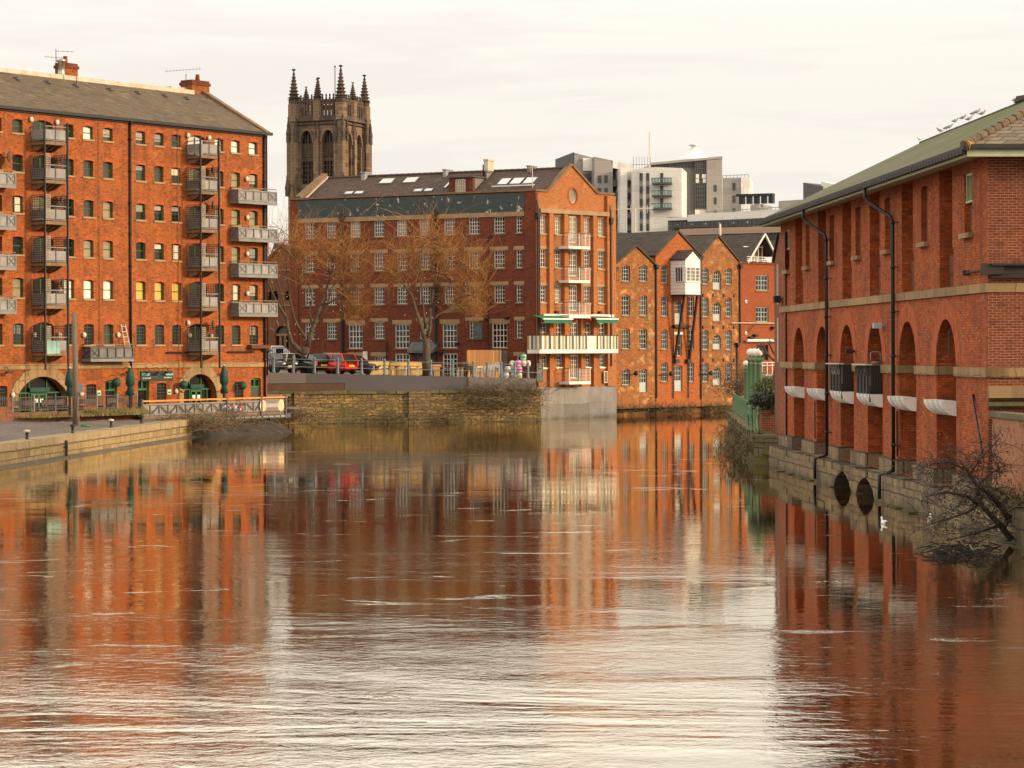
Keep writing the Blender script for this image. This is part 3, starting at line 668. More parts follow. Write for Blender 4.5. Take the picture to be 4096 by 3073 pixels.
DISH.v = [(y*.8+z*.6, -.45-z*.8+y*.6, x) for x, y, z in DISH.v]; DISH.path([(0, 0, -.02), (0, -.45, -.02)], .03, 5); DISH = DISH.mesh('satellite_dish')
for px, py in [(59.8, 160), (59.8, 199.8), (60.2, 283.5), (6.5, 157), (211, 170.5), (211, 205.5), (211, 325), (258, 267-35)]:
    u, z = FL.uz(px, py, -.4); part('satellite_dish', DISH, LB, FL.at(u, 0, z))
for p0, p1, py in ((165, 199, 352.5), (226.5, 252.5, 352), (261, 292, 350.5)):
    u0 = FL.u(p0, 350); u1 = min(FL.u(p1, 350), UL+.3); z = FL.z((p0+p1)/2 if p1 < 266 else 262, py); b = MB(BLACK); b.path([(u0, -.14, z), (u1, -.14, z)], .06, 6)
    for k in range(4): u = u0+(u1-u0)*(k+.5)/4; b.box(u-.03, u+.03, -.14, 0, z-.03, z+.03)
    part('pipe_run', b, LB)
b = MB(pbr('rust_beam', (.13, .04, .025), .8, .4)); u0, z = FL.uz(247, 347); b.box(u0, UL-.1, -.45, -.02, z-.1, z+.14); part('canopy_beam', b, LB)
for px in (7.5, 128, 148, 158, 167, 223):
    u, z = FL.uz(px, 372.5, -.3); b = MB(BLACK); b.box(u-.22, u+.22, -.55, -.3, z-.06, z+.06); b.path([(u, 0, z+.35), (u, -.3, z+.3), (u, -.42, z+.05)], .02, 4); part('floodlight', b, LB)
for px, py in ((98.5, 393), (169, 392)):
    u, z = FL.uz(px, py); b = MB(pbr('sign_mint', (.45, .62, .42), .5, .2)); b.box(u-.17, u+.17, -.04, 0, z-.16, z+.16); b.use(GREEN); b.box(u-.1, u+.1, -.048, -.04, z-.08, z+.03); part('wall_sign', b, LB)
for px, py in ((116.5, 382.5), (183.5, 385), (242.5, 385.5)):
    u, z = FL.uz(px, py, -.5); b = MB(GREEND); b.smooth = True; b.ball((u, -.5, z), .29, 10); b.use(BLACK); b.path([(u, 0, z+.45), (u, -.5, z+.42), (u, -.5, z+.2)], .02, 4); part('topiary_ball', b, LB)
# painted sign
u0, z1 = FL.uz(140.2, 371.2); u1, z0 = FL.uz(172.6, 380.4); sw = u1-u0; sh = z1-z0
b = MB(pbr('sign_green', (.006, .042, .026), .5, .3)); b.box(u0, u1, -.07, -.0, z0, z1); sg = part('shop_sign', b, LB)
b = MB(pbr('sign_cyan', (.30, .60, .50), .5, .1))
for x0 in (u0+sw*.03, u0+sw*.76):
    n = 8; w = sw*.215/n
    for k in range(n):
        a, c = (x0+k*w, z0+sh*(.76 if k % 2 == 0 else .58)), (x0+(k+1)*w, z0+sh*(.58 if k % 2 == 0 else .76)); b.beam((a[0], -.08, a[1]), (c[0], -.08, c[1]), .02, .13)
part('zigzag', b, sg)
b = MB(WHITE)
def dashes(b, x0, x1, z, h, y, words):
    n = sum(words)+len(words)-1; w = (x1-x0)/n; x = x0
    for i in words:
        for k in range(i):
            hh = h*R.choice((.6, .7, 1)); b.box(x+w*.12, x+w*.88, y-.012, y, z, z+hh*.35); b.box(x+w*.12, x+w*.4, y-.012, y, z+hh*.36, z+hh); b.box(x+w*.5, x+w*.88, y-.012, y, z+hh*.7, z+hh*1.0); x += w
        x += w
dashes(b, u0+sw*.045, u0+sw*.30, z0+sh*.22, sh*.15, -.07, [3, 4, 6]); dashes(b, u0+sw*.70, u0+sw*.955, z0+sh*.26, sh*.13, -.07, [15]); part('lettering', b, sg)
b = MB(pbr('sign_rust', (.20, .075, .03), .7, .3))
for x, z, w in ((.28, .84, .2), (.55, .62, .17), (.31, .36, .2)): b.box(u0+sw*x, u0+sw*(x+w), -.078, -.07, z0+sh*z, z0+sh*(z+.06))
part('faded_lettering', b, sg)

# ---- balconies
def balA(u0, u1, z, top):
    """bracketed balcony in an arched bay; lattice screens at its ends below the top storey"""
    d = 1.2; b = MB(TAN); b.box(u0, u1, -d, 0, z-.17, z-.02); b.box(u0-.04, u1+.04, -d-.03, -d+.05, z-.16, z+.04)
    for k in range(4):
        u = u0+.2+(u1-u0-.4)*k/3; b.prism([(-.95, z-.17), (-.01, z-.17), (-.01, z-.5), (-.5, z-.42)], u-.06, u+.06) if 0 else b.raw(
            [(u-s, y, zz) for s in (.06, -.06) for y, zz in ((-1.05, z-.171), (-.01, z-.171), (-.01, z-.55), (-.45, z-.46))], [(0, 1, 2, 3), (7, 6, 5, 4), (0, 4, 5, 1), (1, 5, 6, 2), (2, 6, 7, 3), (3, 7, 4, 0)])
    o = part('balcony', b, LB)
    b = MB(GREY); h = .95
    for p, q in (((u0, -d), (u1, -d)), ((u0, -d), (u0, 0)), ((u1, -d), (u1, 0))):
        b.beam((*p, z+h), (*q, z+h), .06); b.beam((*p, z+.12), (*q, z+.12), .05)
    b.use(GREYD)
    for u in (u0, (u0+u1)/2, u1): b.box(u-.025, u+.025, -d-.035, -d+.015, z-.1, z+h+.06); b.box(u-.025, u+.025, -.03, 0, z, z+h) if u != (u0+u1)/2 else 0
    part('railing', b, o)
    b = MB(PANEL); b.box(u0+.05, (u0+u1)/2-.04, -d-.004, -d+.02, z+.18, z+h-.2); b.box((u0+u1)/2+.04, u1-.05, -d-.004, -d+.02, z+.18, z+h-.2)
    b.box(u0-.01, u0+.012, -d+.08, -.08, z+.18, z+h-.2); b.box(u1-.012, u1+.01, -d+.08, -.08, z+.18, z+h-.2); part('panel', b, o)
    if not top:
        for uu, y0, y1, mt in ((u0-.03, -d, -.05, LATT), (u1+.03, -d, -.05, LATT)):
            b = MB(mt); zt = z+1.62; zb = z+.25
            for k in range(9): y = y0+(y1-y0)*k/8; b.box(uu-.02, uu, y-.016, y+.016, zb, zt)
            for k in range(11): zz = zb+(zt-zb)*k/10; b.box(uu, uu+.02, y0, y1, zz-.016, zz+.016)
            b.box(uu-.03, uu+.03, y0-.03, y0+.03, zb, zt+.05); part('lattice_screen', b, o)
        b = MB(LATTP); zt = z+1.62; zb = z+.25
        for k in range(5): u = u0+.42*k/4; b.box(u-.016, u+.016, -d-.03, -d-.01, zb, zt)
        for k in range(11): zz = zb+(zt-zb)*k/10; b.box(u0, u0+.42, -d-.01, -d+.01, zz-.016, zz+.016)
        part('lattice_screen', b, o)
    return o
for bi, (px0, pxc, pxr) in enumerate(((28.9, 44.6, 66.), (186.2, 200.3, 217.5))):
    u0 = FL.u(pxc, 140, -1.2); u1 = FL.u(pxr, 140, -1.2)
    for r in range(6):
        z = zL[r][0]-.5; balA(u0, u1, z, r == 0)
    ztop = zL[0][0]+.75
    for u in (u0-.06, u1+.06):
        b = MB(BLACK); b.box(u-.045, u+.045, -1.31, -1.22, zcs1-.35, ztop); part('balcony_post', b, LB)
    b = MB(GLASS['aqua'] if bi == 0 else WHITE)
    if bi == 0: z = zL[5][0]-.5; b.box(u0+.1, u0+1.15, -1.235, -1.22, z-.05, z+.72); part('banner', b, LB)
def balB(u0, u1, z, n, xs, dark=False, d=.78):
    b = MB(GREY); b.box(u0, u1, -d, 0, z-.1, z); b.box(u0-.03, u1+.03, -d-.05, -d+.02, z-.16, z+.02); b.box(u0-.03, u0+.05, -d, 0, z-.15, z+.02)
    o = part('balcony', b, LB); h = .78; b = MB(GREYD if dark else GREY)
    for zz in (z+.08, z+h-.06): b.box(u0, u1, -d-.02, -d+.04, zz-.04, zz+.04); b.box(u0-.02, u0+.04, -d, 0, zz-.04, zz+.04)
    for k in range(n+1): u = u0+(u1-u0)*k/n; b.box(u-.035, u+.035, -d-.03, -d+.04, z, z+h)
    for k in xs:
        a, c = u0+(u1-u0)*k/n, u0+(u1-u0)*(k+1)/n; b.beam((a, -d-.012, z+.1), (c, -d-.012, z+h-.1), .03); b.beam((a, -d-.012, z+h-.1), (c, -d-.012, z+.1), .03)
    b.beam((u0-.01, -d, z+.1), (u0-.01, 0, z+h-.1), .03); b.beam((u0-.01, -d, z+h-.1), (u0-.01, 0, z+.1), .03)
    part('truss_railing', b, o)
    b = MB(pbr('weathered_panel%d' % len(MATS), (.16, .15, .135) if dark else (.30, .28, .26), .6, .4, .9)); b.box(u0+.03, u1-.03, -d+.045, -d+.06, z+.06, z+h-.05); b.box(u0+.05, u0+.065, -d+.06, -.02, z+.06, z+h-.05); part('panel', b, o)
    b = MB(TAN); b.box(u0, u1, -d-.02, -d+.05, z+h+.1, z+h+.15); b.box(u0, u0+.05, -d, 0, z+h+.1, z+h+.15); part('handrail', b, o)
for r in (1, 2, 3, 4):
    z = FL.z(255, [0, 202-20+.5, 222, 259, 298][r]) if 0 else FL.z(250, (0, 201.5, 239.2, 275.0, 314.2)[r], -.78)
    balB(FL.u(238.6, 220, -.78), UL+.15, z, 5, (0, 4))
    z = FL.z(10, (0, 185.5, 227.5, 267.5, 311.5)[r], -.78); balB(FL.u(-32, 220, -.78), FL.u(15.5, 220, -.78), z, 6, (0, 5))
balB(FL.u(90.7, 350, -.78), FL.u(133, 350, -.78), FL.z(112, 359, -.78), 5, (0,), True)
b = MB(pbr('ladder', (.5, .42, .32), .6)); u = FL.u(122, 330); z0 = FL.z(122, 350)
b.beam((u-.2, -.5, z0), (u-.16, -.08, z0+1.6), .05); b.beam((u+.25, -.5, z0), (u+.2, -.08, z0+1.6), .05)
for k in range(5): f = (k+.6)/5; b.beam((u-.2, -.5+.42*f, z0+1.6*f), (u+.23, -.5+.42*f, z0+1.6*f), .04)
o = thing('ladder', 'pale timber ladder leaning on the brick wall behind a dark balcony', 'ladder', FL.M, mesh=b.mesh('ladder'))
# ================================================================ long dark building with the sunlit gable
CB = thing('riverside_warehouse', 'dark red brick warehouse with peeling teal band and sunlit gabled end, centre', 'building', FG.M)
LC = FC.L
zb0 = 2.2
ztop = FC.z(420, 194.8)                                    # parapet of the long side
zband1, zband0 = FC.z(420, 196.6), FC.z(420, 214.9)
zst0 = FC.z(420, 219.3)
def zc(px, y): return FC.z(px, y)
ccol = [309.6, 331.4, 355.2, 379, 401.8, 424.6, 449.4, 474, 499.2, 519.]
CUx = [FC.u(x, 260) for x in ccol]
rowsC = [(zc(499, 233.4), zc(499, 216.8)), (zc(499, 268.3), zc(499, 250.2)), (zc(499, 302.8), zc(499, 285.2)), (zc(379, 338.9), zc(379, 321.8))]
tallz = (zc(499, 348), zc(499, 323.4))
wc = .92; holes = []; rv = []; items = []
s43 = WS('s43', WHITE, 4, 4, .06, .035, sill=ST_LD, lint=None, so=.14)
s43l = WS('s43l', WHITE, 4, 4, .06, .035, sill=ST_LD, lint=ST_L, lo=.32, lh=.28, so=.14)
s23 = WS('s23', WHITE, 2, 4, .06, .035, sill=ST_LD, lint=None, so=.14); s23l = WS('s23l', WHITE, 2, 4, .06, .035, sill=ST_LD, lint=ST_L, lo=.2, lh=.28, so=.14)
stall = WS('stall', WHITE, 4, 4, .07, .05, sill=ST_LD, lint=ST_L, lo=.22, lh=.34, so=.16)
sgrd = WS('sgrd', WHITE, 4, 2, .06, .04, lint=ST_L, lo=.32, lh=.3)
sfd = WS('sfd', WHITE, 4, 5, .10, .045, mid=1)
for r, (z0, z1) in enumerate(rowsC):
    for k, u in enumerate(CUx):
        w = wc if k < 9 else .48
        if r == 3 and k in (2, 4, 6, 8): items.append((u, tallz[0], 1.3, tallz[1]-tallz[0], stall, 'dark')); continue
        st = (s43 if k < 9 else s23) if r == 0 else (s43l if k < 9 else s23l)
        items.append((u, z0, w, z1-z0, st, R.choice(['dark', 'dark', 'warm', 'mid']) if r else R.choice(['mid', 'pale', 'grey'])))
zgt = zc(379, 356.2)
for k in (1, 2, 3): items.append((CUx[k], zgt-1.2, .92, 1.2, sgrd, 'dark' if k > 1 else 'pale'))
items.append((CUx[9]+.05, zgt-1.15, .5, 1.15, WS('sg2', WHITE, 2, 2, .06, .04, lint=ST_L, lo=.3, lh=.3), 'dark'))
fdz = 2.95
for k in (4, 6): items.append((CUx[k], fdz, 1.32, zc(449, 353.2)-fdz, sfd, 'dark'))
doorz = zc(424, 349)
holes = [arch(u-w/2, u+w/2, z, z+h) for u, z, w, h, st, g in items]
holes.append(arch(CUx[5]-.95, CUx[5]+.95, fdz, doorz))
M0 = FC.M
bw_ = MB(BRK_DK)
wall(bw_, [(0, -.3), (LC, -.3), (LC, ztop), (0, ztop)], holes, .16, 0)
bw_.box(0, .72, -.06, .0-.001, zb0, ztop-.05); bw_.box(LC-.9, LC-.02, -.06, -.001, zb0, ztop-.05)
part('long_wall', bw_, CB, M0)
for u, z, w, h, st, g in items: window(CB, FC, u, z, w, h, st, g, .10, 'window' if st is not sfd else 'french_door')
b = MB(GREYD); u = CUx[5]; b.box(u-.9, u+.9, .1, .14, fdz, doorz-.02)
for s in (-.88, -.3, .3, .88): b.box(u+s-.05, u+s+.05, .04, .1, fdz, doorz)
o = part('shop_door', b, CB, M0)
b = MB(pbr('canopy_grey', (.12, .115, .11), .7, .3)); b.raw([(u-1.15, -.02, doorz+.55), (u+1.15, -.02, doorz+.55), (u+1.15, -.75, doorz-.1), (u-1.15, -.75, doorz-.1), (u-1.15, -.02, doorz-.12), (u+1.15, -.02, doorz-.12), (u+1.15, -.75, doorz-.3), (u-1.15, -.75, doorz-.3)],
   [(0, 1, 2, 3), (3, 2, 6, 7), (0, 3, 7, 4), (1, 5, 6, 2), (4, 7, 6, 5)]); part('door_canopy', b, CB, M0)
# peeling teal band
tm, tnt, tp = newmat('peeling_teal'); c = objco(tnt)
base = mix(tnt, (.026, .040, .038), (.040, .058, .053), ramp(tnt, noise(tnt, c, 1.2, 6), .35, .65))
base = mix(tnt, base, (.02, .032, .032), ramp(tnt, noise(tnt, scaled(tnt, c, (6, 6, .5)), 1, 4), .55, .7, 0, .6))
pv = ramp(tnt, noise(tnt, scaled(tnt, c, (1.3, 1.3, .9)), 1.6, 5, .62, .4), .60, .615)
pv2 = ramp(tnt, noise(tnt, scaled(tnt, c, (.25, 1, .9)), 1., 3), .46, .52)
mm = N(tnt, 'ShaderNodeMath', operation='MULTIPLY'); tnt.links.new(pv, mm.inputs[0]); tnt.links.new(pv2, mm.inputs[1])
tnt.links.new(mix(tnt, base, (.50, .44, .36), mm.outputs[0]), tp.inputs['Base Color']); tp.inputs['Roughness'].default_value = .7
b = MB(tm); b.box(.74, LC-.92, -.075, -.002, zband0, zband1); part('teal_band', b, CB, M0)
b = MB(ST_L); x = .74
while x < LC-1: b.box(x+.004, min(LC-.92, x+1.5)-.004, -.10, -.002, zst0, zband0-.003); x += 1.5
part('stone_band', b, CB, M0)
b = MB(ST_LD); b.box(-.05, LC+.02, -.14, .35, ztop-.04, ztop+.10); part('parapet_coping', b, CB, M0)
for px in (343.2, 436.4, 502-12.6):
    u = FC.u(px, 300); zt = zst0+.1 if px < 480 else zc(489, 237.5); b = MB(BLACK); r = .11 if px < 480 else .05; b.path([(u, -.17, fdz+.6), (u, -.17, zt)], r, 8)
    if px < 480: b.prism([(u-.14, zt-.1), (u+.14, zt-.1), (u+.22, zt+.32), (u-.22, zt+.32)], -.4, -.05); b.path([(u, -.2, zt+.3), (u, -.2, zt+.55)], .09, 6)
    else: b.path([(u, -.17, zt), (u+.35, -.17, zt+.05)], .05, 6)
    part('downpipe', b, CB, M0)
b = MB(BLACK); u = FC.u(387.3, 350); z = zc(387, 353); b.path([(u-.05, -.05, z+.9), (u, -.12, z+.8), (u+.02, -.12, z-.9)], .06, 6); part('downpipe', b, CB, M0)
b = MB(WHITE); u, z = FC.uz(365.4, 355.5); b.box(u-.2, u+.2, -.06, -.01, z+.04, z+.32); b.box(u-.2, u+.2, -.06, -.01, z-.36, z+.02); part('notice_board', b, CB, M0)
u, z = FC.uz(479, 331.5, -.5); b = MB(pbr('slate_sign', (.075, .09, .09), .6, .2)); b.box(u-.36, u+.36, -.66, -.60, z-.62, z+.62); sg = part('hanging_sign', b, CB, M0)
b = MB(pbr('chalk', (.26, .27, .26), .8, .2))
def logo(b, u, z, s, y):
    P = [(-.1, .55), (.35, .45), (.5, .05), (.3, -.45), (-.3, -.45), (-.5, .1)]
    for i in range(6): a, c = P[i], P[(i+1) % 6]; b.beam((u+a[0]*s, y, z+a[1]*s), (u+c[0]*s, y, z+c[1]*s), .02, .05*s)
    for a, c in (((-.35, .15), (.1, .12)), ((.1, .12), (.35, .45)), ((-.1, -.05), (.0, -.3)), ((0, -.3), (.2, -.1)), ((.2, -.1), (.0, .0)), ((-.25, .32), (.2, .3))): b.beam((u+a[0]*s, y, z+a[1]*s), (u+c[0]*s, y, z+c[1]*s), .02, .05*s)
logo(b, u, z+.1, .5, -.67); dashes(b, u-.26, u+.26, z-.42, .1, -.66, [5, 4]); part('emblem', b, sg, M0)
b = MB(BLACK); b.beam((u-.5, 0, z+.75), (u-.3, -.63, z+.72), .03); b.beam((u-.36, -.63, z+.7), (u+.36, -.63, z+.7), .04); part('sign_bracket', b, sg, M0)
for px, py in ((458, 344), (442, 353.5), (412, 353.5), (487.5, 320), (508, 318.5)):
    u, z = FC.uz(px, py); b = MB(BLACK); b.box(u-.1, u+.1, -.3, 0, z-.08, z+.08); b.box(u-.12, u-.02, -.36, -.3, z-.1, z+.1); part('floodlight', b, CB, M0)

# sunlit gable
LG = FG.L
gcol = [543.2, 558.3, 573.8, 587.3, 601.4]
GU = [FG.u(x, 290) for x in gcol]
zgr = [(FG.z(573, 235.0), FG.z(573, 217.2)), (FG.z(573, 268.2), FG.z(573, 250.2)), (FG.z(573, 303.0), FG.z(573, 286.2))]
z4 = (FG.z(573, 339.2), FG.z(573, 322.4)); z5 = (FG.z(573, 367.4), FG.z(573, 355.2)); zcon = FG.z(573, 386.8)
sh = (FG.u(547, 190), FG.z(547, 189.6)); ap = (FG.u(571, 166, 0), FG.z(571, 166.2)); sh2 = (FG.u(596.8, 193.7), FG.z(596.8, 193.4)); zr = FG.z(612, 194.4)
outl = [(0, -.3), (LG, -.3), (LG, zr), (sh2[0], zr), (ap[0]+.14, ap[1]), (ap[0]-.14, ap[1]), (sh[0], ztop), (0, ztop)]
oc = FG.uz(573, 195.8)
hol = []; it = []
g43 = WS('g43', WHITE, 3, 4, .055, .035, sill=ST_L, so=.06); g43l = WS('g43l', WHITE, 3, 4, .055, .035, sill=ST_L, lint=ST_L, lo=.12, lh=.22, so=.06)
gd = WS('gd', WHITE, 4, 5, .09, .035, mid=1); gd2 = WS('gd2', WHITE, 2, 5, .09, .05)
for r in range(3):
    for k, u in enumerate(GU):
        z0, z1 = zgr[r]
        if k == 2: it.append((u, z0-.62, 1.0, z1-z0+.72, gd, 'pale' if r == 0 else 'grey'))
        else: it.append((u, z0, .78, z1-z0, g43 if r == 0 else g43l, 'pale' if r < 1 else R.choice(['grey', 'pale', 'grey', 'mid'])))  # top row: the bright reflection is put into the pale pane colour
for k, u in enumerate(GU):
    it.append((u+.1, z4[0]-.55, 1.0 if k == 2 else .72, z4[1]-z4[0]+.55, gd if k == 2 else gd2, 'warm'))
    if k == 2: it.append((u+.1, z5[0]-.85, 1.0, z5[1]-z5[0]+.85, gd, 'warm'))
    else: it.append((u+.1, z5[0], .74, z5[1]-z5[0], WS('g5', WHITE, 3, 3, .05, .03, sill=WHITE, so=.02), 'mid'))
hol = [arch(u-w/2, u+w/2, z, z+h) for u, z, w, h, st, g in it]
n = 20; ro = .48; hol.append([(oc[0]+ro*sin(2*pi*k/n), oc[1]+ro*1.18*cos(2*pi*k/n)) for k in range(n)][::-1])
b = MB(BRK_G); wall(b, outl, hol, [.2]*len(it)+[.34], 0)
# piers standing proud of the window bays
zl0, zl1 = FG.z(573, 214.6), FG.z(573, 211.0)
pu = [(0, GU[0]-.80), (GU[0]+.46, GU[1]-.80), (GU[1]+.46, GU[2]-.92), (GU[2]+.57, GU[3]-.80), (GU[3]+.46, GU[4]-.80), (GU[4]+.46, LG)]
for a, c in pu: b.box(a, c, -.25, -.001, zcon+.02, zl1+.001 if a > .1 and c < LG-.1 else ztop-.15 if a < .1 else zr-.15)
part('gable_wall', b, CB)
for u, z, w, h, st, g in it: window(CB, FG, u, z, w, h, st, g, .13, 'window' if st not in (gd, gd2) else 'balcony_door')
b = MB(ST_L); b.box(.3, LG-.45, -.28, .0-.002, zl0, zl1+.05); part('stone_band', b, CB)
b = MB(BRK_RED); 
P = [(oc[0]+(ro+.0)*sin(2*pi*k/n), oc[1]+(ro*1.18)*cos(2*pi*k/n)) for k in range(n)]; Q = [(oc[0]+(ro+.14)*sin(2*pi*k/n), oc[1]+(ro*1.18+.14)*cos(2*pi*k/n)) for k in range(n)]
for k in range(n): j = (k+1) % n; b.prism([P[k], P[j], Q[j], Q[k]], -.02, .05)
b.use(WHITE); P2_ = [(oc[0]+(ro-.05)*sin(2*pi*k/n), oc[1]+(ro*1.18-.05)*cos(2*pi*k/n)) for k in range(n)]
for k in range(n): j = (k+1) % n; b.prism([P2_[k], P2_[j], P[j], P[k]], .10, .16)
o = part('round_window', b, CB); b = MB(GLASS['pale']); b.prism(P2_, .15, .2); part('pane', b, o)
b = MB(CONC); b.box(-.12, LG+.02, -.22, .3, -1, zcon); part('concrete_base', b, CB)
b = MB(BRK_G); b.box(-.02, .0, 0, .02, 0, .02) if 0 else 0
# parapet copings and roof
b = MB(ST_LD)
for p, q in (((0-.05, ztop), (sh[0], ztop)), ((sh[0], ztop), (ap[0]-.12, ap[1]+.04)), ((ap[0]+.12, ap[1]+.04), (sh2[0], zr)), ((sh2[0], zr), (LG+.04, zr)), ((ap[0]-.3, ap[1]+.06), (ap[0]+.3, ap[1]+.06))):
    b.beam((p[0], .1, p[1]+.03), (q[0], .1, q[1]+.03), .44, .16)
part('gable_coping', b, CB)
# roof over the long side: in the long wall's frame
Mi = M0.inverted()
apw = Mi @ (FG.M @ Vector((ap[0], .2, ap[1])))              # apex in the long frame
ridy, ridz = apw.y, apw.z-.15
zr0 = ztop-.25
b = MB(SLATE_M); b.sheet([(.9, .2, zr0), (LC-.1, .2, zr0), (apw.x-.1, ridy, ridz), (.9, ridy, ridz)], .15)
shw = Mi @ (FG.M @ Vector((LG-.2, .2, zr-.3)))
b.sheet([(.9, ridy, ridz), (apw.x-.1, ridy, ridz), (shw.x, shw.y, zr-.3), (.9, shw.y, zr-.3)], .15)
rf = part('roof', b, CB, M0)
b = MB(SLATE_M)
for k in range(42): x = .9+(apw.x-1)*k/42; b.path([(x, ridy, ridz+.02), (x+(apw.x-1)/42-.03, ridy, ridz+.02)], [.11, .13], 6)
part('ridge_tiles', b, rf, M0)
b = MB(ST_LD); b.beam((.75, -.05, ztop+.1), (.75, ridy, ridz+.28), .5, .3); b.use(WHITEC); b.beam((1.06, .2, zr0+.16), (1.06, ridy, ridz+.12), .16, .1); part('verge_coping', b, CB, M0)
b = MB(BRK_DK); b.raw([(.5, .02, ztop-.3), (.5, ridy, ridz), (.5, 2*ridy, ztop-.3), (1, .02, ztop-.3), (1, ridy, ridz), (1, 2*ridy, ztop-.3)], [(0, 1, 2), (5, 4, 3), (0, 3, 4, 1), (1, 4, 5, 2)]); part('gable', b, CB, M0)
def onroof(px, py):
    """roof slope hit: long frame coordinates"""
    d = Mi.to_3x3() @ Vector((ray(px, py)[0], 1, ray(px, py)[1])); o = Mi @ Vector((0, 0, HC))
    k = (ridz-zr0)/(ridy-.2); t = (zr0+k*(o.y-.2)-o.z)/(d.z-k*d.y); return o+d*t
k_ = (ridz-zr0)/(ridy-.2)
def sky_light(P):
    q = [onroof(*p) for p in P]; u0 = (q[0].x+q[3].x)/2; u1 = (q[1].x+q[2].x)/2; y0 = (q[2].y+q[3].y)/2; y1 = (q[0].y+q[1].y)/2
    f = lambda y: zr0+k_*(y-.2)
    b = MB(GREYD); b.raw([(u, y, f(y)+e) for e in (.0, .10) for u, y in ((u0, y0), (u1, y0), (u1, y1), (u0, y1))], [(4, 5, 6, 7), (0, 1, 5, 4), (1, 2, 6, 5), (2, 3, 7, 6), (3, 0, 4, 7)])
    o = part('skylight', b, rf, M0); e = .07; b = MB(GLASS['skylight']); b.face([(u0+e, y0+e, f(y0+e)+.105), (u1-e, y0+e, f(y0+e)+.105), (u1-e, y1-e, f(y1-e)+.105), (u0+e, y1-e, f(y1-e)+.105)]); part('pane', b, o, M0)
Z8 = lambda x, y: ((1200+x*.5696)/4, (600+y*.5696)/4)
for quad in [((325, 297), (382, 297), (365, 318), (303, 318)), ((394, 295), (452, 295), (437, 316), (375, 316)), ((580, 207), (672, 205), (640, 242), (550, 243)), ((745, 200), (842, 196), (808, 236), (718, 238)),
             ((805, 280), (870, 278), (852, 300), (790, 301)), ((880, 277), (942, 275), (926, 297), (864, 299)), ((1415, 207), (1490, 204), (1455, 250), (1378, 252)), ((1500, 203), (1582, 200), (1548, 246), (1466, 249)), ((1592, 199), (1672, 197), (1640, 243), (1558, 246)), ((1035, 232), (1050, 228), (1048, 272), (1008, 275))]:
    sky_light([Z8(*p) for p in quad])
b = MB(WHITE); p, q = onroof(*Z8(1352, 267)), onroof(*Z8(1648, 256)); b.beam((p.x, p.y-.1, p.z+.12), (q.x, q.y-.1, q.z+.12), .1); part('flashing', b, rf, M0)
# dormer
p, q = onroof(*Z8(1055, 290)), onroof(*Z8(1225, 280)); u0, u1 = p.x, q.x; y0 = .9; zt = p.z+ (290-198)*.5696/4*187/F
b = MB(BRK_DK); b.box(u0, u1, y0, y0+.3, zr0, zt); b.use(CONC); b.box(u0, u1+.02, y0+.3, ridy-.3, zr0, zt-.04); b.use(GREYD); b.box(u0-.12, u1+.15, y0-.15, ridy-.2, zt, zt+.1)
o = part('dormer', b, CB, M0)
window(o, type('f', (), {'at': lambda s, u, y, z: M0 @ T(u, y0-.03-.001+y-.13, z)})(), (u0+u1)/2+.0, zt-1.12, .85, .98, WS('dw', CREAM, 4, 2, .05, .04), 'pale', .1)
# ridge boxes and vents
for (x0, y0_, x1, y1_, m, nm) in ((453, 157, 532, 215, 'm', 'roof_vent'), (1027, 138, 1103, 195, 'm', 'roof_vent'), (1617, 112, 1693, 158, 'd', 'roof_vent')):
    a = Z8(x0, y0_); c = Z8(x1, y1_); u0 = FC.u(a[0], a[1], ridy); u1 = FC.u(c[0], a[1], ridy)-.7; z1 = FC.z(a[0], a[1], ridy); z0 = FC.z(a[0], c[1], ridy-.5)
    b = MB(pbr('vent_'+nm+str(x0), (.30, .30, .30) if m == 'm' else (.16, .14, .12), .5, .3)); b.box(u0, u1, ridy-.55, ridy+.55, z0, z1-.08); b.box(u0-.06, u1+.06, ridy-.62, ridy+.62, z1-.08, z1); part(nm, b, CB, M0)
a = Z8(1312, 70); c = Z8(1388, 200); u0 = FC.u(a[0], a[1], ridy-.8); u1 = FC.u(c[0], a[1], ridy-.8)-.9; z1 = FC.z(a[0], a[1], ridy-.8); z0 = FC.z(a[0], c[1], ridy-.8); zm = FC.z(a[0], Z8(0, 148)[1], ridy-.8)
b = MB(WHITEC); b.box(u0, u1+.3, ridy-1.3, ridy-.3, zm, z1); b.box(u0-.05, u1+.35, ridy-1.35, ridy-.25, z1-.1, z1+.04); b.use(GREY); b.box(u0+.15, u1+.15, ridy-1.2, ridy-.4, z0-.3, zm-.12); b.box(u0+.05, u1+.22, ridy-1.26, ridy-.34, zm-.12, zm-.001); part('plant_box', b, CB, M0)
b = MB(BLACK); u = FC.u(Z8(1290, 150)[0], 180, ridy-.6); b.path([(u, ridy-.6, ridz-.5), (u, ridy-.6, FC.z(400, Z8(0, 128)[1], ridy-.6))], .09, 7); part('flue', b, CB, M0)
b = MB(CREAM); u = FC.u(Z8(1633, 200)[0], 190, 1.2); z0 = FC.z(500, Z8(0, 262)[1], 1.2); b.path([(u, 1.2, z0-.3), (u, 1.2, z0+1.5)], .03, 5); b.path([(u-.35, 1.2, z0+1.45), (u+.3, 1.2, z0+1.4)], .02, 4)
for k in range(5): b.path([(u-.3+.14*k, 1.2, z0+1.3), (u-.3+.14*k, 1.2, z0+1.55)], .012, 3)
part('aerial', b, CB, M0)
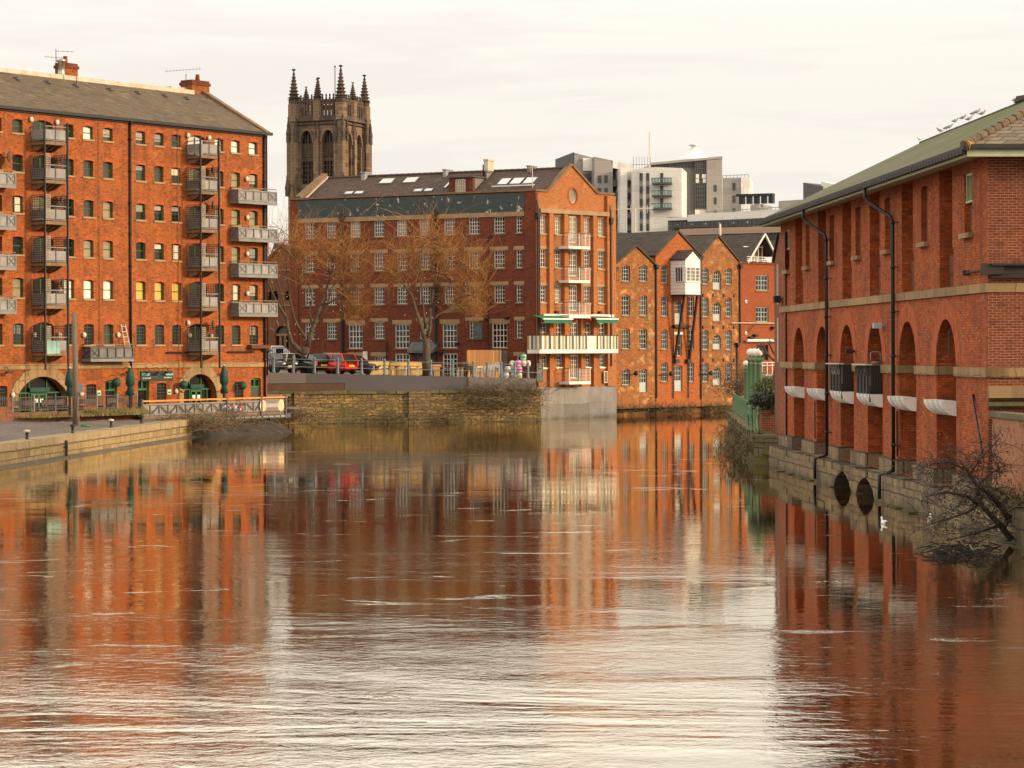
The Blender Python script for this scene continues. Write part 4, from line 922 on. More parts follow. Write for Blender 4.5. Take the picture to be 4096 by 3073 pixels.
# pipes on the gable
for k, (px, top) in enumerate(((538.2, 200), (611, 205.5))):
    u = FG.u(px, 300, -.28); z1 = FG.z(px, top); b = MB(BLACK); b.path([(u, -.28, FG.z(px, 366)), (u, -.28, z1-1.4)], .08, 8); b.prism([(u-.1, z1-1.5), (u+.1, z1-1.5), (u+.17, z1-1.0), (u-.17, z1-1.0)], -.45, -.16); b.path([(u, -.28, z1-1.0), (u, -.28, z1-.5), (u, -.2, z1)], .1, 6)
    b.path([(u+.25, -.22, z4[0]), (u+.25, -.22, z1-1.4)], .04, 5); part('downpipe', b, CB)
b = MB(BLACK); b.box(LG-.75, LG-.55, -.19, -.15, zl1+.02, zr-.15); part('expansion_joint', b, CB)
def balG(u0, u1, z, h, d=1.05, furn=True):
    b = MB(WHITE); b.box(u0, u1, -d-.16, -.16, z-.22, z); o = part('balcony', b, CB)
    b = MB(WHITE)
    for k in range(8): zz = z+.1+(h-.2)*k/7; b.box(u0, u1, -d-.15, -d-.13, zz, zz+.014); b.box(u0, u0+.02, -d-.13, -.16, zz, zz+.014); b.box(u1-.02, u1, -d-.13, -.16, zz, zz+.014)
    for u in (u0+.03, u0+(u1-u0)*.5, u1-.03, u0+(u1-u0)*.78): b.box(u-.022, u+.022, -d-.16, -d-.10, z, z+h)
    b.use(ST_LD); b.box(u0-.02, u1+.02, -d-.17, -d-.10, z+h, z+h+.05); b.box(u0-.02, u0+.04, -d-.1, -.16, z+h, z+h+.05); b.box(u1-.04, u1+.02, -d-.1, -.16, z+h, z+h+.05)
    part('railing', b, o); return o
bu0 = FG.u(566.5+2.3, 300, -1.2); bu1 = FG.u(590.3, 300, -1.2)
bz = []
for r, py in ((0, 248.6), (1, 282.6), (2, 317.8), (4, 384)): z = FG.z(578, py, -1.2)+.2; balG(bu0, bu1, z, .95); bz.append(z)
lu0, lu1 = FG.u(539.5, 340, -1.4), FG.u(618.5-.3, 340, -1.4)
zl = FG.z(578, 349.3, -1.4); b = MB(WHITE); b.box(lu0, lu1, -1.4, -.165, zl-.30, zl); o = part('long_balcony', b, CB)
b = MB(BLACK); b.box(lu0, lu1, -1.42, -1.36, zl+1.03, zl+1.08); b.box(lu0, lu0+.05, -1.36, -.17, zl+1.03, zl+1.08)
for k in range(7): u = lu0+.03+(lu1-lu0-.06)*k/6; b.box(u-.02, u+.02, -1.36, -1.33, zl, zl+1.03)
part('handrail', b, o)
cm = [pbr('canvas_brown', (.12, .085, .07), .9, .2), pbr('canvas_white', (.72, .66, .56), .9, .15), pbr('canvas_ochre', (.36, .23, .075), .9, .2), pbr('canvas_blue', (.42, .52, .47), .9, .15)]
b = MB(); x = lu0; k = 0; b.use(cm[1])
while x < lu1-.01:
    w = .19 if x > lu0+2.2 else .26
    if .60 < (x-lu0)/(lu1-lu0) < .70: m, w = 1, .45
    else: m = k % 4
    x1 = min(lu1, x+w); y = -1.385+.012*sin(x*9); b.use(cm[m]); b.box(x, x1, y-.008, y+.008, zl+.02, zl+1.02); x = x1; k += 1
for k in range(6): b.use(cm[(k+1) % 4]); y0 = -1.36+1.19*k/6; b.box(lu0-.012, lu0+.006, y0, y0+1.19/6, zl+.02, zl+1.02)
part('striped_canvas', b, o)
zaw = FG.z(573, 315.8)
b = MB(WHITE); b.box(.55, LG-.35, -.34, -.17, zaw-.10, zaw+.12); part('awning_housing', b, CB)
AWG = pbr('awning_green', (.012, .16, .085), .8, .2, 2)
for (p0, p1, s) in ((540.5, 572.2, 1), (593.5, 617.8, 1)):
    f0, f1 = FG.u(p0+3.5, 320, -1.35), FG.u(p1-.2, 320, -1.35); zf = FG.z((p0+p1)/2, 318.9, -1.35)
    b = MB(AWG); b.raw([(f0, -.25, zaw), (f1, -.25, zaw), (f1, -1.35, zf), (f0, -1.35, zf), (f0, -.25, zaw-.02), (f1, -.25, zaw-.02), (f1, -1.35, zf-.02), (f0, -1.35, zf-.02)], [(0, 1, 2, 3), (7, 6, 5, 4), (0, 3, 7, 4), (1, 5, 6, 2)])
    m = 14
    for k in range(m): x0, x1 = f0+(f1-f0)*k/m, f0+(f1-f0)*(k+1)/m; b.raw([(x0, -1.37, zf-.03), (x1, -1.37, zf-.03), (x1, -1.37, zf-.30-.03*(k % 2)), (x0, -1.37, zf-.30-.03*((k+1) % 2)), (x0, -1.35, zf-.03), (x1, -1.35, zf-.03), (x1, -1.35, zf-.30), (x0, -1.35, zf-.30)], [(0, 3, 2, 1), (4, 5, 6, 7), (3, 7, 6, 2)])
    o = part('awning', b, CB); b = MB(WHITE); b.box(f0-.12, f1+.06, -1.43, -1.33, zf-.06, zf+.05); part('front_bar', b, o)
    b = MB(BLACK); b.beam((f0+.2, -.3, zaw-.1), (f0+.6, -1.3, zf-.08), .04); b.beam((f1-.2, -.3, zaw-.1), (f1-.6, -1.3, zf-.08), .04); part('arm', b, o)
b = MB(pbr('red_cloth', (.55, .03, .025), .8, .2)); u = FG.u(589.5, 320, -.8); z = FG.z(589, 319, -.8); b.sheet([(u-.25, -.8, z+.3), (u+.1, -.85, z+.3), (u+.35, -.8, z-.25), (u+.05, -.8, z-.1)], .02); part('red_pennant', b, CB)
for px, py in ((553.5, 312.4), (596.8, 312.6)): u, z = FG.uz(px, py); b = MB(BLACK); b.box(u-.13, u+.13, -.45, -.17, z-.08, z+.1); part('floodlight', b, CB)
b = MB(CREAM); u, z = FG.uz(603.7, 377); b.box(u-.2, u+.2, -.22, -.165, z-.46, z+.46); b.use(ST_LD); b.box(u-.14, u+.14, -.23, -.22, z-.4, z+.4); part('vent_panel', b, CB)
u, z = FG.uz(539.6, 373, -.55); b = MB(pbr('pub_sign', (.055, .068, .07), .5, .25)); b.box(u-.36, u+.36, -.60, -.54, z-.70, z+.72); sg = part('hanging_sign', b, CB)
b = MB(pbr('chalk2', (.26, .25, .24), .8, .2)); logo(b, u, z-.08, .62, -.61); dashes(b, u-.3, u+.3, z-.52, .09, -.60, [4, 5]); dashes(b, u-.18, u+.18, z-.62, .05, -.60, [8]); part('emblem', b, sg)
b = MB(pbr('crest_black', (.012, .01, .008), .6)); b.prism([(u+.17*cos(t*pi/8), z+.45+.12*sin(t*pi/8)) for t in range(16)], -.612, -.60); b.use(pbr('crest_gold', (.45, .26, .05), .5)); b.box(u-.13, u+.13, -.62, -.612, z+.40, z+.44); b.prism([(u-.04, z+.46), (u+.04, z+.46), (u+.05, z+.58), (u-.05, z+.58)], -.62, -.612); part('crest', b, sg)
b = MB(BLACK); b.beam((u-.4, -.57, z+.80), (u+.45, -.57, z+.80), .03); b.beam((u-.3, -.57, z+.72), (u-.3, -.57, z+.8), .02); b.beam((u+.3, -.57, z+.72), (u+.3, -.57, z+.8), .02); b.beam((u, -.57, z+.8), (u, -.1, z+.8), .03); part('sign_bracket', b, sg)
b = MB(BRK_DK); bk = [Mi.inverted() @ Vector(p) for p in ((0, 0, 0), (0, 2*ridy, 0))]
c_ = FG.M @ Vector((LG, .02, 0)); d_ = Mi.inverted() @ Vector((LC-1, 2*ridy, 0))
b.raw([(bk[0].x, bk[0].y, z) for z in (0, ztop-.3)]+[(bk[1].x, bk[1].y, z) for z in (0, ztop-.3)]+[(d_.x, d_.y, z) for z in (0, ztop-.3)]+[(c_.x, c_.y, z) for z in (0, zr-.1)], [(0, 2, 3, 1), (2, 4, 5, 3), (4, 6, 7, 5)])
part('rear_wall', b, CB, Matrix())

# ================================================================ brown gabled row
def B8(x, y): return ((2400+x/1.9763)/4, (860+y/1.9763)/4)      # readings from an enlarged view
fu = lambda x, y=900: FB.u(*B8(x, y)); fz = lambda x, y: FB.z(*B8(x, y))
k32 = WS('k32', LBLUE, 3, 4, .07, .035, rise=.12, sill=ST_LD, lint=BRK_RED, lo=.1, lh=.16, mid=0)
kar = WS('kar', LBLUE, 4, 4, .07, .035, rise=.42, lint=BRK_BR, lh=.14, lo=.05)
kar2 = WS('kar2', LBLUE, 4, 3, .07, .035, rise=.42, lint=BRK_BR, lh=.14, lo=.05, blank=.33, sill=ST_LD)
kdr = WS('kdr', LBLUE, 4, 3, .07, .04, rise=.14, lint=BRK_RED, lo=.1, lh=.16, blank=.38, bmat=pbr('door_panel', (.42, .45, .44), .6, .25, 1.))
rA = [(395, 525), (633, 795), (898, 1060), (1215, 1345)]; rC = [(420, 548), (652, 805), (908, 1065), (1168, 1320)]; rB = [(400, 538), (640, 802), (904, 1062), (1163, 1318)]
sty = {}
def row_house(name, label, mat, x0, x1, xp, yp, yl, yr, wins, back=9, voff=0):
    u0, u1 = fu(x0), fu(x1); up = fu(xp, yp); zl_, zr_, zp = fz(x0, yl), fz(x1, yr), fz(xp, yp)
    M = FB.at(u0); t = thing(name, label, 'building', M, 'gabled brick warehouses on the far bank')
    hs = [arch(u-w/2-u0, u+w/2-u0, z, z+h, st.rise) for u, z, w, h, st, g in wins]
    b = MB(mat); wall(b, [(0, -.6), (u1-u0, -.6), (u1-u0, zr_), (up-u0, zp), (0, zl_)], hs, .2, 3.0); part('wall', b, t)
    for u, z, w, h, st, g in wins: window(t, FB, u, z, w, h, st, g, .12)
    b = MB(SLATE_G); L = u1-u0; pk = up-u0
    b.sheet([(-.08, -.12, zl_+.0), (pk, -.12, zp+.1), (pk, back, zp+.1), (-.08, back, zl_)][::-1], .14); b.sheet([(pk, -.12, zp+.1), (L+.08, -.12, zr_), (L+.08, back, zr_), (pk, back, zp+.1)][::-1], .14); part('roof', b, t)
    b = MB(mat); b.box(0, L, 2.9, back, -.6, min(zl_, zr_)); part('side_wall', b, t)
    return t, u0, M
def wr(xc, ya, yb, w, st, g=None, dx=0):
    z0, z1 = fz(xc, yb), fz(xc, ya); return (fu(xc, (ya+yb)/2), z0, w, z1-z0, st, g or R.choice(['dark', 'mid', 'grey', 'dark']))
wA = [wr(x, a, c, .92, k32) for a, c in rA for x in ((205, 342) if a < 1200 else (205,))]+[wr(342, 1215, 1400, .92, kdr, 'mid')]
tA, uA, mA = row_house('gabled_warehouse', 'brown brick gabled warehouse beside the sunlit gable, two windows wide', BRK_BR, 112, 436, 285, 258, 408, 400, wA)
wB = [wr(510, a, c, .78, k32) for a, c in rB]+[wr(718, a, c, .78, k32) for a, c in rB[1:]]+[wr(618, 675, 862, .8, WS('kd2', LBLUE, 3, 3, .07, .04, rise=.3, lint=BRK_RED, lh=.16, blank=.42), 'mid'), wr(622, 945, 1115, .72, WS('kd3', LBLUE, 2, 2, .06, .05, lint=WHITE, lo=.15, lh=.2), 'mid'), wr(620, 1188, 1392, .95, kdr, 'mid')]
tB, uB, mB = row_house('gabled_warehouse', 'orange brick gabled warehouse with white hanging bay on black struts', BRK_OR, 442, 794, 616, 143, 330, 330, wB)
wC = [wr(x, a, c, .78, k32) for a, c in rC for x in (833, 1016)]+[wr(924, a, c, 1.0, kar2, 'mid') for a, c in ((437, 590), (690, 838), (946, 1062), (1205, 1345))]
tC, uC, mC = row_house('gabled_warehouse', 'brown brick gabled warehouse with central arched windows, right of white bay', BRK_BR, 800, 1096, 930, 175, 330, 372, wC)
# stone blocks, hooks, pipes
for t, blocks in ((tA, [(302, 592), (390, 600), (306, 706), (392, 714), (302, 808), (392, 815), (304, 937), (392, 942), (304, 1042), (392, 1045), (304, 1157), (397, 1160)]), (tC, [(872, 487), (977, 492), (874, 607), (975, 609), (872, 747), (980, 747), (875, 856), (975, 856), (872, 1003), (980, 1003), (872, 1112), (982, 1110)])):
    b = MB(ST_B)
    for x, y in blocks: u, z = fu(x, y), fz(x, y); w = .2; b.box(u-w, u+w, -.02, .05, z-.14, z+.14)
    part('stone_block', b, t, FB.M)
b = MB(BLACK)
for y in (635, 888, 1146):
    for x in (812, 893, 975, 1057): u, z = fu(x, y), fz(x, y); b.box(u-.06, u+.06, -.08, 0, z-.13, z+.13)
part('tie_plate', b, tC, FB.M)
for t, x, ya, yb, r in ((tA, 118, 420, 520, .09), (tA, 440, 405, 1450, .07), (tB, 572, 600, 1450, .05), (tB, 692, 640, 1445, .05), (tB, 793, 330, 1455, .07), (tC, 1103, 400, 1020, .07), (tC, 1078, 1020, 1440, .07)):
    u = fu(x, 900); b = MB(BLACK); b.path([(u, -.1, fz(x, yb)), (u, -.1, fz(x, ya))], r, 6)
    if r > .06: z = fz(x, ya); b.prism([(u-.1, z-.25), (u+.1, z-.25), (u+.2, z+.1), (u-.2, z+.1)], -.3, -.02)
    part('downpipe', b, t, FB.M)
for t, x, y in ((tA, 247, 1252), (tB, 525, 1255), (tC, 842, 1250)):
    u, z = fu(x-60, y), fz(x-60, y); b = MB(BLACK); b.path([(u, 0, z-.1), (u, -.1, z-.1), (u+.9, -.5, z-.12)], .035, 5); b.smooth = True; b.ball((u+.9, -.5, z), .2, 8); part('bracket_lamp', b, t, FB.M)
# hanging white bay
d = 1.6; vu0, vu1 = FB.u(*B8(675, 450), -d), FB.u(*B8(793, 450), -d); vz0 = FB.z(*B8(735, 628), -d); vze = FB.z(*B8(735, 352), -d); vzp = FB.z(*B8(735, 288), -d)
bm, bnt, bp = newmat('white_boards'); c = objco(bnt); s = N(bnt, 'ShaderNodeSeparateXYZ'); bnt.links.new(c, s.inputs[0])
wv = N(bnt, 'ShaderNodeMath', operation='PINGPONG'); bnt.links.new(s.outputs[2], wv.inputs[0]); wv.inputs[1].default_value = .14
bnt.links.new(mix(bnt, mix(bnt, (.32, .29, .27), (.78, .74, .68), ramp(bnt, wv.outputs[0], .0, .025)), (.5, .46, .4), ramp(bnt, noise(bnt, c, 2, 5), .55, .75, 0, .4)), bp.inputs['Base Color']); bp.inputs['Roughness'].default_value = .6
b = MB(bm); um = (vu0+vu1)/2
b.raw([(x, y, z) for y in (-d, 0) for x, z in ((vu0, vz0), (vu1, vz0), (vu1, vze), (um, vzp), (vu0, vze))], [(0, 1, 2, 3, 4), (9, 8, 7, 6, 5), (0, 4, 9, 5), (1, 6, 7, 2)]); b.use(BLACK); b.box(vu0-.02, vu1+.02, -d-.02, 0, vz0-.1, vz0-.002)
hb = part('hanging_bay', b, tB, FB.M)
b = MB(SLATE_G); b.sheet([(vu0-.1, -d-.1, vze-.05), (um, -d-.1, vzp+.06), (um, 0, vzp+.06), (vu0-.1, 0, vze-.05)][::-1], .1); b.sheet([(um, -d-.1, vzp+.06), (vu1+.1, -d-.1, vze-.05), (vu1+.1, 0, vze-.05), (um, 0, vzp+.06)][::-1], .1); part('bay_roof', b, hb, FB.M)
b = MB(WHITE); wz0, wz1 = FB.z(*B8(735, 525), -d), FB.z(*B8(735, 412), -d); x0, x1 = vu0+.06, vu1-.1
for k in range(10): x = x0+(x1-x0)*k/9; e = .05 if k % 3 == 0 else .018; b.box(x-e, x+e, -d-.04, -d-.012, wz0, wz1)
for k in range(5): z = wz0+(wz1-wz0)*k/4; e = .05 if k in (0, 4) else .018; b.box(x0, x1, -d-.038, -d-.014, z-e, z+e)
b.box(x0-.1, x1+.1, -d-.1, -d-.001, wz0-.1, wz0-.05)
y0, y1 = -d+.25, -d+1.05
for k in range(4): y = y0+(y1-y0)*k/3; e = .04 if k in (0, 3) else .02; b.box(vu0-.05, vu0-.014, y-e, y+e, wz0, wz1)
b.box(vu0-.05, vu0-.014, y0, y1, wz1-.04, wz1+.05); b.box(vu0-.08, vu0-.002, y0-.1, y1+.1, wz0-.06, wz0); part('bay_window', b, hb, FB.M)
b = MB(GLASS['grey']); b.box(x0, x1, -d-.012, -d-.004, wz0, wz1); b.box(vu0-.012, vu0-.004, y0, y1, wz0, wz1); part('pane', b, hb, FB.M)
b = MB(BLACK)
for xt, xb in ((668, 592), (770, 708)): ut, ub = FB.u(*B8(xt, 640), -1.3), FB.u(*B8(xb, 1150), -.15); b.beam((ut, -1.3, vz0-.05), (ub, -.12, fz(xb, 1150)), .16)
for x in (592, 688): u = fu(x, 1155); z = fz(x, 1155); b.box(u-.22, u+.22, -.3, 0, z-.15, z+.15)
u0, u1, z = fu(568, 880), fu(700, 880), fz(635, 880); b.box(u0, u1, -.35, 0, z-.1, z+.1); part('strut', b, hb, FB.M)
# main slate roof along the back of the row
zrg = fz(640, 150)+.5; b = MB(SLATE_G); y0, yr = 5.0, 10.5; u0, u1 = -2.0, fu(1390, 500)+2; ze = 11.5
t = thing('slate_roof_range', 'long grey slate roof behind the brown gables, below the white flats', 'building', FB.M)
b.sheet([(u0, y0, ze), (u1, y0, ze), (u1, yr, zrg), (u0, yr, zrg)], .15); b.sheet([(u0, yr, zrg), (u1, yr, zrg), (u1, 17, ze), (u0, 17, ze)], .15); part('roof', b, t)
b = MB(BRK_BR); b.box(u0+.2, u1-.2, y0+.6, 16.4, -.5, ze); b.raw([(x, y, z) for x in (u0+.2, u1-.2) for y, z in ((y0+.6, ze), (yr, zrg-.3), (16.4, ze))], [(0, 1, 2), (5, 4, 3)]); part('wall', b, t)
b = MB(SLATE_G)
for k in range(40): x = u0+(u1-u0)*k/40; b.path([(x, yr, zrg+.02), (x+(u1-u0)/40-.03, yr, zrg+.02)], .12, 6)
part('ridge_tiles', b, t)
for x, y in ((128, 209), (265, 186), (385, 183), (505, 180), (795, 190), (1075, 178), (1190, 172)):
    px, py = B8(x, y); yy = 9.0; u, z = FB.uz(px, py, yy); z = ze+(zrg-ze)*(yy-y0)/(yr-y0); b = MB(GREYD); b.box(u-.22, u+.22, yy-.25, yy+.2, z-.1, z+.12); part('roof_vent', b, t)
# red modern house
mh = [wr(1282, 475, 597, 1.62, WS('mw', LBLUE, 4, 3, .07, .04, mid=1, sill=ST_LD, so=.1), 'mid'), wr(1282, 727, 845, 1.62, WS('mw', LBLUE, 4, 3, .07, .04, mid=1, sill=ST_LD, so=.1), 'dark'), wr(1285, 1025, 1150, 1.5, WS('mw2', BLACK, 2, 1, .07, .04), 'dark')]
u0 = fu(1099); u1 = fu(1400); M = FB.at(u0); t = thing('brick_house', 'plain red brick house with white triangular balcony gable, behind lamp columns', 'building', M)
zt = fz(1240, 385); b = MB(BRK_MOD); wall(b, [(0, -.5), (u1-u0, -.5), (u1-u0, zt), (0, zt)], [arch(u-w/2-u0, u+w/2-u0, z, z+h) for u, z, w, h, s_, g in mh], .15, 6); part('wall', b, t)
for u, z, w, h, s_, g in mh: window(t, FB, u, z, w, h, s_, g, .1)
b = MB(pbr('eave_brick', (.24, .07, .03), .8)); b.box(u0-.03, u1, -.12, .1, zt-.02, zt+.14); part('eave', b, t, FB.M)
b = MB(WHITE); g0, g1, gp_ = fu(1160, 380), fu(1388, 330), fu(1296, 150); gz_, gpz, gz1 = fz(1160, 378), fz(1296, 150), fz(1388, 330)
b.beam((g0, -.1, gz_), (gp_, -.1, gpz), .16, .14); b.beam((gp_, -.1, gpz), (g1, -.1, gz1), .16, .14)
for z in (fz(1240, 335), fz(1240, 352), fz(1240, 365)): b.path([(fu(1125, 340), -.5, z), (fu(1390, 340), -.5, z)], .03, 5)
for x in (1205, 1265, 1325, 1385, 1160): u = fu(x, 360); b.box(u-.03, u+.03, -.53, -.47, zt+.1, fz(1240, 335))
part('gable_frame', b, t, FB.M)
b = MB(SLATE_G); b.sheet([(g0, -.1, gz_), (gp_, -.1, gpz-.02), (gp_, 6, gpz-.02), (g0, 6, gz_)][::-1], .1); b.sheet([(gp_, -.1, gpz-.02), (g1, -.1, gz1), (g1, 6, gz1), (gp_, 6, gpz-.02)][::-1], .1); part('gable_roof', b, t, FB.M)
b = MB(CREAM)
for k in range(5): u = g0+(g1-g0)*(.22+.14*k); zz = gz_+(gpz-gz_)*(1-abs(u-gp_)/(gp_-g0))*.92; b.box(u-.04, u+.04, .75, .83, gz_, max(gz_+.3, zz))
b.box(g0+.5, g1-.4, .75, .82, fz(1296, 255), fz(1296, 247)); o = part('gable_glazing', b, t, FB.M); b = MB(GLASS['warm']); b.raw([(g0, .85, gz_), (g1, .85, gz_), (gp_, .85, gpz)], [(0, 1, 2)]); part('pane', b, o, FB.M)
b = MB(WHITE); z = fz(1260, 993); b.path([(fu(1140, 993), -.3, z), (fu(1390, 993), -.3, z)], .13, 8); part('awning_tube', b, t, FB.M)
z = fz(1240, 855); b = MB(CREAM); b.path([(fu(1022, 855), -.25, z), (fu(1390, 855), -.25, z)], .035, 5); b.use(BLACK); b.beam((fu(1215, 850), -.3, z), (fu(1153, 935), -.05, fz(1153, 935)), .05); part('flag_bracket', b, t, FB.M)
for x, y in ((1153, 685), (1153, 935), (1382, 685)): u, zz = fu(x, y), fz(x, y); b = MB(WHITE); b.smooth = True; b.ball((u, -.02, zz), .17, 10, 1, .5, 1); b.use(BLACK); b.ball((u, -.1, zz), .05, 6); part('wall_disc', b, t, FB.M)
for x, y in ((1217, 955), (1178, 972), (1358, 893)): u, zz = fu(x, y), fz(x, y); b = MB(BLACK); b.box(u-.18, u+.18, -.35, 0, zz-.1, zz+.12); part('floodlight', b, t, FB.M)
b = MB(WHITE); z1, z0 = fz(1260, 1165), fz(1260, 1270)
for z in (z1, z1-.25, z0+.1, z0): b.path([(fu(1125, 1200), -1.1, z), (fu(1395, 1200), -1.1, z)], .03, 5)
for k in range(8): u = fu(1125, 1200)+(fu(1395, 1200)-fu(1125, 1200))*k/7; b.box(u-.035, u+.035, -1.13, -1.07, z0-.1, z1)
b.use(GREYD); b.box(fu(1125, 1200), fu(1395, 1200), -1.2, 0, z0-.2, z0-.1); part('balcony', b, t, FB.M)
# ================================================================ river wall, terrace and what stands on it
Wd = Vector((SW2.x-SW1.x, SW2.y-SW1.y)).normalized(); Wn = Vector((-Wd.y, Wd.x)); WL = (Vector((SW2.x, SW2.y))-Vector((SW1.x, SW1.y))).length
MWALL = pose((SW1.x, SW1.y, 0), atan2(Wd.y, Wd.x)); WI = MWALL.inverted()
class FW_(Fac):
    def __init__(s): s.o = Vector((SW1.x, SW1.y)); s.d = Wd; s.L = WL; s.rz = atan2(Wd.y, Wd.x); s.M = MWALL
FWL = FW_()
WX0 = FWL.u(225, 400)                                      # runs behind the deck to the left
ztt = lambda u: FWL.z(265, 372.4)+(FWL.z(528, 378.4)-FWL.z(265, 372.4))*(u-FWL.u(265, 375))/(FWL.u(528, 375)-FWL.u(265, 375))
zs_top = FWL.z(480, 389.5)
t = thing('river_wall', 'mossy golden rubble stone wall rising from the river below the grey terrace wall', 'river wall', MWALL)
b = MB(ST_RW); nx = 46
for i in range(nx):
    x0, x1 = WX0+(WL-WX0)*i/nx, WX0+(WL-WX0)*(i+1)/nx; e = R.uniform(-.012, .012); zt = zs_top-.12*(x0 < 0)*1+R.uniform(-.05, .05); b.box(x0+.001, x1-.001, e, 1.5, -1.2, zt-.26)
for u, w in ((FWL.u(419, 400), 1.6), (FWL.u(300, 400), .9)): b.box(u-w/2, u+w/2, -.28, .5, -1, zs_top-.1)
part('rubble', b, t)
b = MB(ST_MOSS); x = WX0
while x < WL: w = R.uniform(.8, 1.4); b.box(x+.01, min(WL, x+w)-.01, -.12+R.uniform(-.06, .04), 1.45, zs_top-.255, zs_top+R.uniform(-.06, .03)); x += w
part('coping', b, t)
b = MB(ST_RW); x = WX0
while x < WL: w = R.uniform(1, 1.8); b.box(x+.01, min(WL, x+w)-.01, -.22+R.uniform(-.05, .05), .3, -1, .35+R.uniform(-.05, .06)); x += w
part('footing', b, t)
t = thing('terrace_wall', 'smooth grey rendered wall edging the terrace above the river wall', 'wall', MWALL)
b = MB(GREYWALL); ua, ub, uc, ue = FWL.u(225, 375), FWL.u(345, 375), FWL.u(468.6, 378), WL-.35
def ramped(b, u0, u1, y0, y1, za, zb_): b.raw([(u0, y0, za), (u1, y0, za), (u1, y1, za), (u0, y1, za), (u0, y0, ztt(u0)), (u1, y0, ztt(u1)), (u1, y1, ztt(u1)), (u0, y1, ztt(u0))], [(0, 3, 2, 1), (4, 5, 6, 7), (0, 1, 5, 4), (1, 2, 6, 5), (2, 3, 7, 6), (3, 0, 4, 7)])
ramped(b, ub, uc, .12, .5, zs_top-.05, 0)
b.use(GREYWALL2); ramped(b, uc+.004, ue, .02, .5, zs_top-.02, 0); um_ = FWL.u(306, 375)
zmid = ztt(ub)-.62; ramped(b, ua, um_, .02, .48, zmid, 0); b.use(GREYWALL); ramped(b, um_+.004, ub-.004, .10, .5, zmid, 0)
part('render', b, t)
b = MB(BROWNR); b.box(ua, um_, .06, .5, zs_top-.1, zmid-.002); b.box(um_+.004, ub-.005, .14, .5, zs_top-.1, zmid-.002); part('brown_base', b, t)
Mx = MWALL
# terrace floor and north bank
fcl, fcr = WI @ FC.at(0, 0, 0).translation, WI @ FC.at(LC, 0, 0).translation
b = MB(pbr('terrace_paving', (.20, .16, .125), .9, .3, .7))
b.raw([(ua, .3, ztt(ua)-.08), (WL-.3, .3, ztt(WL)-.08), (fcr.x+.2, fcr.y+.3, ztt(WL)-.05), (fcl.x, fcl.y+.3, ztt(0)+.02), (ua-2, fcl.y+14, ztt(0)+.1), (ua-14, 26, ztt(0)+.1), (ua-6, 3, ztt(0))], [(0, 1, 2, 3, 4, 5, 6)])
b.raw([(ua, .6, zz) for zz in (-1, ztt(ua)-.1)]+[(ua-14, 26, zz) for zz in (-1, ztt(ua)-.1)], [(0, 1, 3, 2)])
struct('terrace', b, MWALL)
# railing with turned posts
t = thing('terrace_railing', 'blue grey bollard posts with two thin rails along the terrace wall', 'railing', MWALL)
PST = MB(pbr('post_blue', (.13, .165, .175), .5, .3, 2.)); PST.smooth = True
PST.lathe([(.13, 0), (.13, .12), (.10, .16), (.105, .3), (.09, .34), (.095, .85), (.075, .95), (.10, .99), (.085, 1.06), (.10, 1.11), (.06, 1.17), (.02, 1.2)], n=10); PST = PST.mesh('post')
rx = []
for x, y in ((96, 1250), (235, 1245), (385, 1245), (549, 1248), (718, 1250), (880, 1252), (1048, 1255), (1207, 1260), (1363, 1262), (1508, 1265), (1605, 1268), (1704, 1270), (1800, 1272), (1893, 1272)):
    px, py = (1040+x/1.766)/4, (760+y/1.766)/4; u = FWL.u(px, py, .28); rx.append(u); part('post', PST, t, MWALL @ T(u, .28, ztt(u)-.01))
b = MB(GREY)
for a, c in zip(rx[:-1], rx[1:]):
    for h in (.45, 1.0): b.path([(a, .28, ztt(a)+h), (c, .28, ztt(c)+h)], .022, 5)
c = rx[-1]; b.path([(c, .28, ztt(c)+.45), (WL+.3, 1.2, ztt(c)+.42)], .02, 5); part('rail', b, t)
def tp(px, py, y):
    """a spot on the terrace seen at px, at depth y behind the wall face"""
    u = FWL.u(px, py, y); return u, y, ztt(min(max(u, -6), WL))-.06+.03*y/10
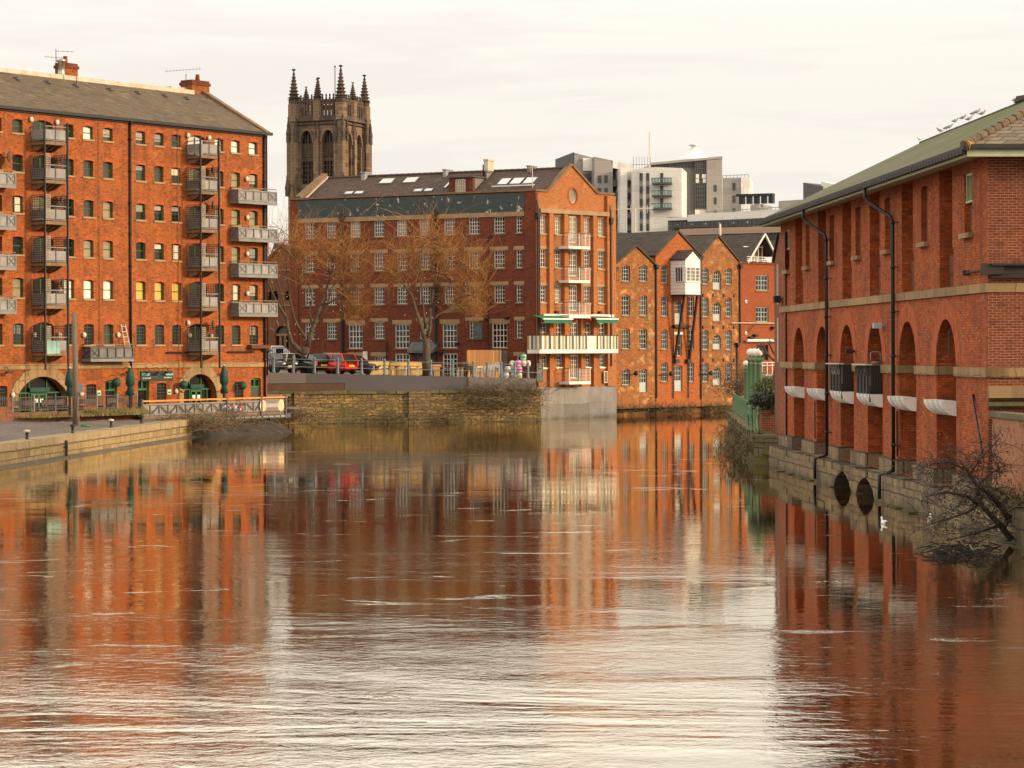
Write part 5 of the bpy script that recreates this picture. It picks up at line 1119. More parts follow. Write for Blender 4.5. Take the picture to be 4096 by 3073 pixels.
# ---- cars
def car_mesh(paint, L=3.9, wd=1.66, H=1.45, hood=.30, tail=.06, kind='hatch'):
    """returns body, glass, trims as meshes; x is length (front = +x)"""
    h = L/2; sec = []
    prof_low = [(-h, .42), (-h+.03, .26), (h-.05, .24), (h, .42)]
    belt = [(-h+.02, .80), (h-.42, .84), (h-.05, .66)]
    bd = MB(paint); bd.smooth = True; n = 18; vs = []; fs = []
    def half(x):
        f = abs(x)/h; return wd/2*(1-.16*max(0, f-.72)/.28-.03*f)
    def top(x):
        if x > h*(1-2*hood): return .90-.20*((x-h*(1-2*hood))/(h*2*hood))**1.6
        return .92
    for i in range(n+1):
        x = -h+L*i/n; w = half(x); zt = top(x)-(.06 if i in (0, n) else 0); zb = .30+(.10 if i in (0, n) else 0)
        vs += [(x, -w*.92, zb), (x, -w, zb+.12), (x, -w, .62), (x, -w*.95, zt-.03), (x, -w*.82, zt), (x, w*.82, zt), (x, w*.95, zt-.03), (x, w, .62), (x, w, zb+.12), (x, w*.92, zb)]
    for i in range(n):
        for k in range(9): fs.append((i*10+k, i*10+k+1, (i+1)*10+k+1, (i+1)*10+k))
        fs.append((i*10+9, i*10, (i+1)*10, (i+1)*10+9))
    fs += [tuple(range(10)), tuple(range(n*10+9, n*10-1, -1))]; bd.raw(vs, fs)
    xr, xf = -h+tail, h*(1-2*hood)+.1; rr, rf_ = xr+.38, xf-.75
    w0, w1 = wd*.45, wd*.36
    bd.smooth = False
    bd.raw([(rr, -w1, H-.03), (rf_, -w1, H-.03), (rf_, w1, H-.03), (rr, w1, H-.03), (rr+.1, -w1*.85, H+.02), (rf_-.15, -w1*.85, H+.02), (rf_-.15, w1*.85, H+.02), (rr+.1, w1*.85, H+.02)], [(4, 5, 6, 7), (0, 1, 5, 4), (1, 2, 6, 5), (2, 3, 7, 6), (3, 0, 4, 7), (3, 2, 1, 0)])
    for s in (-1, 1):
        for (xa, xb) in ((xr, rr), (xf, rf_), ((xr+xf)/2-.1, (rr+rf_)/2+.05)): bd.beam((xa, s*w0, .90), (xb, s*w1, H-.02), .07)
    gl = MB(GLASS['mid']); a = [(xr+.03, -w0+.02, .9), (xf-.03, -w0+.02, .9), (xf-.03, w0-.02, .9), (xr+.03, w0-.02, .9), (rr, -w1+.02, H-.02), (rf_, -w1+.02, H-.02), (rf_, w1-.02, H-.02), (rr, w1-.02, H-.02)]
    gl.raw(a, [(0, 1, 5, 4), (1, 2, 6, 5), (2, 3, 7, 6), (3, 0, 4, 7)])
    return bd.mesh('body'), gl.mesh('windows'), h, wd, L
TYRE = MB(BLACK); TYRE.smooth = True; TYRE.v = []; TYRE.lathe([(.12, -.1), (.29, -.1), (.31, -.05), (.31, .05), (.29, .1), (.12, .1)], n=16); TYRE.use(GREY); TYRE.lathe([(.0, -.085), (.19, -.09), (.19, .09), (.0, .085)], n=10)
TYRE.v = [(x, z, y+.31) for x, y, z in TYRE.v]; TYRE = TYRE.mesh('wheel')
HEADL = MB(GLASS['white']); HEADL.smooth = True; HEADL.ball((0, 0, 0), .13, 10, .4, 1, .8); HEADL = HEADL.mesh('headlight')
TAILL = MB(pbr('tail_red', (.45, .02, .02), .3)); TAILL.box(-.03, .03, -.07, .07, -.16, .16); TAILL = TAILL.mesh('tail_light')
def car(label, px, py, y, rz, paint, plate=(.7, .68, .6), back=False, **k):
    me, gl, h, wd, L = car_mesh(paint, **k); u, yy, z = tp(px, py, y); M = MWALL @ T(u, yy, z) @ Matrix.Rotation(rz, 4, 'Z')
    t = thing('parked_car', label, 'car', M, 'cars parked on the terrace'); part('body', me, t, M); part('windows', gl, t, M)
    for x in (-h+.68, h-.72):
        for s in (-1, 1): part('wheel', TYRE, t, M @ T(x, s*(wd/2-.09), 0))
    for s in (-1, 1): part('headlight', HEADL, t, M @ T(h-.06, s*wd*.33, .66)); part('tail_light', TAILL, t, M @ T(-h+.02, s*wd*.38, .78))
    b = MB(pbr('plate%d' % len(MATS), plate, .5, .1)); b.box(h-.01, h+.02, -.26, .26, .42, .54) if not back else b.box(-h-.02, -h+.02, -.26, .26, .56, .68); part('number_plate', b, t, M)
    b = MB(BLACK)
    for s in (-1, 1): b.box(h*.28, h*.28+.12, s*wd/2-.02+(-.14 if s < 0 else 0), s*wd/2+.02+(.14 if s > 0 else 0), .9, 1.02)
    b.box(h-.02, h+.015, -.5, .5, .33, .40); part('trim', b, t, M)
def paint(n, c): return pbr('car_'+n, c, .22, .06, .5, spec=.6)
car('dark brown hatchback with pale roof and round headlights, facing the river, leftmost car', 274.5, 366, 4.2, -pi/2+.55, paint('brown', (.035, .026, .022)), hood=.28, H=1.42, L=3.7)
car('silver grey car behind the left willow trunk', 291.5, 366, 5.6, pi/2-.7, paint('silver', (.42, .40, .38)), back=True, L=4.0)
car('black car with yellow rear plate just right of the left willow trunk', 311, 367, 4.6, pi/2+.35, paint('black', (.016, .015, .018)), plate=(.75, .42, .05), back=True)
car('bright red hatchback seen from behind on the terrace', 333, 366, 3.6, pi/2+.60, paint('red', (.62, .016, .012)), plate=(.75, .42, .05), back=True, H=1.5, hood=.26)
car('dark navy car facing right beside the red hatchback', 354.5, 367, 5.4, -.55, paint('navy', (.018, .018, .034)), L=4.1, H=1.4)
# ---- pub furniture
def ply(name): return pbr(name, (.62, .40, .12), .6, .25, 1.2)
PLY = ply('ply_yellow'); PLYD = pbr('ply_brown', (.40, .22, .09), .7, .3, 1.5)
def bench(label, p0, p1, y, mat, h=1.0):
    u0 = FWL.u(p0, 370, y); u1 = FWL.u(p1, 370, y); z = ztt(min(WL, max(u0, 0)))-.05; M = MWALL @ T(u0, y, z); w = u1-u0
    t = thing('bench', label, 'bench', M, 'timber benches on the terrace')
    b = MB(mat); n = max(1, int(w/1.2))
    for k in range(n): b.raw([(w*k/n+.006, -.06, .52), (w*(k+1)/n-.006, -.06, .52), (w*(k+1)/n-.006, .06, h), (w*k/n+.006, .06, h), (w*k/n+.006, -.02, .52), (w*(k+1)/n-.006, -.02, .52), (w*(k+1)/n-.006, .1, h), (w*k/n+.006, .1, h)], [(0, 1, 2, 3), (7, 6, 5, 4), (0, 4, 5, 1), (1, 5, 6, 2), (2, 6, 7, 3), (3, 7, 4, 0)])
    part('backrest', b, t, M); b = MB(mat); b.box(0, w, -.5, -.07, .42, .47); part('seat', b, t, M); b = MB(mat); b.box(.02, w-.02, -.46, -.43, .04, .415); part('front_board', b, t, M)
    b = MB(TAN)
    for k in range(n+1): x = min(w-.1, max(.02, w*k/n)); b.box(x, x+.07, -.42, .0, 0, .415)
    part('leg', b, t, M)
bench('long yellow plywood bench, left end beside the navy car', 368.5, 389.5, 4.4, PLY); bench('yellow plywood bench continuing left of the right willow', 390.2, 422, 4.6, PLY, .98); bench('brown plywood bench right of the willow trunk', 432.5, 441.5, 4.6, PLYD, .92)
def table(label, px, y, w=1.3, d=.7, top=TAN, leg=CREAM, h=.75):
    u, yy, z = tp(px, 372, y); M = MWALL @ T(u, y, z+.0); t = thing('pub_table', label, 'table', M, 'tables along the terrace railing')
    b = MB(top)
    for k in range(4): b.box(-w/2, w/2, -d/2+d*k/4+.008, -d/2+d*(k+1)/4-.008, h-.04, h)
    part('tabletop', b, t, M)
    for sx in (-1, 1):
        b = MB(leg); b.beam((sx*(w/2-.15), -d/2+.08, 0), (sx*(w/2-.15), -d/2+.08, h-.04), .05); b.beam((sx*(w/2-.15), d/2-.08, 0), (sx*(w/2-.15), d/2-.08, h-.04), .05); b.beam((sx*(w/2-.15), -d/2+.08, h-.08), (sx*(w/2-.15), d/2-.08, h-.08), .05); part('leg', b, t, M)
for px, y, w, lab, lg in ((381.5, 2.2, 1.5, 'slatted table before the left half of the first yellow bench', CREAM), (393.5, 2.0, .9, 'small dark-topped table left of the fourth railing post from the cars', TAN), (402.5, 2.3, 1.3, 'low table midway before the second yellow bench', TAN), (411.5, 1.9, 1.2, 'table with pale legs left of the right willow trunk', CREAM),
                      (436.5, 2.0, 1.1, 'table with brown legs just right of the willow trunk', TAN), (444.5, 1.8, .8, 'dark table in front of the left french-door leaf', BLACK), (460, 1.6, .6, 'small square pale-legged table beside the black chair heap', CREAM), (478.2, 1.7, .7, 'green-topped table in front of the timber screen', CREAM)):
    table(lab, px, y, w, .7, pbr('top_green', (.30, .52, .30), .6) if 'green-topped' in lab else TAN, lg)
def chair_mesh(m):
    b = MB(m); w = .22
    for sx in (-1, 1):
        b.beam((sx*w, -.24, 0), (sx*w, -.22, .44), .035); b.beam((sx*w, .22, 0), (sx*w, .26, .86), .035); b.beam((sx*w, -.22, .62), (sx*w, .24, .66), .04); b.beam((sx*w, -.22, .44), (sx*w, -.22, .62), .03)
    return b
def chair(label, px, y, rz, m, group, n=1):
    u, yy, z = tp(px, 372, y)
    for k in range(n):
        M = MWALL @ T(u+.02*k, y+.02*k, z+.11*k) @ Matrix.Rotation(rz, 4, 'Z'); 
        lb = label if n == 1 else label.replace('stack', ['stack, at its bottom', 'stack, second from bottom', 'stack, third from bottom', 'stack, on its top'][k] if n == 4 else ['stack, at its bottom', 'stack, in its middle', 'stack, on its top'][k])
        t = thing('terrace_chair', lb, 'chair', M, group); part('leg_frame', chair_mesh(m), t, M)
        b = MB(m); 
        for j in range(4): b.box(-.21, .21, -.22+.11*j, -.13+.11*j, .43, .455)
        part('seat', b, t, M); b = MB(m)
        for j in range(4): b.beam((-.21, .235+.01*j, .58+.08*j), (.21, .235+.01*j, .58+.08*j), .02, .05)
        part('backrest', b, t, M)
ALU = pbr('aluminium', (.62, .60, .57), .3, .1, metal=.3); RATT = pbr('rattan_black', (.03, .028, .027), .7, .3, 6.)
chair('white metal chairs, single one, right of the green-topped table', 482.5, 1.4, .5, ALU, 'white metal chairs on the terrace')
chair('white metal chair in the left stack by the timber screen', 488, 1.5, -.5, ALU, 'white metal chairs on the terrace', 3)
chair('white metal chair in the right stack beside the beer kegs', 497, 1.5, -.5, ALU, 'white metal chairs on the terrace', 4)
chair('black woven chair in the dark stack left of the screen', 466.3, 2.0, .4, RATT, 'black woven chairs on the terrace', 4)
chair('black woven chair standing alone beside the dark stack', 469.2, 1.7, -.3, RATT, 'black woven chairs on the terrace')
# timber screen
u0, u1 = FWL.u(466.8, 360, 5.5), FWL.u(501.4, 360, 5.5); z0 = ztt(WL)-.05; z1 = FWL.z(484, 350., 5.5)
M = MWALL @ T(u0, 5.5, z0); t = thing('timber_screen', 'orange vertical board screen standing on the terrace before the dark brick wall', 'screen', M)
b = MB(); x = 0; cs = [pbr('cedar%d' % k, c, .65, .2, 2., streak=True) for k, c in enumerate(((.50, .24, .07), (.44, .19, .055), (.55, .29, .10), (.40, .17, .05)))]
while x < u1-u0: b.use(R.choice(cs)); b.box(x+.004, min(u1-u0, x+.14)-.004, R.uniform(-.008, .008), .04, .02, z1-z0); x += .14
part('boards', b, t, M); b = MB(TAN); b.box(0, u1-u0, .04, .1, .3, .4); b.box(0, u1-u0, .04, .1, z1-z0-.4, z1-z0-.3); part('batten', b, t, M)
b = MB(GREYD); b.box(u1-u0+.02, u1-u0+.55, .5, .6, 0, z1-z0-.05); part('dark_end_panel', b, t, M)
# beer kegs
kd = [(506.2, 1.0, 0, 'm', 'silver keg standing alone nearest the timber screen'), (513.6, 1.2, 0, 'c', 'bottom keg of the tall stack with a round-ended keg on top'), (513.8, 1.2, 1, 'b', 'blue-banded keg, second in the tall keg stack'), (512.2, 1.2, 2, 'c', 'cream keg lying on its side atop the tall stack'),
      (519.2, 1.2, 0, 'c', 'bottom keg under the two magenta-banded kegs'), (519.3, 1.2, 1, 'p', 'magenta-banded keg in the middle of its stack'), (518, 1.25, 2, 'p', 'magenta keg topping the stack left of the green keg'), (523.5, 2.0, 2, 'c', 'cream keg directly under the green keg'), (523.6, 2.0, 3, 'g', 'bright green-ended keg, highest of all the kegs'),
      (527.8, 2.0, 2, 'w', 'white keg at the far right of the keg heap'), (507.6, 2.4, 1, 'm', 'silver keg on a crate behind the lone keg'), (510, 2.6, 1, 'w', 'white keg half hidden behind the tall stack')]
kc = {'m': (.50, .47, .43), 'c': (.48, .42, .33), 'b': (.16, .30, .38), 'p': (.60, .03, .36), 'g': (.02, .40, .22), 'w': (.68, .64, .58)}
for px, y, lv, cc, lab in kd:
    u, yy, z = tp(px, 372, y); M = MWALL @ T(u, y, z+.46*lv); t = thing('beer_keg', lab, 'keg', M, 'beer kegs stacked on the terrace')
    lying = 'side' in lab; M2 = M @ (T(0, 0, .2) @ Matrix.Rotation(pi/2, 4, 'X') @ T(0, 0, -.2) if lying else Matrix())
    b = MB(pbr('keg_'+lab[:12], (.55, .50, .44), .4, .2)); b.smooth = True; b.lathe([(.12, 0), (.17, .02), (.19, .05), (.185, .08), (.21, .14), (.215, .23), (.21, .32), (.185, .38), (.19, .41), (.17, .44), (.12, .445), (.1, .42)], n=14); part('barrel', b, t, M2)
    b = MB(pbr('kegband_'+lab[:12], kc[cc], .5, .1)); b.smooth = True; b.lathe([(.2125, .15), (.219, .16), (.222, .23), (.219, .30), (.2125, .31)], n=14); 
    if cc in 'gp': b.lathe([(.192, .38), (.198, .395), (.196, .415), (.19, .425)], n=14)
    part('band', b, t, M2)
u, yy, z = tp(525.5, 372, 2.0); M = MWALL @ T(u, 2.0, z); t = thing('keg_rack', 'dark rack carrying the cream, green and white kegs at the terrace end', 'rack', M); b = MB(BLACK); b.box(-.55, .55, -.3, .3, .84, .90)
for sx in (-.5, .5):
    for sy in (-.25, .25): b.box(sx-.03, sx+.03, sy-.03, sy+.03, 0, .84)
b.box(-.55, .55, -.3, .3, .4, .44); part('frame', b, t, M)
for px, y, lab in ((507.8, 2.4, 'dark crate under the silver keg behind'), (510.2, 2.6, 'dark crate under the half hidden white keg')):
    u, yy, z = tp(px, 372, y); M = MWALL @ T(u, y, z); t = thing('crate', lab, 'crate', M, 'crates under the kegs'); b = MB(GREYD); b.box(-.24, .24, -.2, .2, 0, .04)
    for k in range(4): b.box(-.24, .24, -.2, -.18, .06+.1*k, .13+.1*k); b.box(-.24, .24, .18, .2, .06+.1*k, .13+.1*k); b.box(-.24, -.22, -.18, .18, .06+.1*k, .13+.1*k); b.box(.22, .24, -.18, .18, .06+.1*k, .13+.1*k)
    b.box(-.22, .22, -.18, .18, .42, .455); part('slats', b, t, M)
# wall, railings and van beyond the cars
p0, p1 = at(262, 356, 205), at(330, 356, 201); d = Vector((p1.x-p0.x, p1.y-p0.y)); M = pose((p0.x, p0.y, 3.4), atan2(d.y, d.x)); L_ = d.length
t = thing('yard_wall', 'low dark red yard wall with black railings on top behind the parked cars', 'wall', M)
b = MB(BRK_CH); b.box(-3, L_*.58, 0, .3, 0, 1.35); b.use(BRK_G); b.box(L_*.58, L_*.66, 0, .32, 0, 1.35); b.box(L_*.84, L_*.92, 0, .32, 0, 1.35); part('brickwork', b, t); b = MB(ST_LD); b.box(-3, L_*.95, -.06, .36, 1.352, 1.45); part('coping', b, t)
b = MB(BLACK)
for k in range(34): x = -3+k*.19; b.box(x, x+.03, .14, .17, 1.45, 2.15)
b.box(-3, 3.5, .14, .17, 2.05, 2.09); part('railing', b, t)
for k in range(26): pass
p = at(281.3, 356, 208); M = pose((p.x, p.y, 3.5), .2); t = thing('white_van', 'white van whose rounded roof shows above the yard wall', 'van', M)
b = MB(WHITE); b.smooth = True; b.prism([(-.9, .4), (1.1, .4), (1.1, 1.3), (.8, 1.5), (.3, 2.0), (0, 2.15), (-.75, 2.15), (-.9, 2.0)], -.7, .7); part('body', b, t); b = MB(GLASS['dark']); b.box(-.5, .1, -.72, -.702, 1.4, 1.9); part('window', b, t)
# chapel-like school building at the back left
p0, p1 = at(255, HY, 216), at(300, HY, 214); FS = Fac(255, 216, 300, 214)
pk = FS.uz(283, 247); e0 = FS.uz(258, 283); zt = FS.z(283, 262)
t = thing('brick_schoolhouse', 'brown brick gabled building with arched stone-striped doorway behind the left willow', 'building', FS.M)
dz0, dz1 = FS.z(283, 355), FS.z(283, 326); da, db = FS.u(275.3), FS.u(288.5)
hs = [arch(da, db, dz0, dz1, (db-da)/2*.99, 12)]+[arch(FS.u(px)-.32, FS.u(px)+.32, FS.z(px, 300), FS.z(px, 291), .2) for px in (270.5, 275.5, 288, 293.5)]
b = MB(BRK_CH); wall(b, [(-1, 2), (FS.L+1, 2), (FS.L+1, e0[1]), (pk[0], pk[1]), (-1, e0[1])], hs, .5, 10); part('wall', b, t)
b = MB(ST_B)
for y in (269.5, 305): b.box(-1, FS.L+1, -.1, .05, FS.z(283, y+1.2), FS.z(283, y))
for k in range(1, 8): a = pi*k/8; r0, r1 = (db-da)/2+.05, (db-da)/2+.62; c = ((da+db)/2, dz1-(db-da)/2); b.prism([(c[0]+r*cos(a+s), c[1]+r*sin(a+s)) for r, s in ((r0, -.07), (r1, -.06), (r1, .06), (r0, .07))], -.05, .05) if k % 2 else 0
b.box(da-.1, db+.1, .1, .3, dz1-(db-da)/2-.18, dz1-(db-da)/2); b.use(ST_LD)
for f in (.33, .66): x = da+(db-da)*f; b.box(x-.13, x+.13, .12, .3, dz0, dz1-(db-da)/2)
part('stone_dressing', b, t); b = MB(GLASS['dark']); b.box(da-.1, db+.1, .42, .45, dz0, dz1+.1); b.use(pbr('tympanum', (.12, .11, .10), .8)); b.prism(arch(da+.15, db-.05, dz1-(db-da)/2+.02, dz1-.05, (db-da)/2-.12, 10), .3, .41); o = part('doorway', b, t)
b = MB(GLASS['dark']); b.box(da+.55, da+1.25, .285, .297, dz1-.95, dz1-.85) if 0 else dashes(b, da+.55, db-.5, dz1-1.05, .22, .30, [5]) or dashes(b, da+.6, db-.5, dz1-.72, .16, .30, [7]); part('lettering', b, o)
for px in (270.5, 275.5, 288, 293.5): b = MB(GLASS['dark']); u = FS.u(px); b.box(u-.35, u+.35, .35, .4, FS.z(px, 301), FS.z(px, 290)); part('window', b, t)
b = MB(SLATE_M); b.sheet([(-1.3, -.2, e0[1]-.1), (pk[0], -.2, pk[1]+.15), (pk[0], 10, pk[1]+.15), (-1.3, 10, e0[1]-.1)][::-1], .15); b.sheet([(pk[0], -.2, pk[1]+.15), (FS.L+1.3, -.2, e0[1]-.1), (FS.L+1.3, 10, e0[1]-.1), (pk[0], 10, pk[1]+.15)][::-1], .15); part('roof', b, t)

# ================================================================ willows
BARK = pbr('bark', (.10, .066, .038), .9, .5, 3., col2=(.045, .032, .022)); BARKL = pbr('bark_light', (.22, .125, .05), .9, .3, 3.)
TWIG = [pbr('twig_%d' % k, c, .7, .3, .6) for k, c in enumerate(((.46, .20, .045), (.30, .13, .038), (.54, .26, .065)))]
def willow(label, base, y, trunk, limbs, crown, n, seed):
    """trunk and limbs follow the picture at the tree's own depth; twigs fill the crown's volume"""
    rr = random.Random(seed); pt = lambda px, py, dy=0: FWL_pt(px, py, y+dy)
    u, yy, z = tp(base[0], base[1], y); M = MWALL @ T(u, y, z); t = thing('willow_tree', label, 'tree', M, 'bare willows on the terrace')
    b = MB(BARK); b.smooth = True; I = MWALL.inverted()
    def P(px, py, dy=0):
        uu, zz = FWL.uz(px, py, y+dy); return Vector((uu, y+dy, zz))
    tr = [P(*p) for p in trunk[0]]; tr[0].z = z-.1; b.path(tr, trunk[1], 10)
    o = part('trunk', b, t, MWALL)
    ends = []
    b = MB(BARK); b.smooth = True
    for pts, r0, r1 in limbs:
        q = [P(*p) for p in pts]; m = len(q); b.path(q, [r0+(r1-r0)*i/(m-1) for i in range(m)], 7); ends += [(q[i], r1) for i in range(1, m)]; ends += [((q[i]+q[i+1])/2, r1) for i in range(m-1)]
    part('limb', b, t, MWALL)
    tw = [MB(m) for m in TWIG]
    cc = [(P(x, yy_, dy), rx, rz) for x, yy_, dy, rx, rz in crown]
    # secondary boughs reach into each crown clump, twigs spray up and droop from them
    bb = MB(BARKL); tips = []
    for c, rx_, rz_ in cc:
        e = min(ends, key=lambda e: (e[0]-c).length+max(0, e[0].z-c.z)*2)[0]
        for k in range(11):
            q = c+Vector((rr.gauss(0, rx_*.42), rr.gauss(0, rx_*.42), rr.gauss(0, rz_*.38))); mid = (e+q)/2+Vector((rr.gauss(0, .2), rr.gauss(0, .2), rr.uniform(.0, .5)))
            bb.path([e, mid, q], [.045, .03, .014], 4, False); tips += [mid, q, (mid+q)/2]
    part('bough', bb, t, MWALL)
    for i in range(n):
        c, rx_, rz_ = rr.choice(cc)
        if rr.random() < .72:
            s = min((rr.choice(tips) for _ in range(6)), key=lambda q: (q-c).length)+Vector((rr.gauss(0, .2), rr.gauss(0, .2), rr.gauss(0, .2)))
        else: s = c+Vector((rr.gauss(0, rx_*.5), rr.gauss(0, rx_*.5), rr.gauss(0, rz_*.45)))
        L = rr.uniform(1.1, 2.9); d = Vector((rr.gauss(0, .45), rr.gauss(0, .45), rr.uniform(.25, 1.3))).normalized(); pts = [s]; droop = rr.choice((.0, .05, .12, .45))
        for k in range(4): d = (d+Vector((rr.gauss(0, .17), rr.gauss(0, .17), -droop*.55))).normalized(); pts.append(pts[-1]+d*L/4)
        rr.choice(tw).path(pts, [.010, .009, .008, .006, .004], 3, False)
    for m in tw: part('twigs', m, t, MWALL)
    # string of small bulbs on the limbs
    bl = MB(WHITE); bl.smooth = True
    for i in range(26):
        e = sorted(ends, key=lambda k: k[0].x)[int(i*len(ends)/26)][0]; q = e+Vector((rr.gauss(0, .35), -.25, rr.gauss(0, .4))); bl.ball(q, .035, 5)
        bl.use(BLACK)
        if i: bl.path([lastq, (lastq+q)/2-Vector((0, 0, .15)), q], .006, 3)
        lastq = q; bl.use(WHITE)
    l = thing('fairy_lights', 'small white bulbs strung in the '+('left' if seed == 3 else 'right')+' willow', 'fairy lights', MWALL, 'fairy lights in the willows', mesh=bl.mesh('bulbs'))
def Z7(x, y): return ((1040+x/1.766)/4, (760+y/1.766)/4)
def zls(*a): return [(*Z7(p[0], p[1]), *(p[2:] or ())) for p in a]
willow('bare willow with spreading trunk beside the parked cars, left of two', Z7(322, 1290), 4.6, (zls((322, 1290), (320, 1210), (318, 1150), (330, 1110)), [.42, .33, .31, .27]),
       [(zls((300, 1150), (225, 1080), (200, 1000), (185, 900), (110, 780), (75, 700, -.5), (40, 610, -1)), .20, .05), (zls((335, 1110), (350, 1040), (375, 960), (430, 820), (480, 660, .5), (520, 520, .5)), .24, .05), (zls((320, 1040), (270, 970), (240, 900), (215, 780), (190, 600, .8), (180, 470, 1)), .13, .03),
        (zls((372, 970), (345, 860), (370, 760), (330, 620, -.5), (260, 500)), .10, .03), (zls((430, 815), (500, 790), (560, 760), (640, 700, -.4)), .12, .04), (zls((400, 900), (470, 850), (500, 700), (600, 560)), .10, .03), (zls((185, 900), (160, 760), (100, 560), (90, 420)), .08, .025), (zls((560, 770), (600, 850), (650, 900)), .06, .02)],
       [(*Z7(240, 350), 0, 1.5, 2.0), (*Z7(330, 420), .5, 1.8, 1.8), (*Z7(430, 380), -.3, 1.8, 1.8), (*Z7(560, 420), .5, 1.9, 2.0), (*Z7(690, 440), 0, 1.7, 2.2), (*Z7(330, 560), 0, 1.7, 1.8), (*Z7(500, 540), 0, 1.8, 1.8), (*Z7(640, 600), 0, 1.7, 1.9), (*Z7(750, 600), 0, 1.4, 1.9), (*Z7(690, 780), 0, 1.3, 2.0), (*Z7(640, 860), 0, .9, 1.6), (*Z7(150, 420), 0, 1.2, 2.0), (*Z7(110, 560), 0, .9, 1.6), (*Z7(720, 880), 0, .9, 1.4)], 1400, 3)
willow('bare golden willow on the pub terrace, right of two', Z7(1176, 1312), 3.2, (zls((1176, 1312), (1178, 1200), (1176, 1100), (1172, 1050)), [.34, .30, .29, .27]),
       [(zls((1168, 1070), (1140, 960), (1100, 850), (1070, 740), (1000, 650), (960, 540)), .19, .04), (zls((1180, 1060), (1205, 960), (1200, 850), (1225, 700, .4), (1260, 500, .4), (1255, 330)), .16, .04), (zls((1172, 980), (1155, 860), (1145, 740), (1130, 560, -.4), (1150, 380)), .12, .03), (zls((1205, 930), (1260, 880), (1320, 850), (1400, 760), (1470, 640)), .10, .03),
        (zls((1225, 700), (1300, 600), (1360, 450), (1350, 320)), .08, .025), (zls((1070, 740), (1040, 640), (1060, 480)), .07, .02), (zls((1400, 760), (1500, 740), (1580, 640)), .06, .02), (zls((1205, 830), (1290, 740), (1440, 520)), .07, .02)],
       [(*Z7(1000, 440), 0, 1.5, 1.9), (*Z7(1120, 380), .3, 1.6, 2.0), (*Z7(1250, 320), 0, 1.5, 1.9), (*Z7(1340, 420), 0, 1.6, 1.9), (*Z7(1250, 500), 0, 1.6, 1.7), (*Z7(1100, 560), 0, 1.6, 1.6), (*Z7(950, 560), 0, 1.2, 1.8), (*Z7(1440, 520), 0, 1.5, 1.9), (*Z7(1540, 560), 0, 1.4, 2.0), (*Z7(1440, 740), 0, 1.4, 1.9), (*Z7(1570, 720), 0, 1.1, 1.9), (*Z7(1500, 850), 0, 1.0, 1.4), (*Z7(920, 640), 0, .9, 1.2), (*Z7(1560, 870), 0, .7, 1.0), (*Z7(1330, 640), 0, 1.4, 1.4)], 1400, 5)
# ---- brambles and grass along the banks
BRM = [pbr('bramble_%d' % k, c, .85, .4, 1.) for k, c in enumerate(((.20, .125, .07), (.14, .09, .055), (.26, .17, .085), (.075, .075, .025)))]
LEAFD = pbr('leaf_dark', (.035, .045, .014), .6, .4, 2.); LEAFM = pbr('leaf_mid', (.07, .095, .02), .6, .4, 2.)
def tangle(name, label, cat, spots, group=None, leaf=None, seed=1, up=.9):
    rr = random.Random(seed); p0 = spots[0][0]; t = thing(name, label, cat, pose((p0.x, p0.y, p0.z)), group); tw = [MB(m) for m in BRM[:3]]; lf = MB(leaf or BRM[3])
    for c, sx, sz, n, L in spots:
        for i in range(n):
            s = Vector((c.x+rr.gauss(0, sx), c.y+rr.gauss(0, .35), c.z+abs(rr.gauss(0, sz*.35)))); d = Vector((rr.gauss(0, .6), rr.gauss(0, .4), rr.uniform(.3, 1.1)*up)).normalized(); pts = [s]; l = L*rr.uniform(.5, 1.2)
            for k in range(4): d = (d+Vector((rr.gauss(0, .25), rr.gauss(0, .2), -.22))).normalized(); pts.append(pts[-1]+d*l/4)
            rr.choice(tw).path(pts, [.018, .014, .011, .009, .006], 3, False)
            for k in range(3):
                q = rr.choice(pts[1:])+Vector((rr.gauss(0, .08), rr.gauss(0, .08), rr.gauss(0, .08))); a = Vector((rr.gauss(0, 1), rr.gauss(0, 1), rr.gauss(0, 1))).normalized(); e = a.orthogonal().normalized(); s_ = rr.uniform(.04, .09)
                lf.face([q-a*s_, q+e*s_*.5, q+a*s_, q-e*s_*.5])
    for m in tw: part('stems', m, t, Matrix())
    part('leaves', lf, t, Matrix()); t['kind'] = 'stuff'
    for q in ('label', 'category', 'group'):
        if q in t: del t[q]
    return t
def wp(px, py, off=0): u, z = FWL.uz(px, py, off); return MWALL @ Vector((u, off, z))
tangle('bramble_bush', 'tangled brown brambles hanging over the right end of the river wall', 'bramble', [(wp(px, 408, -.5), .9, 1.5, 60, 1.6) for px in (472, 482, 492, 503, 513, 524)]+[(wp(px, 395, -.3), .8, .8, 60, 1.4) for px in (476, 489, 515, 528)], seed=4)
tangle('bramble_bush', 'low brambles at the waterline below the middle of the river wall', 'bramble', [(wp(px, 419, -.5), .9, .5, 50, .8) for px in (385, 402, 440, 455)], seed=5)
tangle('bramble_bush', 'scrub growing under the projecting deck beside the quay corner', 'bramble', [(atz(px, py, .4), 1.0, .9, 230, 1.4) for px, py in ((196, 431), (205, 430), (216, 428), (228, 427), (240, 426), (256, 424), (270, 422), (284, 422))], seed=6)
def FBp(x, y, off): u, z = FB.uz(*B8(x, y), off); return FB.M @ Vector((u, off, z))
tangle('bramble_bush', 'dark plants rooted at the waterline below the brown gables', 'bramble', [(FBp(x, 1560, -.3), .5, .5, n, .9) for x, n in ((150, 50), (300, 40), (440, 90), (520, 60), (600, 70), (690, 50), (860, 90), (930, 40), (1000, 60))], leaf=LEAFD, seed=7)
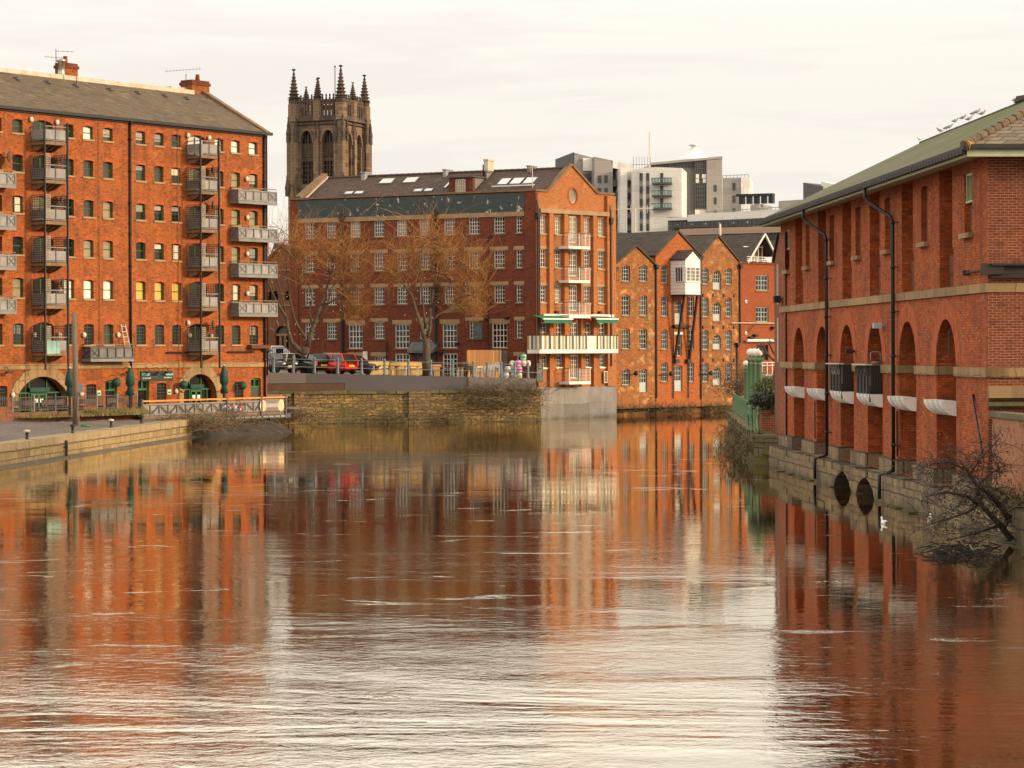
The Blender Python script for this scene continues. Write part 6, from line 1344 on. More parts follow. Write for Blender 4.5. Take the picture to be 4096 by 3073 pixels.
# ================================================================ right warehouse
LR = FR.L; RB = thing('arched_warehouse', 'red brick riverside warehouse with tall arches, slit windows and hipped mossy roof, at right', 'building', FR.M)
ru = lambda px, off=0: FR.u(px, HY, off)
near = [804.3, 828.2, 853.6, 882.4, 916.2, 956.]
aw = ru(956)-ru(936.3); AU = [(ru(p)-aw, ru(p)) for p in near]
zq, zpl, zb0_, zb1, zs0, zs1, zcr, zfb, zea = .98, 1.46, 4.36, 4.64, 6.80, 7.06, 6.10, 10.62, 10.9
slit = [789.7, 810, 834.5, 861, 891, 928.4, 972.8]
SU = [(ru(p)-1.0, ru(p)) for p in slit]
uw = 1.80; UU = [(a[1]-.42-uw, a[1]-.42) for a in AU]
hs = [arch(a, c, zq, zcr, (c-a)/2*.999, 14) for a, c in AU]+[arch(a, c, 8.6, 10.4, .04) for a, c in SU]
rv = [1.0]*6+[.16]*7
# upper storey recesses reach up to the eaves
hs += [[(a, zs1+.02), (c+.18, zs1+.02), (c+.16, 8.1), (c, 8.35), (c, zfb+.1), (a, zfb+.1)] for a, c in UU]; rv += [.5]*6
b = MB(BRK_R); wall(b, [(0, zq), (LR, zq), (LR, zfb+.2), (0, zfb+.2)], hs, rv, 0); part('river_wall', b, RB)
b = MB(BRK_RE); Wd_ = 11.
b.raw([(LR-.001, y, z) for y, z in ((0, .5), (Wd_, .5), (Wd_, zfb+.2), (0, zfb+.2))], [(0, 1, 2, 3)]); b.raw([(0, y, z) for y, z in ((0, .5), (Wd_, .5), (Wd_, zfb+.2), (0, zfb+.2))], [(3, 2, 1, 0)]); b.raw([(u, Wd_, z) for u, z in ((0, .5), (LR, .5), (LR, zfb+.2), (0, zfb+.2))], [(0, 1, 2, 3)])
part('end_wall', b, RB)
b = MB(BRK_RI)
b.raw([(u, 1.001, z) for u, z in ((.3, zq), (LR-.3, zq), (LR-.3, zs0), (.3, zs0))], [(0, 1, 2, 3)])
for a, c in UU: b.raw([(u, .501, z) for u, z in ((a-.05, zs1), (c+.2, zs1), (c+.2, zfb+.15), (a-.05, zfb+.15))], [(0, 1, 2, 3)]); b.box(a+.02, c-.02, .30, .50, zs1, 8.1)
for a, c in SU[1:-1]: b.raw([(u, .161, z) for u, z in ((a, 8.6), (c, 8.6), (c, 10.4), (a, 10.4))], [(0, 1, 2, 3)])
for a, c in (SU[0], SU[-1]): b.raw([(u, .161, z) for u, z in ((a, 8.6), (c, 8.6), (c, 9.5), (a, 9.5))], [(0, 1, 2, 3)])
part('brick_infill', b, RB)
for a, c in (SU[0], SU[-1]):
    b = MB(GREENF); b.box(a+.02, c-.02, .03, .14, 9.5, 9.56); b.box(a+.02, a+.09, .05, .14, 9.56, 10.38); b.box(c-.09, c-.02, .05, .14, 9.56, 10.38); b.box(a+.09, c-.09, .05, .14, 10.30, 10.38); b.box((a+c)/2-.03, (a+c)/2+.03, .05, .14, 9.56, 10.3)
    o = part('window', b, RB); part('pane', MB(GLASS['mid']).box(a+.05, c-.05, .12, .15, 9.5, 10.36), o)
for a, c in SU: part('sill', MB(ST_B).box(a-.12, c+.12, -.16, .15, 8.45, 8.6), RB)
# arch rings of radial brick
for a, c in AU:
    uc = (a+c)/2; r = (c-a)/2; zs = zcr-r; b = MB(BRK_RED); n = 22
    for k in range(n):
        t0, t1 = pi*k/n, pi*(k+1)/n; o = lambda t: (uc+(r+.62)*cos(t), min(zs0-.02, zs+(r+.62)*sin(t)))
        b.prism([(uc+r*cos(t0), zs+r*sin(t0)), o(t0), o(t1), (uc+r*cos(t1), zs+r*sin(t1))], -.012-.004*(k % 2), .1)
    part('arch_ring', b, RB)
# stone courses wrap each pier
piers = [(0, AU[0][0])]+[(AU[k][1], AU[k+1][0]) for k in range(5)]+[(AU[5][1], LR)]
for k, (a, c) in enumerate(piers): part('impost_band', MB(ST_B).box(a-(.05 if k else 0), c+(.05 if k < 6 else .06), -.07, .60, zb0_, zb1), RB)
b = MB(ST_B); b.box(LR, LR+.06, -.07, Wd_, zb0_, zb1-.001); part('impost_band', b, RB)
b = MB(ST_B); b.box(0, LR+.05, -.08, -.001, zs0, zs1); b.box(LR, LR+.05, -.001, Wd_, zs0, zs1-.002); part('string_course', b, RB)
for k, (a, c) in enumerate(piers): part('plinth', MB(ST_R).box(a-(.10 if k else 0), c+.10, -.12, .62, zq-.4, zpl), RB)
# green doors set back in the arches nearest the bridge
for a, c in AU[2:]: 
    b = MB(GREENE); b.box(c-.95, c-.02, .5, .6, 3.7, zcr-.55); b.box(c-1.0, c, .42, .6, zb1+.02, zb1+.12); part('door', b, RB)
for a, c in UU: b = MB(GREENE); b.box(c-.32, c-.02, .38, .49, 8.15, 9.7); part('shutter', b, RB)
# curved white balconies in four shells
for i, (a, c) in enumerate(AU):
    b = MB(WHITE); n = 7
    for k in range(4):
        u0, u1 = a-.05+(c-a+.1)*k/4, a-.05+(c-a+.1)*(k+1)/4
        for (ua_, ea), (ub_, eb) in (((u0+.0, .9), (u1-.03, 1.)),):
            P = []
            for uu, e in ((ua_, ea), (ub_, eb)): P.append([(uu, -.45*e*cos(pi/2*j/n)*1.0, 3.61-.46*e*sin(pi/2*j/n)) for j in range(n+1)])
            b.smooth = False
            b.raw(P[0]+P[1], [(j, j+1, j+n+2, j+n+1) for j in range(n)]); b.face(P[1]+[(ub_, .0, 3.61)]); b.face(([(ua_, 0, 3.61)]+P[0][::-1])); b.face([P[0][0], P[1][0], (ub_, 0, 3.61), (ua_, 0, 3.61)])
    part('curved_balcony', b, RB)
# eaves, hipped roof
e = .75; zr_ = 13.8; ry = 5.; b = MB(GREENF)
b.box(-e, LR+e, -e, -e+.05, zfb, zfb+.22); b.box(LR+e-.05, LR+e, -e+.05, Wd_+e, zfb, zfb+.22); b.box(-e, -e+.05, -e+.05, Wd_+e, zfb, zfb+.22); part('fascia', b, RB)
b = MB(GREENF); b.face([(-e+.05, -e+.05, zfb+.03), (LR+e-.05, -e+.05, zfb+.03), (LR+.0, 0, zfb+.1), (0, 0, zfb+.1)]); b.face([(LR+e-.05, -e+.05, zfb+.03), (LR+e-.05, Wd_, zfb+.03), (LR, Wd_, zfb+.1), (LR, 0, zfb+.1)]); part('soffit', b, RB)
b = MB(pbr('bracket_black', (.03, .026, .023), .7, .3)); n = 92
b.box(-e-.14, LR+e+.14, -e-.13, -e-.001, zfb+.20, zfb+.30); b.box(LR+e+.001, LR+e+.14, -e, Wd_, zfb+.22, zfb+.34)
for k in range(n): u = -e+(LR+2*e)*k/n; b.box(u+.04, u+(LR+2*e)/n-.04, -e-.15, -e-.0, zfb+.08, zfb+.20)
part('gutter', b, RB)
A, B_, C, D_ = (-e-.12, -e-.12, zea), (LR+e+.12, -e-.12, zea), (LR+e+.12, Wd_+e, zea), (-e-.12, Wd_+e, zea); r0, r1 = (ry+e, ry, zr_), (LR-ry-e+1, ry, zr_)
b = MB(SLATE_MOSS); b.sheet([A, B_, r1, r0], .1); b.sheet([C, D_, r0, r1], .1); b.sheet([D_, A, r0], .1); b.use(SLATE_END); b.sheet([B_, C, r1], .1); rf = part('roof', b, RB)
b = MB(pbr('hip_tiles', (.16, .105, .055), .9, .5, 3., col2=(.06, .045, .035)))
def tiles(p, q, r, n): 
    p, q = Vector(p), Vector(q)
    for k in range(n): s, t_ = p.lerp(q, k/n), p.lerp(q, (k+.94)/n); b.path([s, t_], [r*R.uniform(1., 1.15), r*R.uniform(.85, 1.)], 7)
tiles((B_[0], B_[1], B_[2]+.03), r1, .13, 22); b.use(pbr('lichen', (.42, .22, .03), .9, .4, 4.)); b.path([(B_[0]-.02, B_[1]+.05, B_[2]+.03), (B_[0]-.45, B_[1]+.4, B_[2]+.17)], [.15, .12], 7); part('hip_tiles', b, rf)
b = MB(pbr('ridge_dark', (.075, .06, .04), .9, .4, 2.)); tiles(r0, r1, .06, 46)
for px in (935.5, 945, 954, 962, 980, 990, 995): pass
for f, l in ((.58, 1.3), (.66, .8), (.72, 1.6), (.80, 2.0), (.90, 1.0)): u = r0[0]+(r1[0]-r0[0])*f; b.raw([(u, ry-.1, zr_+.05), (u+l, ry-.1, zr_+.05), (u+l, ry-.1, zr_+.2), (u+l*.3, ry-.1, zr_+.26), (u, ry+.1, zr_+.05), (u+l, ry+.1, zr_+.05), (u+l, ry+.1, zr_+.2), (u+l*.3, ry+.1, zr_+.26)], [(0, 1, 2, 3), (7, 6, 5, 4), (0, 3, 7, 4), (1, 5, 6, 2), (3, 2, 6, 7)])
part('ridge_tiles', b, rf)
# downpipes with swan necks
for px0, px1, pyb in ((814.5, 826.5, 478), (869, 893., 487)):
    u = ru(px1, -.16); ut = u-1.4; b = MB(BLACK); b.smooth = True
    b.path([(ut, -e-.08, zfb+.1), (ut, -e-.08, zfb-.25), (ut+.1, -e+.05, zfb-.42), (u-.1, -.2, zfb-.95), (u, -.16, zfb-1.15), (u, -.16, 1.05)], .065, 9); b.path([(u, -.16, 1.1), (u-.03, -.3, 1.02), (u-.1, -.62, .92), (u-.1, -.62, .12)], .065, 9)
    for k in range(6): z = 1.9+1.5*k; b.path([(u, -.16, z), (u, -.16, z+.1)], .09, 9); b.beam((u+.05, -.16, z+.05), (u+.22, 0, z+.05), .04)
    part('downpipe', b, RB)
# iron beam, tie rods, lamps and brackets
b = MB(pbr('rusty_iron', (.035, .022, .018), .8, .4, 2.)); b.box(LR+.05, LR+.2, .05, 6, 7.2, 7.55); b.box(LR+.05, LR+.34, .05, 6, 7.55, 7.62); b.path([(LR-2.2, -.12, 7.42), (LR+.1, -.12, 7.42)], .035, 6); b.box(LR-2.3, LR-2.2, -.2, 0, 7.34, 7.5); b.box(LR-.02, LR+.28, -.2, .4, 7.3, 7.62); part('iron_beam', b, RB)
u = ru(983.5); b = MB(BLACK); b.path([(ru(974), -.05, 3.78), (ru(985, -.3), -.35, 2.0)], .035, 6); b.box(ru(974)-.08, ru(974)+.08, -.06, 0, 3.7, 3.86); part('tie_rod', b, RB)
b = MB(ST_B); b.box(LR+.02, LR+.22, -.02, 5, 3.78, 4.12); b.use(pbr('moss_ledge', (.09, .095, .035), .9, .4)); b.box(LR+.02, LR+.3, -.05, 3, 3.55, 3.66); part('stone_lintel', b, RB)
for px, z, s in ((782.5, 7.38, .26), (855.5, 5.1, .13), (884, 6.0, .16)): u = ru(px); b = MB(BLACK if z < 5.9 or z > 7 else LBLUE); b.box(u-s*.8, u+s*.8, -.38, -.1, z-s*.6, z+s*.6); b.path([(u, 0, z), (u, -.2, z)], .04, 5); part('wall_lamp', b, RB)
u = AU[5][0]+1.9; b = MB(BLACK); b.path([(u, -.02, 5.75), (u+.15, -.05, 4.9)], .03, 5); part('hook_rod', b, RB)
for k, (a, c) in enumerate(piers[:-1]):
    if k in (1, 4): b = MB(BLACK); b.path([(c-.25, -.03, zpl+.1), (c-.25, -.03, 3.1)], .025, 5); part('conduit', b, RB)
# black ribbed cabinets on two balconies
for i, lab, loops in ((2, 'black ribbed cabinet with white shelf and loose cable loops on third balcony', 5), (3, 'black ribbed cabinet with coiled cables and chrome frame on fourth balcony', 12)):
    a, c = AU[i]; M = FR.M @ T(a, 0, 3.615); w = c-a; t = thing('cabinet', lab, 'cabinet', M, 'black cabinets on the curved balconies'); b = MB(BLACK); b.box(.05, w-.05, -.40, -.04, 0, 1.0); b.box(w-.052, w-.03, -.46, -.41, -.28, .3); part('case', b, t, M)
    b = MB(pbr('rib_black%d' % i, (.03, .026, .024), .6, .3))
    for k in range(4): x = .12+.62*k; b.box(x, x+.22, -.44, -.40, .03, .97); b.box(w-.05, w-.03, -.36+.09*k, -.33+.09*k, .1, .9)
    part('ribs', b, t, M); b = MB(WHITEC); b.box(.0, w+.0, -.58, -.36, 1.003, 1.05); part('shelf', b, t, M)
    b = MB(pbr('cable%d' % i, (.30, .26, .22) if i == 2 else (.06, .05, .045), .5)); 
    for k in range(loops):
        y = .15+(w-.3)*k/loops; z = .86 if loops < 9 else .80; b.path([(y+.08*cos(2*pi*j/9)+.02*j, -.48-.03*sin(j*.9+k), z+(.16 if loops > 9 else .2)*sin(2*pi*j/9)-.05*(loops < 9)*j/9) for j in range(10)], .014, 4)
    part('cable', b, t, M)
    if i == 3: b = MB(GREY); b.smooth = True; b.path([(w-.1, -.40, 1.0), (w-.1, -.39, 1.42), (w-.1, -.34, 1.47), (w-.1, -.10, 1.47), (w-.1, -.05, 1.42), (w-.1, -.04, 1.0)], .022, 7); b.box(w-.12, w-.08, -.38, -.06, 1.05, 1.14); part('chrome_frame', b, t, M)
# quay in front, with two culverts
QL0, QL1 = -.4, LR+14; qo = -.50
t = thing('river_quay', 'dark stained stone quay under the arched warehouse with two black culverts', 'quay wall', FR.M)
b = MB(ST_R); cv = []
for px, w in ((842.3, 17.), (865, 18.)):
    u0, u1 = FR.u(px-w/2, 480, qo), FR.u(px+w/2, 480, qo); zt_ = .66; uc = (u0+u1)/2; cv.append([(u0, -.8), (u1, -.8), (u1, .05), (u1-(u1-u0)*.10, .34), (u1-(u1-u0)*.30, .58), (uc+.1, zt_+.04), (u0+(u1-u0)*.28, .56), (u0+(u1-u0)*.09, .34), (u0, .05)])
wall(b, [(QL0, -1.2), (QL1, -1.2), (QL1, zq-.3), (QL0, zq-.3)], cv, 1.6, 0, y=qo); b.box(QL0, QL1, .7, .72, -1.2, zq-.02); part('blocks', b, t)
b = MB(ST_R); x = QL0
while x < QL1: w = R.uniform(1., 1.9); b.box(x+.012, min(QL1, x+w)-.012, qo+R.uniform(-.07, .06), .75, zq-.298, zq-.01+R.uniform(-.05, .02)); x += w
part('coping', b, t)
b = MB(GLASS['dark']); [b.box(p[0][0]-.3, p[1][0]+.3, qo+1.55, qo+1.6, -.8, .75) for p in cv]; part('culvert_back', b, t)  # near-black panel stands in for the darkness inside the culverts
b = MB(ST_MOSS); x = QL0
while x < QL1:
    w = R.uniform(.6, 1.4)
    if not any(p[0][0]-.8 < x < p[1][0]+.3 for p in cv): b.box(x, x+w, qo-R.uniform(.05, .35), qo-.002, -.8, R.uniform(-.04, .05))
    x += w
part('toe_stones', b, t)
# banded wall running on towards the bridge
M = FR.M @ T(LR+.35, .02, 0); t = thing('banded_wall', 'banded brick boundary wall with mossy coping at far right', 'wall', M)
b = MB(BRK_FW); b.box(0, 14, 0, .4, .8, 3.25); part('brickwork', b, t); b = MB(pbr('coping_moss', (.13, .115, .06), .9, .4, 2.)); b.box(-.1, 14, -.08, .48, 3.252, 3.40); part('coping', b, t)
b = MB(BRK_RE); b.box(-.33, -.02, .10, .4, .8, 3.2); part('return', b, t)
tangle('fern_clumps', 'small green ferns growing on the ledge below the banded wall', 'fern', [(FR.M @ Vector((LR+q, -.25, 1.0)), .12, .3, 26, .4) for q in (1.2, 2.5, 3.3, 4.6)], leaf=LEAFM, seed=9)

# ================================================================ leaning tree at the right edge
def fallen():
    rr = random.Random(21); D0 = 65.; P = lambda px, py, dd=0: at(px, py, D0+dd)
    b0 = P(1008, 533); t = thing('leaning_tree', 'bare brown tree leaning out over the water at the right edge', 'tree', pose((b0.x, b0.y, 0)))
    b = MB(pbr('bark_wet', (.04, .028, .02), .8, .4, 3.)); b.smooth = True
    arms = [([(1012, 540), (1000, 525), (982, 506, -.3), (976, 484, -.5), (967, 470, -.5), (960, 460, -.4)], .09, .03), ([(1010, 520, .5), (1000, 506, .3), (987, 492, .2), (976, 486, -.1)], .09, .04), ([(984, 508), (966, 496, -.8), (945, 492, -1.2), (925, 497, -1.5)], .05, .015), ([(981, 503), (968, 512, -1), (945, 520, -1.5), (930, 524, -2)], .045, .012), ([(1000, 525), (985, 530, -1), (965, 536, -1.6), (945, 541, -2)], .05, .012), ([(970, 474), (978, 462, .4), (990, 448, .8), (1000, 438, 1)], .04, .012), ([(966, 470), (950, 462, -.4), (935, 463, -.8), (918, 470, -1.1)], .04, .012), ([(976, 487), (990, 474, .5), (1004, 466, .8)], .035, .012), ([(1004, 529), (1012, 515, .6), (1022, 500, .9)], .05, .02)]
    ends = []
    for pts, r0, r1 in arms:
        q = [P(*p) for p in pts]; m = len(q); b.path(q, [r0+(r1-r0)*i/(m-1) for i in range(m)], 8)
        for i in range(m-1): ends += [q[i+1], (q[i]+q[i+1])/2]
    part('trunk', b, t, Matrix())
    tw = MB(pbr('twig_dark', (.055, .038, .028), .8, .4, 1.)); lf = MB(pbr('dead_leaf', (.075, .042, .026), .8, .4, 2.))
    for i in range(520):
        s = rr.choice(ends)+Vector((rr.gauss(0, .12), rr.gauss(0, .2), rr.gauss(0, .12))); d = Vector((rr.gauss(-.15, .7), rr.gauss(-.1, .5), rr.gauss(.12, .55))).normalized(); pts = [s]; L = rr.uniform(.35, 1.15)
        for k in range(4): d = (d+Vector((rr.gauss(0, .3), rr.gauss(0, .3), rr.gauss(-.08, .2)))).normalized(); pts.append(pts[-1]+d*L/4)
        if pts[-1].z < .02: continue
        tw.path(pts, [.011, .009, .008, .006, .004], 3, False)
        if rr.random() < .7:
            for k in range(3):
                q = rr.choice(pts[2:])+Vector((rr.gauss(0, .06), rr.gauss(0, .06), rr.gauss(0, .06))); a = Vector((rr.gauss(0, 1), rr.gauss(0, 1), rr.gauss(0, 1))).normalized(); e = a.orthogonal(); s_ = rr.uniform(.025, .05); lf.face([q-a*s_, q+e*s_*.5, q+a*s_, q-e*s_*.5])
    part('twigs', tw, t, Matrix()); part('leaves', lf, t, Matrix())
    u = thing('driftwood_raft', 'raft of dark twigs and debris floating below the leaning tree', 'driftwood', pose((P(960, 556).x, 62, 0))); m = MB(pbr('debris', (.03, .022, .016), .9, .5, 2.)); m2 = MB(pbr('debris_pale', (.3, .24, .16), .9))
    for i in range(170):
        q = atz(rr.gauss(962, 17), rr.gauss(554, 4.5), 0); q.z = rr.uniform(-.02, .12); d = Vector((rr.gauss(0, 1), rr.gauss(0, .8), rr.gauss(0, .2))).normalized()*rr.uniform(.1, .4); (m2 if i % 23 == 0 else m).path([q-d, q+Vector((0, 0, rr.uniform(0, .06))), q+d], [.018, .02, .01], 4)
    part('debris', m, u, Matrix()); part('pale_litter', m2, u, Matrix())
fallen()

# ================================================================ birds
def bird_mesh():
    b = MB(pbr('gull_grey', (.30, .29, .28), .7, .15, 3.)); b.smooth = True
    b.lathe([(.004, -.20), (.035, -.15), (.08, -.05), (.085, .03), (.065, .10), (.035, .14), (.005, .15)], n=10); b.v = [(z, x, .16+y+.22*z) for x, y, z in b.v]
    b.ball((.155, 0, .28), .045, 8); b.path([(.11, 0, .21), (.15, 0, .27)], [.05, .04], 8)
    b.use(BLACK); b.smooth = False; b.face([(-.28, -.012, .10), (-.15, -.05, .15), (-.15, .05, .15), (-.28, .012, .10)]); b.path([(.19, 0, .28), (.235, 0, .272)], [.01, .003], 5)
    b.path([(0, -.02, 0), (.0, -.02, .14)], .006, 4); b.path([(0, .02, 0), (.0, .02, .14)], .006, 4); return b.mesh('gull')
BIRD = bird_mesh()
def ridge_pt(px):
    r = ray(px, 120)[0]; n = Vector((-FR.d.y, FR.d.x)); o = FR.o+n*ry; D = o.dot(n)/(r*n.x+n.y); return (Vector((r*D, D))-o).dot(FR.d)
gl_ = [(940, 'lowest gull at the left end of the row on the mossy roof ridge', pi), (946.2, 'gull second from the left on the roof ridge, facing right', 0), (949.5, 'gull third from the left, close beside its neighbour on the ridge', .2), (955, 'gull standing just left of the first raised ridge tile', .1),
       (962.5, 'gull on top of the first raised ridge tile', -.1), (968.6, 'gull between the two raised ridge tiles', .0), (973.2, 'gull crouching just left of the pair on the second raised tile', .1), (977, 'taller gull of the pair on the second raised tile', .2), (982, 'gull right behind the tall one on the second raised tile', -.2),
       (1015.5, 'gull alone near the right edge of the picture on the ridge', .1), (1021.5, 'gull on the ridge cut by the right picture edge', 0)]
for px, lab, rz in gl_:
    u = ridge_pt(px); M = FR.M @ T(u, ry, zr_+.08+(.14 if 'raised ridge tile' in lab and 'between' not in lab or 'pair' in lab else 0)) @ Matrix.Rotation(rz-.5*pi*0+.25, 4, 'Z') @ Matrix.Rotation(-pi/2+FR.rz*0, 4, 'Z') @ Matrix.Scale(1.15, 4)
    M = Matrix.Translation(M.translation) @ Matrix.Rotation(rz, 4, 'Z') @ Matrix.Scale(.72, 4); thing('gull', lab, 'gull', M, 'gulls along the roof ridge', mesh=BIRD)
b = MB(pbr('gull_white', (.78, .76, .72), .7, .1)); b.smooth = True; b.ball((0, 0, .06), .11, 12, 1.5, .9, .85); b.path([(.12, 0, .1), (.15, 0, .2)], [.05, .035], 8); b.ball((.16, 0, .23), .05, 10); b.path([(-.14, 0, .1), (-.28, 0, .13)], [.06, .01], 8); b.use(ORANGE); b.path([(.2, 0, .23), (.25, 0, .22)], [.012, .004], 5); WB = b.mesh('swimming_gull')
for px, py, rz, lab in ((883.8, 524.2, 1.9, 'white gull swimming in open water left of the other one'), (929.8, 520.6, 1.2, 'white gull swimming close to the quay near the leaning tree')):
    p = atz(px, py, -.01); thing('gull', lab, 'gull', pose(p, rz) @ Matrix.Scale(.8, 4), 'white gulls on the water', mesh=WB)
p = at(899.5, 117.0+1.0, 108) if 0 else FR.M @ Vector((ridge_pt(921), ry-.05, zr_+.12)); thing('gull', 'white gull sitting halfway down the roof ridge, far left of the row', 'gull', pose(p, pi) @ Matrix.Scale(.6, 4), mesh=WB)

# ================================================================ garden with lamp columns
t = thing('garden_quay', 'mossy stone corner of the riverside garden beyond the arched warehouse', 'quay wall', pose((GQ[0].x, GQ[0].y, 0)))
g0, g1 = Vector((GQ[0].x, GQ[0].y)), Vector((GQ[1].x, GQ[1].y)); e0_ = Vector(fr(.2, -.5)); gd_ = (g1-g0).normalized(); gz_ = 1.34
M = pose((g0.x, g0.y, 0), atan2(gd_.y, gd_.x)); GL_ = (g1-g0).length
b = MB(ST_MOSS); b.box(0, GL_, -.9, 0, -1.2, gz_-.3)
part('blocks', b, t, M); b = MB(ST_MOSS); x = 0
while x < GL_: w = R.uniform(.9, 1.5); b.box(x+.01, min(GL_, x+w)-.01, -.95, .06+R.uniform(-.05, .05), gz_-.298, gz_+R.uniform(-.04, .02)); x += w
part('coping', b, t, M)
ed = (Vector((e0_.x+2, e0_.y+.4))-g0); M2 = pose((g0.x, g0.y, 0), atan2(ed.y, ed.x)); b = MB(ST_MOSS); b.box(0, ed.length, .0, .9, -1.2, gz_-.302); b.box(.0, ed.length, -.06, .95, gz_-.30, gz_-.003); b.box(.3, 1.7, -.55, -.01, -1, .9); b.box(1.75, 3.2, -.35, -.01, -1, .75); part('end_blocks', b, t, M2)
b = MB(pbr('garden_paving', (.28, .21, .13), .9, .3, 1.)); b.face([(g0.x+.5, g0.y+.3, gz_-.02), (e0_.x+14, e0_.y+.6, gz_-.02), (g1.x+16, g1.y, gz_-.02), (g1.x+.6, g1.y, gz_-.02)]); struct('garden_path', b)
tangle('ivy_fringe', 'trailing brown growth hanging down the mossy garden quay', 'creeper', [(M @ Vector((x, .12, .7)), .5, .5, 50, .8) for x in (1, 3, 5, 8, 12, 17, 23, 30)], seed=12, up=-.3)
COLM = MB(GREENL); COLM.box(-.26, .26, -.26, .26, 0, .14); COLM.smooth = True
COLM.lathe([(.24, .14), (.24, .22), (.19, .26), (.20, .32), (.165, .36), (.165, .5), (.145, 3.2), (.165, 3.22), (.165, 3.28), (.14, 3.30), (.14, 3.36), (.20, 3.42), (.20, 3.45)], n=14); COLM.smooth = False; COLM.box(-.235, .235, -.235, .235, 3.45, 3.60); COLM.smooth = True; COLM.lathe([(.08, 3.6), (.06, 3.66), (.1, 3.68)], n=10); COLM = COLM.mesh('column')
GLO = MB(pbr('globe_white', (.80, .70, .60), .25, .12, 2.)); GLO.smooth = True; GLO.ball((0, 0, 3.86), .205, 16); GLO = GLO.mesh('globe')
c0 = None
for px, py, D, sc, lab in ((759.3, 427.3, 121, 1.0, 'nearest green lamp column, tallest-looking of the group, white globe on top'), (754.6, 425, 125.5, 1.03, 'second green lamp column, half hidden behind the nearest one'), (750.6, 423, 130, 1.065, 'third green lamp column, furthest of the three equal columns'), (746.6, 418, 141, .93, 'shorter green lamp column whose globe hangs lower, behind the three tall ones')):
    p = at(px, py, D); M = pose((p.x, p.y, gz_-.02)) @ Matrix.Diagonal((1, 1, (at(px, 352 if sc >= 1 else 363, D).z-gz_)/3.86, 1))
    if c0 is None: c0 = thing('lamp_column', lab, 'lamp', M, 'green lamp columns in the garden'); part('column', COLM, c0, M); part('globe', GLO, c0, M)
    else: copy_tree(c0, M, lab)
# railings
def spear(b, x, h=1.05, r=.02): b.path([(x, 0, .0), (x, 0, h)], r, 5); b.ball((x, 0, h+.05), .04, 6, 1, 1, 1.5)
M = pose((g0.x, g0.y, gz_), atan2(gd_.y, gd_.x)) @ T(0, -.35, 0); t = thing('garden_railing', 'green spear-topped railing along the mossy quay edge', 'railing', M)
a0 = (Vector((at(746, 428, 117).x, at(746, 428, 117).y))-g0).dot(gd_); b = MB(GREENL); x = max(3.5, a0); n = int((GL_-x)/.28)
for k in range(n): spear(b, x+.28*k)
part('bars', b, t); b = MB(GREENL)
for z in (.12, .92): b.box(x, x+.28*n, -.02, .02, z, z+.05)
part('rail', b, t); b = MB(GREENL); b.smooth = True
for k in (0, n//2, n-1): b.lathe([(.06, 0), (.06, .1), (.045, .14), (.045, 1.05), (.07, 1.1), (.03, 1.2), (.06, 1.27), (.01, 1.34)], (x+.28*k, 0, 0), 8)
part('post', b, t)
PO = MB(GREENL); PO.smooth = True; PO.lathe([(.075, 0), (.075, .12), (.05, .16), (.048, .8), (.07, .86), (.045, .9), (.045, 1.05), (.075, 1.12), (.06, 1.2), (.02, 1.27)], n=10); PO = PO.mesh('post')
pp = []
for px, py, lab in ((748.2, 431.5, 'leftmost of four green chain posts at the garden corner'), (751.8, 432.5, 'second green chain post from the left'), (758.3, 434, 'third green chain post, just left of the brick planter'), (777.3, 434, 'lone green post in front of the brick planter')):
    p = atz(px, py, gz_); t = thing('chain_post', lab, 'post', pose(p), 'green chain posts at the garden corner', mesh=PO); pp.append(p)
b = MB(GREENL)
for a, c in zip(pp[:-1], pp[1:]):
    for z in (.3, .95): b.path([a.lerp(c, k/8)+Vector((0, 0, z-.22*sin(pi*k/8))) for k in range(9)], .016, 4)
thing('barrier_chain', 'sagging green chains slung between the garden corner posts', 'chain', Matrix(), mesh=b.mesh('chain'))
p = at(764, 430, 116); M = pose((p.x, p.y, gz_)); t = thing('mooring_bollard', 'short black bollard at the foot of the nearest lamp column', 'bollard', M); b = MB(BLACK); b.smooth = True; b.lathe([(.14, 0), (.12, .1), (.1, .3), (.15, .36), (.15, .4), (.08, .46)], n=10); part('post', b, t)
